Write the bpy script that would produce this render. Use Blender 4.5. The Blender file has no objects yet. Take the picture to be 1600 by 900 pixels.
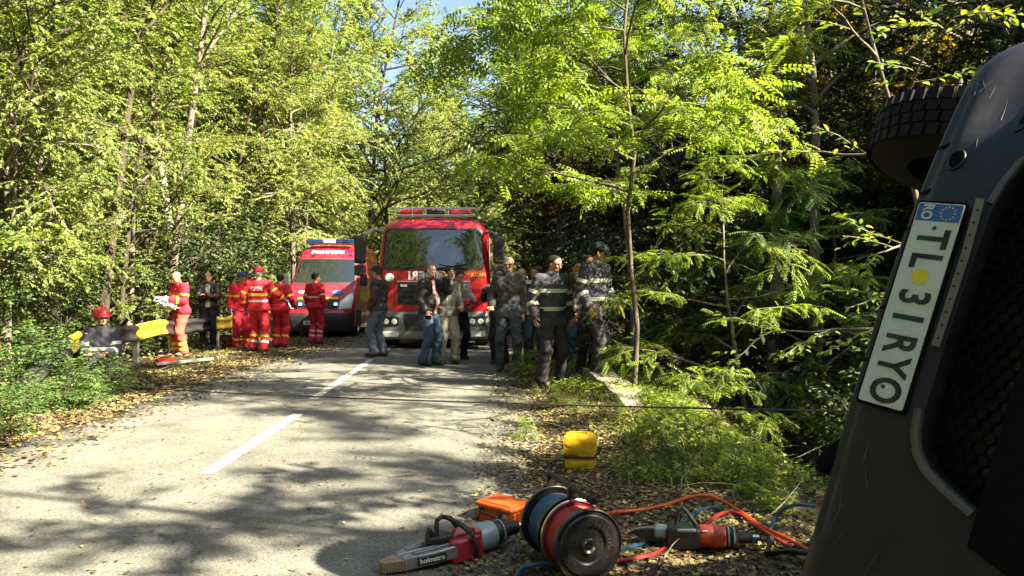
import bpy, bmesh, math, random
import numpy as np
from mathutils import Vector, Matrix, geometry
R = math.radians
scene = bpy.context.scene
C = scene.collection
rnd = random.Random(7)

# ------------------------------------------------------------------ camera
F_PX, CAM_H, PITCH = 1230.0, 1.5, math.atan(15/1230.0)
cam_d = bpy.data.cameras.new('camera')
cam = bpy.data.objects.new('camera', cam_d); C.objects.link(cam)
cam.location = (0, 0, CAM_H)
cam.rotation_euler = (math.pi/2 - PITCH, 0, 0)
cam_d.sensor_width = 36; cam_d.lens = 36*F_PX/1600.0
cam_d.clip_start = 0.05; cam_d.clip_end = 3000
scene.camera = cam

# ------------------------------------------------------------------ sun and sky
SUN_DIR = Vector((0.905, -0.425, 0)).normalized()
SUN_EL = R(38)
SUN = Vector((SUN_DIR.x*math.cos(SUN_EL), SUN_DIR.y*math.cos(SUN_EL), math.sin(SUN_EL)))
world = bpy.data.worlds.new('World'); scene.world = world
world.use_nodes = True
wn = world.node_tree
bg = wn.nodes['Background']
sky = wn.nodes.new('ShaderNodeTexSky'); sky.sky_type = 'NISHITA'; sky.sun_disc = False
sky.sun_elevation = SUN_EL; sky.sun_rotation = math.atan2(SUN.x, SUN.y)
sky.air_density = 1.0; sky.dust_density = 2.5; sky.ozone_density = 1.2
wn.links.new(sky.outputs[0], bg.inputs[0]); bg.inputs[1].default_value = 0.05
sun_d = bpy.data.lights.new('sun', 'SUN'); sun_d.energy = 5.0; sun_d.angle = R(0.55)
sun_d.color = (1.0, 0.91, 0.66)
sun = bpy.data.objects.new('sun', sun_d); C.objects.link(sun)
sun.rotation_euler = SUN.to_track_quat('Z', 'Y').to_euler(); sun.location = (20, -10, 30)
scene.view_settings.view_transform = 'Standard'; scene.view_settings.look = 'None'
scene.view_settings.exposure = 2.75; scene.view_settings.gamma = 1.0
scene.view_settings.use_curve_mapping = False
scene.render.engine = 'CYCLES'
cy = scene.cycles
cy.max_bounces = 6; cy.diffuse_bounces = 2; cy.glossy_bounces = 3; cy.transmission_bounces = 5; cy.transparent_max_bounces = 6
cy.sample_clamp_indirect = 8; cy.caustics_reflective = False; cy.caustics_refractive = False
cy.use_denoising = True
try: cy.denoiser = 'OPENIMAGEDENOISE'
except Exception: pass

def at(px, py, d):
    return Vector(((px-800)/F_PX*d, d, CAM_H-(py-435)/F_PX*d))

# ------------------------------------------------------------------ terrain height
def sstep(t):
    t = np.clip(t, 0, 1); return t*t*(3-2*t)
def road_z(y):
    y = np.asarray(y, float); return -0.011*np.clip(y-8, 0, 40)
def H(x, y):
    x = np.asarray(x, float); y = np.asarray(y, float)
    z = road_z(y)
    wob = 0.25*np.sin(y*0.55+1)+0.18*np.sin(y*1.3)
    t = x-(1.75+wob*0.6)
    z = z + 0.10*sstep((x-0.1)/0.9)*sstep((y-4)/6)
    z = z - 2.6*sstep(t/4.2)
    z = z + np.clip(x-8.5, 0, 70)*0.42*sstep((x-8.5)/6) 
    tl = -7.2-x
    z = z - 1.9*sstep(tl/6)
    z = z + np.clip(tl-9, 0, 60)*0.30
    z = z + np.clip(y-45, 0, 150)*0.13
    b = sstep((np.abs(x+2.3)-2.6)/1.5)
    z = z + b*(0.04*np.sin(x*2.3+y*0.7)*np.sin(y*1.9-x*0.6)+0.025*np.sin(x*5.1)*np.sin(y*4.3+1))
    return z
def hz(x, y): return float(H(x, y))

# ------------------------------------------------------------------ object helpers
def tag(o, label=None, cat=None, group=None, kind=None):
    if label: o['label'] = label
    if cat: o['category'] = cat
    if group: o['group'] = group
    if kind: o['kind'] = kind
    return o
def empty(name, loc=(0, 0, 0), rotz=0.0):
    o = bpy.data.objects.new(name, None); C.objects.link(o)
    o.location = loc; o.rotation_euler = (0, 0, rotz); o.empty_display_size = 0.2
    return o
def thing(name, label, cat, loc=(0, 0, 0), rotz=0.0, group=None):
    return tag(empty(name, loc, rotz), label, cat, group)
def link(name, me, mat=None, parent=None, smooth=30):
    o = bpy.data.objects.new(name, me); C.objects.link(o)
    if mat is not None and not me.materials:
        for m in (mat if isinstance(mat, (list, tuple)) else [mat]): me.materials.append(m)
    if smooth is not None:
        me.polygons.foreach_set('use_smooth', np.ones(len(me.polygons), dtype=bool))
        if smooth < 180: me.set_sharp_from_angle(angle=R(smooth))
    if parent is not None: o.parent = parent
    return o
def np_mesh(name, V, Fa, mat=None, parent=None, smooth=None, link_it=True):
    """V (n,3), Fa (m,3|4) array"""
    V = np.asarray(V, np.float32); Fa = np.asarray(Fa, np.int32)
    me = bpy.data.meshes.new(name)
    n, k = Fa.shape
    me.vertices.add(len(V)); me.vertices.foreach_set('co', V.ravel())
    me.loops.add(n*k); me.loops.foreach_set('vertex_index', Fa.ravel())
    me.polygons.add(n)
    me.polygons.foreach_set('loop_start', np.arange(0, n*k, k, dtype=np.int32))
    try: me.polygons.foreach_set('loop_total', np.full(n, k, dtype=np.int32))
    except Exception: pass
    me.update(calc_edges=True)
    if not link_it:
        if mat is not None: me.materials.append(mat)
        return me
    return link(name, me, mat, parent, smooth)
def copy_tree(o, parent=None):
    c = o.copy(); C.objects.link(c)
    if parent is not None: c.parent = parent
    for ch in list(o.children): copy_tree(ch, c)
    return c

class MB:
    """collects simple solids in one bmesh"""
    def __init__(s): s.bm = bmesh.new()
    def _add(s, verts, faces):
        vs = [s.bm.verts.new(v) for v in verts]
        for f in faces:
            try: s.bm.faces.new([vs[i] for i in f])
            except ValueError: pass
        return vs
    def box(s, c, size, M=None):
        hx, hy, hz_ = size[0]/2, size[1]/2, size[2]/2
        vs = [Vector((x, y, z)) for x in (-hx, hx) for y in (-hy, hy) for z in (-hz_, hz_)]
        if M is not None: vs = [M @ v for v in vs]
        c = Vector(c)
        s._add([v+c for v in vs], [(0,1,3,2),(4,6,7,5),(0,4,5,1),(2,3,7,6),(0,2,6,4),(1,5,7,3)])
        return s
    def bar(s, a, b, w, t, up=(0, 0, 1)):
        a, b = Vector(a), Vector(b); d = (b-a); L = d.length; d.normalize()
        u = Vector(up); r = d.cross(u)
        if r.length < 1e-4: r = d.cross(Vector((1, 0, 0)))
        r.normalize(); u = r.cross(d)
        M = Matrix((d, r, u)).transposed()
        return s.box((a+b)/2, (L, w, t), M)
    def tube(s, pts, rad, n=8, cap=True, closed=False):
        pts = [Vector(p) for p in pts]; m = len(pts)
        rr = rad if isinstance(rad, (list, tuple)) else [rad]*m
        rings = []; prev = None
        for i, p in enumerate(pts):
            if closed: d = pts[(i+1) % m]-pts[i-1]
            else: d = pts[min(i+1, m-1)]-pts[max(i-1, 0)]
            if d.length < 1e-9: d = Vector((0, 0, 1))
            d.normalize()
            if prev is None:
                u = d.cross(Vector((0, 0, 1)))
                if u.length < 1e-3: u = d.cross(Vector((1, 0, 0)))
            else: u = prev-d*prev.dot(d)
            u.normalize(); prev = u; v = d.cross(u)
            rings.append([s.bm.verts.new(p+(u*math.cos(2*math.pi*k/n)+v*math.sin(2*math.pi*k/n))*rr[i]) for k in range(n)])
        for i in range(m if closed else m-1):
            A, B = rings[i], rings[(i+1) % m]
            for k in range(n): s.bm.faces.new((A[k], A[(k+1) % n], B[(k+1) % n], B[k]))
        if cap and not closed:
            s.bm.faces.new(rings[0][::-1]); s.bm.faces.new(rings[-1])
        return s
    def lathe(s, prof, o=(0, 0, 0), axis=(0, 0, 1), n=24, cap=True):
        """prof: (radius, along) pairs"""
        o = Vector(o); a = Vector(axis).normalized()
        u = a.cross(Vector((0, 0, 1)))
        if u.length < 1e-3: u = a.cross(Vector((1, 0, 0)))
        u.normalize(); v = a.cross(u)
        rings = []
        for r, t in prof:
            if r < 1e-6: rings.append([s.bm.verts.new(o+a*t)])
            else: rings.append([s.bm.verts.new(o+a*t+(u*math.cos(2*math.pi*k/n)+v*math.sin(2*math.pi*k/n))*r) for k in range(n)])
        for A, B in zip(rings, rings[1:]):
            for k in range(n):
                k2 = (k+1) % n
                if len(A) == 1 and len(B) == 1: continue
                if len(A) == 1: s.bm.faces.new((A[0], B[k2], B[k]))
                elif len(B) == 1: s.bm.faces.new((A[k], A[k2], B[0]))
                else: s.bm.faces.new((A[k], A[k2], B[k2], B[k]))
        if cap:
            if len(rings[0]) > 1: s.bm.faces.new(rings[0][::-1])
            if len(rings[-1]) > 1: s.bm.faces.new(rings[-1])
        return s
    def prism(s, poly, o, ux, uy, depth):
        """polygon (2d list) in plane (ux,uy) at o, extruded by vector depth"""
        o, ux, uy, dp = Vector(o), Vector(ux), Vector(uy), Vector(depth)
        A = [s.bm.verts.new(o+ux*p[0]+uy*p[1]) for p in poly]
        B = [s.bm.verts.new(o+ux*p[0]+uy*p[1]+dp) for p in poly]
        n = len(poly)
        s.bm.faces.new(A[::-1]); s.bm.faces.new(B)
        for k in range(n): s.bm.faces.new((A[k], A[(k+1) % n], B[(k+1) % n], B[k]))
        return s
    def sph(s, c, r, n=12, sc=(1, 1, 1)):
        c = Vector(c); m = n//2
        rings = [[s.bm.verts.new(c+Vector((0, 0, -r*sc[2])))]]
        for i in range(1, m):
            th = -math.pi/2+math.pi*i/m
            rings.append([s.bm.verts.new(c+Vector((r*sc[0]*math.cos(th)*math.cos(2*math.pi*k/n), r*sc[1]*math.cos(th)*math.sin(2*math.pi*k/n), r*sc[2]*math.sin(th)))) for k in range(n)])
        rings.append([s.bm.verts.new(c+Vector((0, 0, r*sc[2])))])
        for A, B in zip(rings, rings[1:]):
            for k in range(n):
                k2 = (k+1) % n
                if len(A) == 1: s.bm.faces.new((A[0], B[k2], B[k]))
                elif len(B) == 1: s.bm.faces.new((A[k], A[k2], B[0]))
                else: s.bm.faces.new((A[k], A[k2], B[k2], B[k]))
        return s
    def build(s, name, mat, parent=None, smooth=35, bev=0.0, seg=2):
        bmesh.ops.recalc_face_normals(s.bm, faces=s.bm.faces)
        me = bpy.data.meshes.new(name); s.bm.to_mesh(me); s.bm.free()
        o = link(name, me, mat, parent, smooth)
        if bev > 0:
            b = o.modifiers.new('bevel', 'BEVEL'); b.width = bev; b.segments = seg
            b.limit_method = 'ANGLE'; b.angle_limit = R(40); b.harden_normals = False
        return o

def text_mesh(name, body, size, mat, parent, M, ext=0.004, bold=0.0, align='CENTER', mirror=False, spacing=1.0):
    """lettering as thin solid; M places the (x right, y up, z out) text frame"""
    cu = bpy.data.curves.new(name, 'FONT'); cu.body = body; cu.size = size
    cu.align_x = align; cu.align_y = 'CENTER'; cu.extrude = ext; cu.offset = bold; cu.resolution_u = 4
    cu.space_character = spacing
    tmp = bpy.data.objects.new(name+'_tmp', cu); C.objects.link(tmp)
    dg = bpy.context.evaluated_depsgraph_get()
    me = bpy.data.meshes.new_from_object(tmp.evaluated_get(dg))
    bpy.data.objects.remove(tmp)
    if mirror:
        me.transform(Matrix.Scale(-1, 4, (1, 0, 0))); me.flip_normals()
    me.transform(M); me.materials.clear()
    me.name = name
    return link(name, me, mat, parent, None)
def frame(o, ux, uy):
    ux, uy = Vector(ux).normalized(), Vector(uy).normalized(); uz = ux.cross(uy).normalized(); uy = uz.cross(ux)
    M = Matrix((ux, uy, uz)).transposed().to_4x4(); M.translation = Vector(o); return M
def rrect(w, h, r, n=4, cx=0, cy=0):
    out = []
    for sx, sy, a0 in ((1, 1, 0), (-1, 1, 90), (-1, -1, 180), (1, -1, 270)):
        for k in range(n+1):
            a = R(a0+90*k/n); out.append((cx+sx*(w/2-r)+r*math.cos(a), cy+sy*(h/2-r)+r*math.sin(a)))
    return out

# ------------------------------------------------------------------ materials
class NT:
    def __init__(s, name):
        s.m = bpy.data.materials.new(name); s.m.use_nodes = True
        s.t = s.m.node_tree; s.t.nodes.clear()
        s.out = s.t.nodes.new('ShaderNodeOutputMaterial')
    def n(s, t, **kw):
        nd = s.t.nodes.new(t)
        for k, v in kw.items():
            if k.startswith('i_'):
                key = k[2:]; key = int(key) if key.isdigit() else key.replace('_', ' ')
                nd.inputs[key].default_value = v
            else: setattr(nd, k, v)
        return nd
    def l(s, a, b): s.t.links.new(a, b)
    def ramp(s, src, stops):
        r = s.n('ShaderNodeValToRGB'); e = r.color_ramp.elements
        while len(e) < len(stops): e.new(0.5)
        for i, (p, c) in enumerate(stops):
            e[i].position = p; e[i].color = tuple(c)+(1,) if len(c) == 3 else c
        s.l(src, r.inputs[0]); return r.outputs[0]
    def noise(s, scale, detail=4, rough=0.6, vec=None, dist=0.0):
        nd = s.n('ShaderNodeTexNoise'); nd.inputs['Scale'].default_value = scale
        nd.inputs['Detail'].default_value = detail; nd.inputs['Roughness'].default_value = rough
        nd.inputs['Distortion'].default_value = dist
        if vec is not None: s.l(vec, nd.inputs['Vector'])
        return nd.outputs['Fac']
    def obj(s): return s.n('ShaderNodeTexCoord').outputs['Object']
    def pos(s): return s.n('ShaderNodeNewGeometry').outputs['Position']
    def mix(s, fac, a, b, mode='MIX'):
        m = s.n('ShaderNodeMix', data_type='RGBA', blend_type=mode)
        for i, v in ((0, fac), (6, a), (7, b)):
            if hasattr(v, 'links'): s.l(v, m.inputs[i])
            else: m.inputs[i].default_value = v if i == 0 else (tuple(v)+(1,) if len(v) == 3 else v)
        return m.outputs[2]
    def bump(s, h, strength=0.3, dist=0.01):
        b = s.n('ShaderNodeBump'); b.inputs['Strength'].default_value = strength; b.inputs['Distance'].default_value = dist
        s.l(h, b.inputs['Height']); return b.outputs[0]
    def pbr(s, base, rough=0.5, metal=0.0, bump=None, spec=0.5, coat=0.0):
        p = s.n('ShaderNodeBsdfPrincipled')
        for key, v in (('Base Color', base), ('Roughness', rough), ('Metallic', metal), ('Specular IOR Level', spec), ('Coat Weight', coat)):
            if hasattr(v, 'links'): s.l(v, p.inputs[key])
            else: p.inputs[key].default_value = (tuple(v)+(1,) if key == 'Base Color' else v)
        if bump is not None: s.l(bump, p.inputs['Normal'])
        s.l(p.outputs[0], s.out.inputs[0]); return p

_mc = {}
def paint(name, col, rough=0.35, coat=0.0, metal=0.0, dirt=0.25, dirtcol=(0.16, 0.13, 0.10), scale=3.0, bump=0.0, spec=0.5):
    """a plain surface with uneven dirt and gloss"""
    if name in _mc: return _mc[name]
    t = NT(name); o = t.obj()
    n1 = t.noise(scale, 6, 0.65, o); n2 = t.noise(scale*9, 4, 0.6, o)
    f = t.ramp(n1, [(0.45, (0, 0, 0)), (0.75, (dirt,)*3)])
    c = t.mix(f, col, dirtcol)
    c = t.mix(0.12, c, t.ramp(n2, [(0.3, (0.2,)*3), (0.7, (1.0,)*3)]), 'MULTIPLY')
    rr = t.ramp(n1, [(0.3, (rough,)*3), (0.8, (min(1, rough+0.25),)*3)])
    b = t.bump(n2, bump, 0.004) if bump > 0 else None
    t.pbr(c, rr, metal, b, spec, coat)
    _mc[name] = t.m; return t.m
def cloth(name, col, var=0.25, rough=0.85, scale=14):
    if name in _mc: return _mc[name]
    t = NT(name); o = t.obj()
    n1 = t.noise(scale, 5, 0.6, o, 0.6); n2 = t.noise(180, 2, 0.5, o)
    d = tuple(c*(1-var) for c in col); b = tuple(min(1, c*(1+var)) for c in col)
    c = t.ramp(n1, [(0.3, d), (0.7, b)])
    h = t.mix(0.3, n1, n2)
    t.pbr(c, rough, 0, t.bump(h, 0.55, 0.012), 0.25)
    _mc[name] = t.m; return t.m
# ------------------------------------------------------------------ ground and road
def mat_ground():
    t = NT('forest_floor'); p = t.pos()
    n1 = t.noise(0.9, 6, 0.65, p); n2 = t.noise(14, 5, 0.7, p); n3 = t.noise(60, 3, 0.6, p)
    soil = t.ramp(n2, [(0.25, (0.035, 0.024, 0.016)), (0.5, (0.10, 0.072, 0.045)), (0.75, (0.20, 0.155, 0.09))])
    grass = t.ramp(n2, [(0.3, (0.035, 0.05, 0.015)), (0.7, (0.13, 0.14, 0.05))])
    c = t.mix(t.ramp(n1, [(0.48, (0, 0, 0)), (0.62, (1, 1, 1))]), soil, grass)
    h = t.mix(0.5, n2, n3)
    t.pbr(c, 0.95, 0, t.bump(h, 0.8, 0.03), 0.2); return t.m
def mat_asphalt():
    t = NT('asphalt'); p = t.pos()
    n1 = t.noise(0.35, 5, 0.6, p); n2 = t.noise(2.2, 6, 0.7, p); n3 = t.noise(160, 3, 0.7, p)
    vor = t.n('ShaderNodeTexVoronoi'); vor.inputs['Scale'].default_value = 90; t.l(p, vor.inputs['Vector'])
    base = t.ramp(n2, [(0.28, (0.088, 0.086, 0.080)), (0.5, (0.140, 0.136, 0.124)), (0.72, (0.190, 0.184, 0.164))])
    base = t.mix(t.ramp(n1, [(0.4, (0, 0, 0)), (0.7, (0.55,)*3)]), base, (0.205, 0.195, 0.168))
    base = t.mix(0.8, base, t.ramp(t.noise(0.8, 4, 0.7, p, 1.5), [(0.32, (0.70,)*3), (0.5, (0.98,)*3), (0.7, (1.15,)*3)]), 'MULTIPLY')
    agg = t.ramp(vor.outputs['Color'], [(0.2, (0.55,)*3), (0.8, (1.25,)*3)])
    base = t.mix(0.75, base, agg, 'MULTIPLY')
    # thin cracks and tar seams
    mp = t.n('ShaderNodeVectorMath', operation='MULTIPLY'); t.l(p, mp.inputs[0]); mp.inputs[1].default_value = (0.55, 0.30, 1)
    vc = t.n('ShaderNodeTexVoronoi', feature='DISTANCE_TO_EDGE'); vc.inputs['Scale'].default_value = 0.9
    wv = t.n('ShaderNodeTexNoise'); wv.inputs['Scale'].default_value = 1.6; wv.inputs['Detail'].default_value = 5; t.l(p, wv.inputs['Vector'])
    ad = t.n('ShaderNodeVectorMath', operation='MULTIPLY_ADD'); t.l(wv.outputs['Color'], ad.inputs[0]); ad.inputs[1].default_value = (0.7, 0.7, 0.7); t.l(mp.outputs[0], ad.inputs[2])
    t.l(ad.outputs[0], vc.inputs['Vector'])
    crack = t.ramp(vc.outputs['Distance'], [(0.0, (1, 1, 1)), (0.006, (0, 0, 0))])
    keep = t.ramp(n1, [(0.45, (0, 0, 0)), (0.6, (0.7,)*3)])
    ck = t.mix(1.0, crack, keep, 'MULTIPLY')
    h = t.mix(0.35, n3, vor.outputs['Distance'])
    t.pbr(base, t.ramp(n2, [(0.3, (0.75,)*3), (0.7, (0.95,)*3)]), 0, t.bump(h, 0.5, 0.008), 0.3); return t.m
def mat_line():
    t = NT('road_paint'); p = t.pos()
    n = t.noise(24, 6, 0.75, p); n2 = t.noise(3, 4, 0.6, p)
    c = t.ramp(n, [(0.30, (0.22, 0.21, 0.18)), (0.46, (0.50, 0.49, 0.45)), (0.8, (0.66, 0.65, 0.60))])
    c = t.mix(0.3, c, t.ramp(n2, [(0.3, (0.5,)*3), (0.7, (1,)*3)]), 'MULTIPLY')
    t.pbr(c, 0.7, 0, t.bump(n, 0.3, 0.004)); return t.m
M_GROUND, M_ASPH, M_LINE = mat_ground(), mat_asphalt(), mat_line()

def axis_pts(lo, hi, fine_lo, fine_hi, step):
    mid = list(np.arange(fine_lo, fine_hi+1e-6, step)); out = []
    s, v = step, fine_hi
    while v < hi: s *= 1.18; v += s; out.append(v)
    left = []; s, v = step, fine_lo
    while v > lo: s *= 1.18; v -= s; left.append(v)
    return np.array(left[::-1]+mid+out)
xs = axis_pts(-420, 420, -10, 10, 0.16); ys = axis_pts(-300, 900, -2, 26, 0.18)
X, Y = np.meshgrid(xs, ys)
Zt = H(X, Y)
on_road = (X > -4.9) & (X < 0.22) & (Y < 75)
Zt = np.where(on_road, Zt-0.05, Zt)
V = np.stack([X, Y, Zt], -1).reshape(-1, 3)
ny, nx = X.shape
idx = np.arange(nx*ny).reshape(ny, nx)
Fq = np.stack([idx[:-1, :-1], idx[:-1, 1:], idx[1:, 1:], idx[1:, :-1]], -1).reshape(-1, 4)
ground = np_mesh('ground', V, Fq, M_GROUND, None, 180); tag(ground, kind='structure')

def edge_r(y): return 0.20+0.16*np.sin(y*0.9+0.5)+0.09*np.sin(y*2.7)+0.05*np.sin(y*6.1)
def edge_l(y): return -4.55+0.16*np.sin(y*0.7+2)+0.08*np.sin(y*2.3+1)+0.05*np.sin(y*5.3)
yr = np.concatenate([np.arange(-25, 30, 0.2), np.arange(30, 76, 1.0)])
tt = np.concatenate([[0, 0], np.linspace(0, 1, 15)[1:-1], [1, 1]])
Vr = []
for y in yr:
    xa, xb = edge_l(y), edge_r(y); row = xa+(xb-xa)*tt
    z = road_z(y)+0.012+0.03*(1-((row+2.3)/2.4)**2); z = np.broadcast_to(z, row.shape).copy()
    z[0] -= 0.09; z[-1] -= 0.09; row[0] -= 0.03; row[-1] += 0.03
    Vr.append(np.stack([row, np.full_like(row, y), z], -1))
Vr = np.array(Vr); nyr, nxr = Vr.shape[:2]
idx = np.arange(nxr*nyr).reshape(nyr, nxr)
Fq = np.stack([idx[:-1, :-1], idx[:-1, 1:], idx[1:, 1:], idx[1:, :-1]], -1).reshape(-1, 4)
road = np_mesh('road', Vr.reshape(-1, 3), Fq, M_ASPH, None, 180); tag(road, kind='structure')
def rz(x, y): return float(road_z(y)+0.012+0.03*(1-((x+2.3)/2.4)**2))
def surf(x, y):
    return rz(x, y) if edge_l(y) < x < edge_r(y) else hz(x, y)

def dash(p0, p1, w=0.115):
    pts = []; n = 14
    for i in range(n+1):
        t = i/n; x = p0[0]+(p1[0]-p0[0])*t; y = p0[1]+(p1[1]-p0[1])*t
        wl = w/2*(1+0.08*rnd.uniform(-1, 1)); wr = w/2*(1+0.08*rnd.uniform(-1, 1))
        pts += [(x-wl, y, rz(x-wl, y)+0.005), (x+wr, y, rz(x+wr, y)+0.005)]
    f = [(2*i, 2*i+1, 2*i+3, 2*i+2) for i in range(n)]
    o = np_mesh('lane_marking', pts, f, M_LINE, None, None); tag(o, kind='structure')
def gpt(px, py):
    d = F_PX*CAM_H/(py-435)
    for _ in range(6): d = F_PX*(CAM_H-road_z(d)-0.04)/(py-435)
    d = float(d); return ((px-800)/F_PX*d, d)
for a, b in (((320, 743), (465, 648)), ((488, 625), (580, 562))):
    dash(gpt(*a), gpt(*b))
a = gpt(590, 555); dash((a[0], a[1]+0.6), (a[0]-0.1, a[1]+3.6)); dash((a[0]-0.15, a[1]+6), (a[0]-0.2, a[1]+9))
# ------------------------------------------------------------------ vegetation
def mat_leaf(name, stops, trans=0.45, tint=(1.0, 1.0, 0.55)):
    t = NT(name)
    g = t.n('ShaderNodeNewGeometry'); oi = t.n('ShaderNodeObjectInfo')
    n = t.noise(0.9, 3, 0.6, g.outputs['Position'])
    s1 = t.n('ShaderNodeMath', operation='MULTIPLY_ADD'); t.l(g.outputs['Random Per Island'], s1.inputs[0]); s1.inputs[1].default_value = 0.62
    s2 = t.n('ShaderNodeMath', operation='MULTIPLY'); t.l(n, s2.inputs[0]); s2.inputs[1].default_value = 0.45
    t.l(s2.outputs[0], s1.inputs[2])
    s3 = t.n('ShaderNodeMath', operation='MULTIPLY_ADD'); t.l(oi.outputs['Random'], s3.inputs[0]); s3.inputs[1].default_value = 0.16; t.l(s1.outputs[0], s3.inputs[2])
    s4 = t.n('ShaderNodeMath', operation='SUBTRACT'); t.l(s3.outputs[0], s4.inputs[0]); s4.inputs[1].default_value = 0.1
    c = t.ramp(s4.outputs[0], stops)
    d = t.n('ShaderNodeBsdfDiffuse'); t.l(c, d.inputs[0])
    tr = t.n('ShaderNodeBsdfTranslucent'); t.l(t.mix(1.0, c, tint, 'MULTIPLY'), tr.inputs[0])
    m1 = t.n('ShaderNodeMixShader'); m1.inputs[0].default_value = trans; t.l(d.outputs[0], m1.inputs[1]); t.l(tr.outputs[0], m1.inputs[2])
    gl = t.n('ShaderNodeBsdfGlossy'); gl.inputs['Roughness'].default_value = 0.55; gl.inputs[0].default_value = (0.9, 0.9, 0.85, 1)
    m2 = t.n('ShaderNodeMixShader'); m2.inputs[0].default_value = 0.028; t.l(m1.outputs[0], m2.inputs[1]); t.l(gl.outputs[0], m2.inputs[2])
    t.l(m2.outputs[0], t.out.inputs[0]); return t.m
L_LOCUST = mat_leaf('locust_leaf', [(0.05, (0.100, 0.175, 0.028)), (0.45, (0.200, 0.285, 0.040)), (0.75, (0.290, 0.345, 0.055)), (0.97, (0.40, 0.36, 0.04))], 0.56, (1.18, 1.2, 0.5))
L_BROAD = mat_leaf('broad_leaf', [(0.05, (0.066, 0.120, 0.024)), (0.4, (0.145, 0.210, 0.040)), (0.75, (0.225, 0.270, 0.058)), (0.97, (0.34, 0.27, 0.05))], 0.5, (1.12, 1.15, 0.55))
L_PALE = mat_leaf('pale_leaf', [(0.05, (0.105, 0.165, 0.042)), (0.4, (0.205, 0.270, 0.070)), (0.75, (0.30, 0.340, 0.100)), (0.97, (0.42, 0.33, 0.08))], 0.5, (1.12, 1.15, 0.6))
L_SHADED = mat_leaf('shaded_leaf', [(0.1, (0.012, 0.026, 0.010)), (0.5, (0.023, 0.044, 0.011)), (0.9, (0.060, 0.070, 0.016))], 0.25)  # leaf green darkened to stand in for the shade of the wood
L_YELLOW = mat_leaf('yellow_leaf', [(0.1, (0.16, 0.17, 0.02)), (0.45, (0.36, 0.29, 0.02)), (0.9, (0.52, 0.36, 0.03))], 0.5, (1.1, 1.0, 0.35))
L_BUSH = mat_leaf('bush_leaf', [(0.05, (0.035, 0.085, 0.022)), (0.5, (0.075, 0.15, 0.035)), (0.95, (0.16, 0.20, 0.045))], 0.4)
def mat_bark(name, a, b, sc=9):
    t = NT(name); p = t.obj()
    mp = t.n('ShaderNodeVectorMath', operation='MULTIPLY'); t.l(p, mp.inputs[0]); mp.inputs[1].default_value = (1, 1, 0.25)
    n = t.noise(sc, 6, 0.7, mp.outputs[0]); n2 = t.noise(sc*4, 4, 0.7, mp.outputs[0])
    c = t.ramp(n, [(0.3, a), (0.7, b)])
    c = t.mix(0.5, c, t.ramp(n2, [(0.3, (0.4,)*3), (0.7, (1.1,)*3)]), 'MULTIPLY')
    t.pbr(c, 0.9, 0, t.bump(n2, 0.9, 0.02), 0.2); return t.m
B_DARK = mat_bark('bark_dark', (0.035, 0.025, 0.020), (0.11, 0.085, 0.065))
B_GREY = mat_bark('bark_grey', (0.10, 0.085, 0.068), (0.26, 0.23, 0.185))
B_PALE = mat_bark('bark_pale', (0.22, 0.20, 0.16), (0.48, 0.45, 0.38), 5)

def tubes_mesh(name, tubes, mat, parent):
    Vs, Fs, base = [], [], 0
    for pts, rad, n in tubes:
        pts = np.asarray(pts, float); m = len(pts); rad = np.asarray(rad, float)
        d = np.gradient(pts, axis=0); d /= np.linalg.norm(d, axis=1)[:, None]+1e-9
        ref = np.where(np.abs(d[:, 2:3]) > 0.9, np.array([[1., 0, 0]]), np.array([[0., 0, 1]]))
        ref = np.broadcast_to(ref[:1], d.shape)
        u = np.cross(d, ref); u /= np.linalg.norm(u, axis=1)[:, None]+1e-9; v = np.cross(d, u)
        a = np.arange(n)*2*np.pi/n
        ring = pts[:, None]+(u[:, None]*np.cos(a)[None, :, None]+v[:, None]*np.sin(a)[None, :, None])*rad[:, None, None]
        Vs.append(ring.reshape(-1, 3))
        i = np.arange(m-1)[:, None]*n; k = np.arange(n)[None]; k2 = (k+1) % n
        Fs.append(np.stack([base+i+k, base+i+k2, base+i+n+k2, base+i+n+k], -1).reshape(-1, 4)); base += m*n
    return np_mesh(name, np.concatenate(Vs), np.concatenate(Fs), mat, parent, 180)

def poly(rng, p0, d0, L, n, wig, bend):
    """a wandering polyline; bend is added to the direction at each step"""
    p = np.array(p0, float); d = np.array(d0, float); d /= np.linalg.norm(d); out = [p.copy()]
    for i in range(n):
        d = d+rng.normal(0, wig, 3)+np.array(bend)/n; d /= np.linalg.norm(d)
        p = p+d*L/n; out.append(p.copy())
    return np.array(out)
def interp(pts, t):
    x = t*(len(pts)-1); i = min(int(x), len(pts)-2); f = x-i
    return pts[i]*(1-f)+pts[i+1]*f, pts[i+1]-pts[i]

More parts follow.
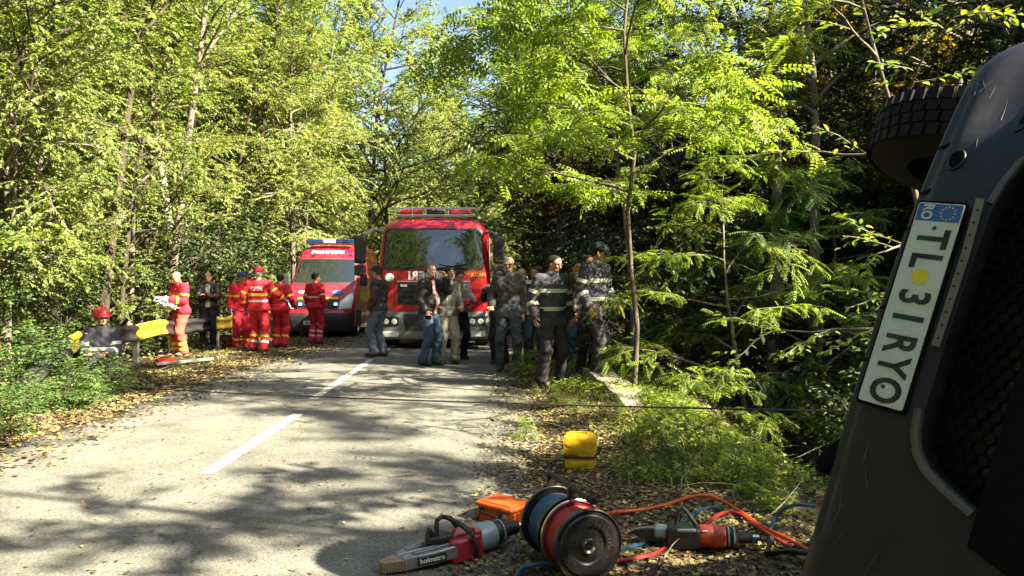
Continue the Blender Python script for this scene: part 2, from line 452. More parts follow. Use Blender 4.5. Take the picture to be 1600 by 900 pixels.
def grow(seed, h=9, r0=0.09, first=0.25, nb=26, blen=2.6, env=None, el=(15, 55), droop=-0.25, sub=7, sublen=0.45, twigs=4, twiglen=0.55, wig=0.05, lean=(0, 0), side=None, fork=0, trunk_pts=None):
    rng = np.random.default_rng(seed); tubes, sites = [], []
    tr = np.array(trunk_pts, float) if trunk_pts is not None else poly(rng, (0, 0, -0.4), (lean[0], lean[1], 1), h+0.4, 14, wig, (0, 0, 0.2))
    m = len(tr); rad = r0*(1-np.linspace(0, 1, m)*0.9); rad[0] *= 1.35; tubes.append((tr, rad, 8))
    stems = [(tr, r0, nb)]
    for k in range(fork):
        p, d = interp(tr, rng.uniform(0.25, 0.45)); az = rng.uniform(0, 6.28)
        q = poly(rng, p, (math.cos(az)*0.45, math.sin(az)*0.45, 1), h*0.6, 10, wig, (0, 0, 0.3))
        tubes.append((q, r0*0.6*(1-np.linspace(0, 1, len(q))*0.88), 7)); stems.append((q, r0*0.6, int(nb*0.6)))
    az = rng.uniform(0, 6.28)
    for st, rr, n_b in stems:
        f0 = first if st is tr else 0.15
        for b in range(n_b):
            t = f0+(1-f0)*(b+rng.uniform(0.1, 0.9))/n_b
            e = env(t) if env else math.sin(math.pi*min(1, 0.18+0.82*(1-t)))**0.7
            az += 2.4+rng.uniform(-.5, .5)
            a2 = az
            if side is not None and rng.random() < side[1]: a2 = side[0]+rng.normal(0, 0.7)
            ela = R(rng.uniform(*el)+25*max(0, t-0.75)/0.25)
            L = blen*e*rng.uniform(0.7, 1.15)
            if L < 0.15: continue
            p, _ = interp(st, min(t, 0.995))
            q = poly(rng, p, (math.cos(a2)*math.cos(ela), math.sin(a2)*math.cos(ela), math.sin(ela)), L, 7, 0.10, (0, 0, droop))
            br = min(rr*(1.05-t)*0.55+0.006, 0.02+0.02*L)
            tubes.append((q, br*(1-np.linspace(0, 1, len(q))*0.8), 5))
            for s in range(sub):
                u = 0.25+0.75*(s+rng.uniform(0, 1))/sub; u = min(u, 0.99)
                sp, sd = interp(q, u); sd = sd/np.linalg.norm(sd)
                lat = np.cross(sd, (0, 0, 1)); lat /= np.linalg.norm(lat)+1e-9
                sg = 1 if s % 2 else -1
                dd = sd*rng.uniform(0.5, 1.0)+lat*sg*rng.uniform(0.5, 1.1)+np.array((0, 0, rng.normal(0.05, 0.22)))
                sl = L*sublen*(1.1-0.5*u)*rng.uniform(0.7, 1.2)+0.12
                w = poly(rng, sp, dd, sl, 5, 0.10, (0, 0, droop*0.8)); tubes.append((w, np.linspace(br*0.45, 0.003, len(w)).clip(0.003), 3))
                sites.append(w)
                for k in range(twigs):
                    tp, td = interp(w, min(0.98, rng.uniform(0.2, 1)))
                    td = td/np.linalg.norm(td); l2 = np.cross(td, (0, 0, 1)); l2 /= np.linalg.norm(l2)+1e-9
                    d3 = td*0.7+l2*rng.choice([-1, 1])*rng.uniform(0.4, 1)+np.array((0, 0, rng.normal(0, 0.3)))
                    z = poly(rng, tp, d3, twiglen*rng.uniform(0.5, 1.2), 3, 0.1, (0, 0, droop))
                    sites.append(z)
    return tubes, sites

T_BROAD = (np.array([(0, 0, 0), (-.27, .45, .07), (0, 1, -.08), (.27, .45, .07)]), np.array([(0, 1, 2), (0, 2, 3)]))
T_OVAL = (np.array([(0, 0, 0), (-.17, .22, .04), (-.23, .5, .06), (-.14, .78, .03), (0, 1, -.10), (.14, .78, .03), (.23, .5, .06), (.17, .22, .04), (0, .5, -.01)]), np.array([(0, 1, 8), (1, 2, 8), (2, 3, 8), (3, 4, 8), (4, 5, 8), (5, 6, 8), (6, 7, 8), (7, 0, 8)]))
def pinnate(pairs=6, ll=0.22, lw=0.058):
    V, Fa = [], []
    n = pairs
    def rach(t): return np.array([0, t, -0.22*t*t])
    def leaf(p, d):
        d = np.array(d, float); d /= np.linalg.norm(d); s = np.cross(d, (0, 0, 1)); b = len(V)
        V.extend([p, p+d*ll*0.5+s*lw+np.array((0, 0, .012)), p+d*ll+np.array((0, 0, -.03)), p+d*ll*0.5-s*lw+np.array((0, 0, .012))]); Fa.extend([(b, b+1, b+2), (b, b+2, b+3)])
    for i in range(n):
        t = 0.2+0.75*i/(n-1); p = rach(t)
        leaf(p, (1, 0.35, -0.18)); leaf(p, (-1, 0.35, -0.18))
    leaf(rach(0.95), (0, 1, -0.4))
    b = len(V); V.extend([rach(0)+(-.006, 0, 0), rach(0)+(.006, 0, 0), rach(.97)+(0, 0, 0)]); Fa.append((b, b+1, b+2))
    return np.array(V), np.array(Fa)
T_PIN = pinnate()
T_PIN8 = pinnate(8, 0.17, 0.040)
def leaves_mesh(name, seed, sites, per_m, size, tmpl, mat, parent, up=0.7, spread=0.9, hang=-0.15, link_it=True):
    rng = np.random.default_rng(seed); P, A = [], []
    for w in sites:
        L = float(np.sum(np.linalg.norm(np.diff(w, axis=0), axis=1))); n = max(1, int(L*per_m+rng.random()))
        for i in range(n):
            p, d = interp(w, min(0.999, (i+rng.random())/n*0.9+0.1)); P.append(p); A.append(d/np.linalg.norm(d)*(1 if True else 1))
    P = np.array(P); A = np.array(A); n = len(P)
    sgn = np.where(np.arange(n) % 2, 1., -1.)[:, None]
    lat = np.cross(A, np.array([[0, 0, 1.]])); lat /= np.linalg.norm(lat, axis=1)[:, None]+1e-9
    ax = A*rng.uniform(0.2, 1.0, (n, 1))+lat*sgn*rng.uniform(0.4, 1.2, (n, 1))*spread+rng.normal(0, 0.25, (n, 3)); ax[:, 2] += hang
    ax /= np.linalg.norm(ax, axis=1)[:, None]
    nr = np.array([[0, 0, 1.]])*up+rng.normal(0, 0.45, (n, 3)); nr -= ax*np.sum(nr*ax, 1)[:, None]; nr /= np.linalg.norm(nr, axis=1)[:, None]
    sd = np.cross(ax, nr); s = size*rng.uniform(0.65, 1.25, (n, 1, 1))
    tv, tf = tmpl
    V = P[:, None]+s*(tv[None, :, 0:1]*sd[:, None]+tv[None, :, 1:2]*ax[:, None]+tv[None, :, 2:3]*nr[:, None])
    Fa = tf[None]+(np.arange(n)*len(tv))[:, None, None]
    return np_mesh(name, V.reshape(-1, 3), Fa.reshape(-1, 3), mat, parent, None, link_it)

def make_tree(name, gp, per_m, size, tmpl, leaf, bark, seed, up=0.7, hang=-0.15):
    root = empty(name)
    tubes, sites = grow(seed, **gp)
    tubes_mesh('trunk', tubes, bark, root)
    leaves_mesh('crown', seed+1, sites, per_m, size, tmpl, leaf, root, up=up, hang=hang)
    return root
def place(src, x, y, rot, sc, label, cat='tree', group=None, used=set(), leaf=None, z=None, tilt=(0, 0), szf=1.0):
    if src.name in used: o = copy_tree(src)
    else: used.add(src.name); o = src
    o.location = (x, y, (hz(x, y) if z is None else z)-0.05)
    o.rotation_euler = (tilt[0], tilt[1], rot); o.scale = (sc, sc, sc*szf)
    tag(o, label, cat, group)
    if leaf is not None:
        for ch in o.children:
            if ch.name.startswith('crown'):
                ch.data = ch.data if ch.material_slots[0].material is leaf else ch.data
                ch.material_slots[0].link = 'OBJECT'; ch.material_slots[0].material = leaf
    return o
# ---- prototypes
wide = lambda t: 0.55+0.45*math.sin(math.pi*t) if t < 0.6 else max(0.12, 1.55*(1-t)+0.35*(1-t))
P_BROAD = make_tree('broadleaf_tree', dict(h=12, r0=0.11, first=0.10, nb=46, blen=3.6, env=wide, el=(5, 45), droop=-0.15, sub=8, twigs=4, twiglen=0.6), 48, 0.090, T_BROAD, L_BROAD, B_DARK, 11)
P_BROAD2 = make_tree('broadleaf_tree', dict(h=11, r0=0.12, first=0.18, nb=36, blen=3.2, env=wide, el=(0, 50), droop=-0.3, sub=8, twigs=4, twiglen=0.6, fork=2), 40, 0.085, T_BROAD, L_PALE, B_GREY, 12)
P_POLE = make_tree('slender_tree', dict(h=14, r0=0.13, first=0.5, nb=26, blen=2.6, el=(15, 60), droop=-0.2, sub=6, twigs=4, twiglen=0.6, wig=0.03), 14, 0.125, T_BROAD, L_BROAD, B_GREY, 13)
ltp = [(0, 0, -0.5), (0.03, 0, 0.3), (0.07, 0.05, 1.0), (0.0, 0.1, 1.7), (-0.05, 0.05, 2.4), (0.02, -0.02, 3.1), (-0.06, 0, 3.8), (-0.10, 0.05, 4.6), (-0.02, 0.1, 5.4), (-0.12, 0.05, 6.2), (-0.15, 0, 7.0), (-0.1, 0, 7.8), (-0.15, 0, 8.6)]
B_LOC = mat_bark('bark_brown', (0.055, 0.044, 0.034), (0.15, 0.125, 0.095))
P_LOC = make_tree('locust_tree', dict(h=8.6, r0=0.038, first=0.33, nb=28, blen=2.3, env=lambda t: 0.66+0.9*max(0, t-0.30) if t < 0.7 else max(0.15, 2.6*(1-t)), el=(8, 45), droop=-0.22, sub=6, sublen=0.42, twigs=2, twiglen=0.33, side=(3.3, 0.30), trunk_pts=ltp), 16, 0.31, T_PIN, L_LOCUST, B_LOC, 14, up=0.9)
P_LOC2 = make_tree('locust_tree', dict(h=9.5, r0=0.055, first=0.48, nb=24, blen=2.4, env=lambda t: 0.75+0.25*math.sin(math.pi*t) if t < 0.6 else max(0.15, 2.2*(1-t)), el=(5, 45), droop=-0.25, sub=6, sublen=0.42, twigs=2, twiglen=0.35, wig=0.05), 12, 0.30, T_PIN, L_LOCUST, B_GREY, 24, up=0.9)
P_LOCLOW = make_tree('locust_sapling', dict(h=4.6, r0=0.05, first=0.30, nb=15, blen=1.9, env=lambda t: 1.0 if t < 0.7 else max(0.2, 3.0*(1-t)), el=(-5, 35), droop=-0.35, sub=6, sublen=0.42, twigs=2, twiglen=0.3, wig=0.09), 15, 0.24, T_PIN8, L_LOCUST, B_GREY, 15, up=1.0)
P_BUSH = make_tree('bush', dict(h=1.6, r0=0.03, first=0.02, nb=26, blen=1.1, env=lambda t: 1.0-0.6*t, el=(0, 70), droop=-0.15, sub=6, twigs=3, twiglen=0.3, wig=0.12), 22, 0.070, T_OVAL, L_BUSH, B_DARK, 16, up=0.6)
P_BUSH2 = make_tree('bush', dict(h=2.4, r0=0.035, first=0.03, nb=26, blen=1.3, env=lambda t: 1.0-0.5*t, el=(5, 75), droop=-0.2, sub=6, twigs=3, twiglen=0.4, wig=0.12), 17, 0.09, T_BROAD, L_BROAD, B_DARK, 17, up=0.6)
P_FERN = make_tree('locust_shrub', dict(h=1.2, r0=0.02, first=0.05, nb=16, blen=1.25, env=lambda t: 1.0-0.3*t, el=(10, 65), droop=-0.7, sub=4, twigs=1, twiglen=0.3, wig=0.1), 17, 0.26, T_PIN8, L_LOCUST, B_DARK, 18, up=1.0)
P_SHADE = make_tree('thin_tree', dict(h=13, r0=0.16, first=0.34, nb=9, blen=3.3, env=lambda t: 0.9 if t < 0.8 else 0.6, el=(5, 45), droop=-0.1, sub=7, sublen=0.40, twigs=4, twiglen=0.5), 30, 0.15, T_BROAD, L_BROAD, B_DARK, 19)

def px_at(px, d): return (px-800)/F_PX*d
# ---- the lit trees on the right verge
place(P_LOC, px_at(988, 9.6), 9.6, 0.0, 1.0, 'tall young locust with a slim crooked trunk and bright crown beside the capped firefighter', group='locust trees on the right verge', z=-0.05)
place(P_LOC2, px_at(1072, 12.0), 12.0, 2.6, 0.85, 'second locust tree, its leaning trunk just behind the first slim crooked one', group='locust trees on the right verge', z=-0.6, tilt=(0, -0.12))
place(P_LOC2, px_at(990, 14.5), 14.6, 4.4, 0.95, 'locust tree rising behind the row of onlookers, crown reaching toward the fire engine roof', group='locust trees on the right verge', z=-0.1)
place(P_LOCLOW, px_at(1172, 10.2), 10.2, 1.0, 0.84, 'low locust sapling with fanned bright sprays right of the slim trunks', group='locust saplings', z=-0.8)
place(P_LOCLOW, px_at(1255, 11.0), 11.1, 3.0, 1.0, 'blue-green locust sapling standing in the dark ravine near the tilted van', group='locust saplings', z=-1.6, leaf=L_BUSH)
place(P_FERN, px_at(1105, 8.0), 8.0, 0.4, 0.62, 'feathery locust shrub spilling over the verge edge past the concrete block', 'shrub', 'locust shrubs', z=-0.45)
place(P_FERN, px_at(828, 12.2), 12.3, 2.0, 0.26, 'small feathery locust sprig growing between the grey-haired man and the bareheaded firefighter', 'shrub', 'locust shrubs')
place(P_FERN, px_at(1190, 6.6), 6.7, 3.6, 0.34, 'small locust shrub at the grassy lip below the orange hose bend', 'shrub', 'locust shrubs', leaf=L_BUSH, z=-0.5)

rf = random.Random(5)
# ---- sunlit woodland edge on the left
LEFT = [(px_at(8, 13.0), 13.0, 0.85, P_BROAD, L_BROAD, 'leafy tree with a forked dark trunk at the picture edge behind the roadside weeds'),
        (-10.5, 15.5, 0.85, P_BROAD2, None, 'pale-leaved tree standing behind the crouching firefighter'),
        (-8.9, 17.8, 0.62, P_BROAD, L_BROAD, 'leaning leafy tree behind the bald paramedic and the guardrail'),
        (-10.6, 21.5, 0.9, P_BROAD2, None, 'pale-leaved tree behind the man with folded arms'),
        (-9.2, 25.0, 0.78, P_BROAD, L_PALE, 'bright tree beside the ambulance on its rail side'),
        (-8.2, 30.5, 0.80, P_BROAD2, None, 'pale tree rising right behind the ambulance roof'),
        (-5.6, 36.0, 1.0, P_BROAD, L_PALE, 'light green tree between the ambulance and the fire engine, further up the road'),
        (-13.5, 13.0, 0.95, P_BROAD, L_PALE, 'tree deeper in the wood behind the forked dark trunk'),
        (-14.5, 19.0, 1.05, P_BROAD2, None, 'tree deeper in the wood behind the crouching firefighter'),
        (-13.5, 26.0, 1.1, P_BROAD, L_PALE, 'tall tree in the second row behind the folded-arms man'),
        (-12.5, 33.0, 1.15, P_BROAD2, None, 'tall tree in the second row behind the ambulance'),
        (-8.6, 13.4, 0.62, P_BROAD2, None, 'young pale tree standing close behind the red helmet'),
        (-11.5, 17.0, 1.0, P_BROAD, L_PALE, 'bright tree behind the white-bag paramedic, one row back'),
        (-10.8, 28.0, 1.1, P_BROAD, L_PALE, 'bright tree behind the red-capped paramedic, three rows back'),
        (-7.6, 27.5, 0.85, P_BROAD2, None, 'pale tree just behind the ambulance rear on the rail side'),
        (-7.0, 38.0, 1.25, P_BROAD, L_PALE, 'tall bright tree up the road above the ambulance light bar'),
        (-9.5, 34.5, 1.25, P_BROAD2, None, 'tall pale tree above the ambulance, left of its light bar'),
        (-2.5, 47.0, 1.05, P_BROAD, L_PALE, 'bright tree closing the road bend behind the fire engine'),
        (-4.6, 44.0, 1.0, P_BROAD2, None, 'pale tree at the road bend left of the fire engine roof'),
        (0.6, 43.0, 1.0, P_BROAD, L_BROAD, 'green tree at the road bend above the fire engine roof bars'),
        (-17.0, 14.0, 1.2, P_BROAD2, None, 'tall pale tree deep in the wood beyond the left picture edge weeds'),
        (-16.0, 29.0, 1.3, P_BROAD, L_PALE, 'tall bright tree deep in the wood behind the pale slender trunk'),
        (-18.5, 24.0, 1.15, P_BROAD, L_BROAD, 'tall woodland tree on the slope far behind the guardrail end')]
for x, y, s, src, lf, lab in LEFT:
    place(src, x, y, rf.uniform(0, 6.28), s, lab, group='trees of the sunlit wood left of the road', leaf=lf, szf=1.3, tilt=(0, 0.14) if 'forked' in lab and 'deeper' not in lab else (0, 0))
POLES = [(px_at(255, 19.5), 19.5, 1.0, None, 'straight grey slender trunk left of the folded-arms man, seen through the leaves'),
         (px_at(288, 21.5), 21.5, 1.1, B_PALE, 'straight pale birch-like trunk shining through the leaves above the bald paramedic'),
         (px_at(152, 16.5), 16.5, 0.95, B_DARK, 'dark slender trunk directly behind the red helmet'),
         (px_at(215, 23), 23, 1.05, None, 'thin grey trunk between the dark and the pale slender ones'),
         (px_at(408, 27), 27, 1.0, B_DARK, 'thin dark trunk above the red-capped paramedic')]
for x, y, s, bk, lab in POLES:
    o = place(P_POLE, x, y, rf.uniform(0, 6.28), s, lab, group='slender trunks in the left wood')
    if bk:
        for ch in o.children:
            if ch.name.startswith('trunk'): ch.material_slots[0].link = 'OBJECT'; ch.material_slots[0].material = bk
# ---- shaded wood right of the road
RIGHT = [(px_at(1195, 13.5), 13.5, 0.9, P_POLE, L_SHADED, 'dark slender tree behind the locust crown, shaded trunk top right of it'),
         (px_at(1265, 12), 12.2, 0.85, P_POLE, L_SHADED, 'dark trunk standing deep in the ravine beyond the feathery sapling'),
         (px_at(1410, 14.5), 14.5, 1.0, P_POLE, L_SHADED, 'dark trunk at the top edge above the upturned wheel'),
         (px_at(1525, 12), 12.0, 0.9, P_POLE, L_SHADED, 'slender grey trunk above the nose of the overturned van'),
         (8.4, 17.5, 0.95, P_BROAD, L_SHADED, 'dark leafy tree on the slope behind the slender shaded trunks'),
         (4.6, 19.5, 0.8, P_BROAD, L_SHADED, 'dark leafy tree right of the fire engine, behind the onlookers'),
         (2.2, 23.5, 0.85, P_BROAD2, L_SHADED, 'dark leafy tree beside the fire engine mirror'),
         (11.0, 19.0, 1.1, P_BROAD, L_SHADED, 'dark leafy tree higher on the slope, right of the first'),
         (9.5, 11.5, 0.9, P_BROAD, L_SHADED, 'dark leafy tree beyond the overturned van'),
         (13.0, 14.5, 1.0, P_BROAD2, L_SHADED, 'dark leafy tree on the slope high above the van'),
         (8.5, 26.0, 1.15, P_BROAD, L_SHADED, 'dark tall tree far behind the locust crowns'),
         (4.5, 31.0, 1.1, P_BROAD2, L_SHADED, 'tall tree behind the fire engine on its mirror side'),
         (10.5, 7.6, 0.72, P_BROAD, L_SHADED, 'unseen dark leafy tree added beyond the nose of the van'),  # added with the next two to block sun from the ravine
        (9.0, 9.9, 0.75, P_BROAD2, L_SHADED, 'dark leafy tree added behind the ravine bushes near the van'),
        (12.6, 8.4, 0.85, P_BROAD, L_SHADED, 'unseen dark leafy tree added further behind the van'),
        (7.6, 13.2, 0.6, P_BROAD2, L_SHADED, 'dark leafy tree between the two shaded trunks in the ravine'),
        (6.0, 16.5, 0.5, P_BROAD, L_SHADED, 'dark leafy tree just behind the second locust'),
        (1.9, 26.5, 0.95, P_BROAD, L_SHADED, 'dark leafy tree beyond the mirror of the fire engine'),
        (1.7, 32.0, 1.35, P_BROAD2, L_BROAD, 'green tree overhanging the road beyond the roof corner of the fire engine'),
        (6.2, 22.0, 1.0, P_BROAD2, L_SHADED, 'dark leafy tree behind the tall locust crown'),
        (3.3, 21.0, 0.85, P_BROAD2, L_SHADED, 'dark leafy tree behind the pointing onlooker'),
        (7.2, 19.4, 1.0, P_BROAD, L_SHADED, 'dark leafy tree seen between the two locust trunks'),
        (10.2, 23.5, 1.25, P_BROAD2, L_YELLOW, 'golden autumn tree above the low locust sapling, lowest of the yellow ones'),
        (6.4, 14.6, 0.62, P_BROAD2, L_SHADED, 'low dark tree at the bottom of the ravine behind the sapling'),
        (12.0, 11.8, 0.95, P_BROAD, L_SHADED, 'dark leafy tree on the slope over the upturned wheel'),
        (15.5, 24.0, 1.2, P_BROAD, L_SHADED, 'tall dark tree far up the right slope'),
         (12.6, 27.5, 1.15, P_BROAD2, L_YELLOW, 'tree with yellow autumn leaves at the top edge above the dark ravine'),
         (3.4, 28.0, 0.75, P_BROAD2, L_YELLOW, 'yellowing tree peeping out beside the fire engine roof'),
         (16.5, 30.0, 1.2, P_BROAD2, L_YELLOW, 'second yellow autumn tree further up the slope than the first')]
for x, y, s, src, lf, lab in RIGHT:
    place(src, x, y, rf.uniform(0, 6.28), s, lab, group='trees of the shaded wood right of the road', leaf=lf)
# ---- undergrowth
BUSH = [(-6.0, 8.3, 0.60, P_BUSH, None, 'low green weed bush at the left picture edge on the road shoulder'),
        (-5.2, 8.9, 0.50, P_BUSH, None, 'low green weed bush next to the road edge in front of the crouching firefighter'),
        (-5.35, 10.3, 0.42, P_BUSH, None, 'green weed bush at the knees of the crouching firefighter'),
        (-6.7, 10.3, 0.72, P_BUSH, None, 'green weed bush over the buried end of the guardrail'),
        (-4.95, 7.4, 0.42, P_BUSH, None, 'small weed bush nearest to the camera on the left shoulder'),
        (-8.3, 12.8, 1.0, P_BUSH2, L_BUSH, 'tall bush behind the bent end of the guardrail'),
        (-8.4, 15.0, 1.0, P_BUSH2, L_SHADED, 'bush behind the first yellow rail section'),
        (-8.4, 18.6, 1.25, P_BUSH2, L_SHADED, 'bush behind the folded-arms man'),
        (-8.4, 21.5, 1.5, P_BUSH2, L_SHADED, 'dark bush behind the blue-capped paramedic'),
        (-8.2, 24.5, 1.6, P_BUSH2, L_SHADED, 'dark bush beside the ambulance front corner'),
        (2.7, 11.8, 1.05, P_BUSH2, L_SHADED, 'leafy bush behind the capped firefighter'),
        (3.6, 8.0, 0.9, P_BUSH2, L_SHADED, 'bush in the ravine below the feathery shrub'),
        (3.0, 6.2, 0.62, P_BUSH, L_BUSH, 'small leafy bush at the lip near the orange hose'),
        (4.4, 6.8, 1.1, P_BUSH2, L_SHADED, 'dark bush beside the lower bumper of the van'),
        (5.2, 9.0, 1.3, P_BUSH2, L_SHADED, 'dark ravine bush behind the taut cable'),
        (1.3, 15.5, 0.9, P_BUSH2, L_SHADED, 'dark bush behind the row of onlookers'),
        (5.6, 12.5, 1.3, P_BUSH2, L_SHADED, 'dark ravine bush under the blue-green sapling'),
        (3.9, 14.5, 1.3, P_BUSH2, L_SHADED, 'dark ravine bush left of the blue-green sapling'),
        (1.3, 19.2, 0.8, P_BUSH2, L_SHADED, 'dark bush beside the front corner of the fire engine'),
        (1.0, 23.5, 1.0, P_BUSH2, L_SHADED, 'dark bush beside the rear wheels of the fire engine'),
        (2.9, 16.8, 1.2, P_BUSH2, L_SHADED, 'dark bush behind the dark-haired onlookers'),
        (6.2, 10.4, 1.3, P_BUSH2, L_SHADED, 'dark ravine bush right under the blue-green sapling sprays'),
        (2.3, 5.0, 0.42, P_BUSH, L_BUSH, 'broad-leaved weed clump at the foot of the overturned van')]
for x, y, s, src, lf, lab in BUSH:
    place(src, x, y, rf.uniform(0, 6.28), s, lab, 'bush', 'bushes and weeds', leaf=lf, szf=0.75 if x < -4.5 and y < 11 else 1.0)
rwd = random.Random(12)
WEEDS = [(870, 640, 'weed tuft at the heels of the bareheaded firefighter'), (905, 655, 'weed tuft below the concrete headwall'), (960, 665, 'weed tuft left of the feathery shrub'), (985, 700, 'weed tuft right of the yellow bag'), (1030, 705, 'weed tuft under the feathery shrub'),
         (1010, 745, 'weed tuft behind the hose reel handle'), (1060, 740, 'weed tuft uphill of the orange hose'), (1110, 735, 'weed tuft just above the orange hose bend'), (1160, 755, 'weed tuft beyond the orange hose bend'), (1185, 780, 'weed tuft nearest the blue hose by the van'), (835, 615, 'weed tuft on the asphalt edge by the grey-haired man'), (1140, 700, 'weed tuft on the lip in front of the ravine'), (820, 690, 'weed tuft left of the yellow bag at the asphalt edge')]
for px, py, lab in WEEDS:
    d = F_PX*CAM_H/(py-435); x = px_at(px, d)
    place(P_BUSH, x, d, rwd.uniform(0, 6.28), rwd.uniform(0.10, 0.19), lab, 'weed', 'weed tufts on the right verge', leaf=rwd.choice([None, L_BROAD, L_LOCUST]))
# ---- bright leafy branches reaching in above the van: a tree rooted on the slope
P_REACH = make_tree('leaning_tree', dict(h=6, r0=0.05, first=0.35, nb=9, blen=1.6, env=lambda t: 0.8, el=(-5, 25), droop=-0.15, sub=5, twigs=2, twiglen=0.35, wig=0.08, side=(3.3, 0.8)), 22, 0.075, T_OVAL, L_LOCUST, B_GREY, 23, up=0.9)
place(P_REACH, px_at(1530, 6.4), 6.4, 0.0, 1.0, 'leaning thin tree whose bright sprays show around the upturned wheel', z=-0.9)
# ---- trees on the slope beside and behind the camera: they dapple the road
SHADE = [(6.6, 1.6, 0.95), (6.4, -3.0, 1.0), (10.5, 0.4, 0.95), (9.2, -5.0, 1.1), (12.0, 1.2, 0.95), (13.5, -1.5, 1.1), (15.5, 1.0, 1.05), (11.2, -3.2, 1.1)]
for k, (x, y, s) in enumerate(SHADE):
    place(P_SHADE, x, y, rf.uniform(0, 6.28), s, 'thin tree on the right slope beside the camera, outside the picture', group='thin trees on the slope that dapple the road')
place(P_BROAD, 4.9, 1.0, 1.3, 0.5, 'unseen dense young tree added behind the overturned van to shade the tools', leaf=L_SHADED)  # added out of view to throw shade over the tools
for x, y, s in ((16, 9.5, 0.8), (18, 13, 0.9), (19.5, 6, 0.8), (14.5, 11.5, 0.9), (22, 17, 1.0), (20, 22, 1.1), (14.6, 6.6, 1.0), (12.2, 6.6, 0.8), (16.5, 7.5, 1.1), (15.5, 14.5, 1.1), (17.5, 17.5, 1.2)):  # blockers added out of view to keep the sun off the ravine
    place(P_BROAD, x, y, rf.uniform(0, 6.28), s, 'unseen dense tree added up the right slope to shade the ravine', group='unseen dense trees added up the right slope', leaf=L_SHADED)
for x, y, s in ((-8, -6, 1.4), (-10, -14, 1.5), (3.5, -14, 1.3), (-3, -34, 1.3), (5, -24, 1.4), (-11, 0, 1.4), (-9.5, 5.5, 1.25), (-7.5, -1.5, 1.3), (-8.5, -10, 1.4), (-7.5, -20, 1.5), (3.0, -8.0, 1.2), (6.5, -9.5, 1.3), (-13, 7, 1.4), (-7.2, -27, 1.4)):  # out of view, many added to screen sky light from road and van
    place(P_BROAD, x, y, rf.uniform(0, 6.28), s, 'unseen roadside tree behind the camera', group='unseen roadside trees behind the camera')

# ---- far wood that reads as one mass: crowns scattered by geometry nodes
src_col = bpy.data.collections.new('far_tree_sources')
for i, (gp, lf) in enumerate(((dict(h=11, r0=0.14, first=0.05, nb=30, blen=3.4, env=wide, el=(5, 50), sub=6, twigs=3, twiglen=0.7), L_PALE), (dict(h=12, r0=0.14, first=0.05, nb=30, blen=3.1, env=wide, el=(5, 55), sub=6, twigs=3, twiglen=0.7), L_BROAD))):
    tb, st = grow(40+i, **gp)
    me = leaves_mesh('far_tree_leaves', 60+i, st, 22, 0.14, T_BROAD, lf, None, up=0.6, link_it=False)
    o = bpy.data.objects.new('far_tree_leaves', me); src_col.objects.link(o)
pts, scl, rot = [], [], []
rw = random.Random(3)
def far_pt(x, y, s):
    pts.append((x, y, hz(x, y)-0.3)); scl.append(s); rot.append(rw.uniform(0, 6.28))
for y0 in np.arange(36, 130, 6.5):
    for x0 in np.arange(-0.75*y0-6, 0.75*y0+6, 5.5):
        x, y = x0+rw.uniform(-2, 2), y0+rw.uniform(-2.5, 2.5)
        px = 800+x/y*F_PX
        s = rw.uniform(0.8, 1.25)
        if y < 48 and -7.5 < x < 1.5: continue
        if 565 < px < 690: s *= 0.78
        elif y < 62: s *= 1.35
        far_pt(x, y, s)
for y0 in np.arange(-80, 34, 7.5):
    for x0 in list(np.arange(-52, -19, 6.5))+list(np.arange(26, 60, 7)):
        far_pt(x0+rw.uniform(-2, 2), y0+rw.uniform(-2, 2), rw.uniform(0.85, 1.2)*(0.8 if x0 > 0 else 1))
for x0 in np.arange(-20, 26, 6): far_pt(x0, -46+rw.uniform(-4, 4), 1.1)
me = bpy.data.meshes.new('far_woodland'); me.from_pydata(pts, [], [])
a = me.attributes.new('tree_scale', 'FLOAT', 'POINT'); a.data.foreach_set('value', scl)
a = me.attributes.new('tree_turn', 'FLOAT', 'POINT'); a.data.foreach_set('value', rot)
fw = bpy.data.objects.new('far_woodland', me); C.objects.link(fw); tag(fw, 'sunlit autumn woodland covering the slopes in the distance', 'woodland', kind='stuff')
ng = bpy.data.node_groups.new('far_woodland', 'GeometryNodeTree')
ng.interface.new_socket('Geometry', in_out='INPUT', socket_type='NodeSocketGeometry'); ng.interface.new_socket('Geometry', in_out='OUTPUT', socket_type='NodeSocketGeometry')
gi = ng.nodes.new('NodeGroupInput'); go = ng.nodes.new('NodeGroupOutput')
iop = ng.nodes.new('GeometryNodeInstanceOnPoints'); ci = ng.nodes.new('GeometryNodeCollectionInfo')
ci.inputs[0].default_value = src_col; ci.inputs[1].default_value = True; ci.inputs[2].default_value = True
na = ng.nodes.new('GeometryNodeInputNamedAttribute'); na.data_type = 'FLOAT'; na.inputs[0].default_value = 'tree_scale'
nb_ = ng.nodes.new('GeometryNodeInputNamedAttribute'); nb_.data_type = 'FLOAT'; nb_.inputs[0].default_value = 'tree_turn'
cx = ng.nodes.new('ShaderNodeCombineXYZ'); ng.links.new(nb_.outputs[0], cx.inputs[2])
iop.inputs['Pick Instance'].default_value = True
ng.links.new(gi.outputs[0], iop.inputs['Points']); ng.links.new(ci.outputs[0], iop.inputs['Instance'])
ng.links.new(cx.outputs[0], iop.inputs['Rotation']); ng.links.new(na.outputs[0], iop.inputs['Scale'])
ng.links.new(iop.outputs[0], go.inputs[0])
md = fw.modifiers.new('scatter', 'NODES'); md.node_group = ng
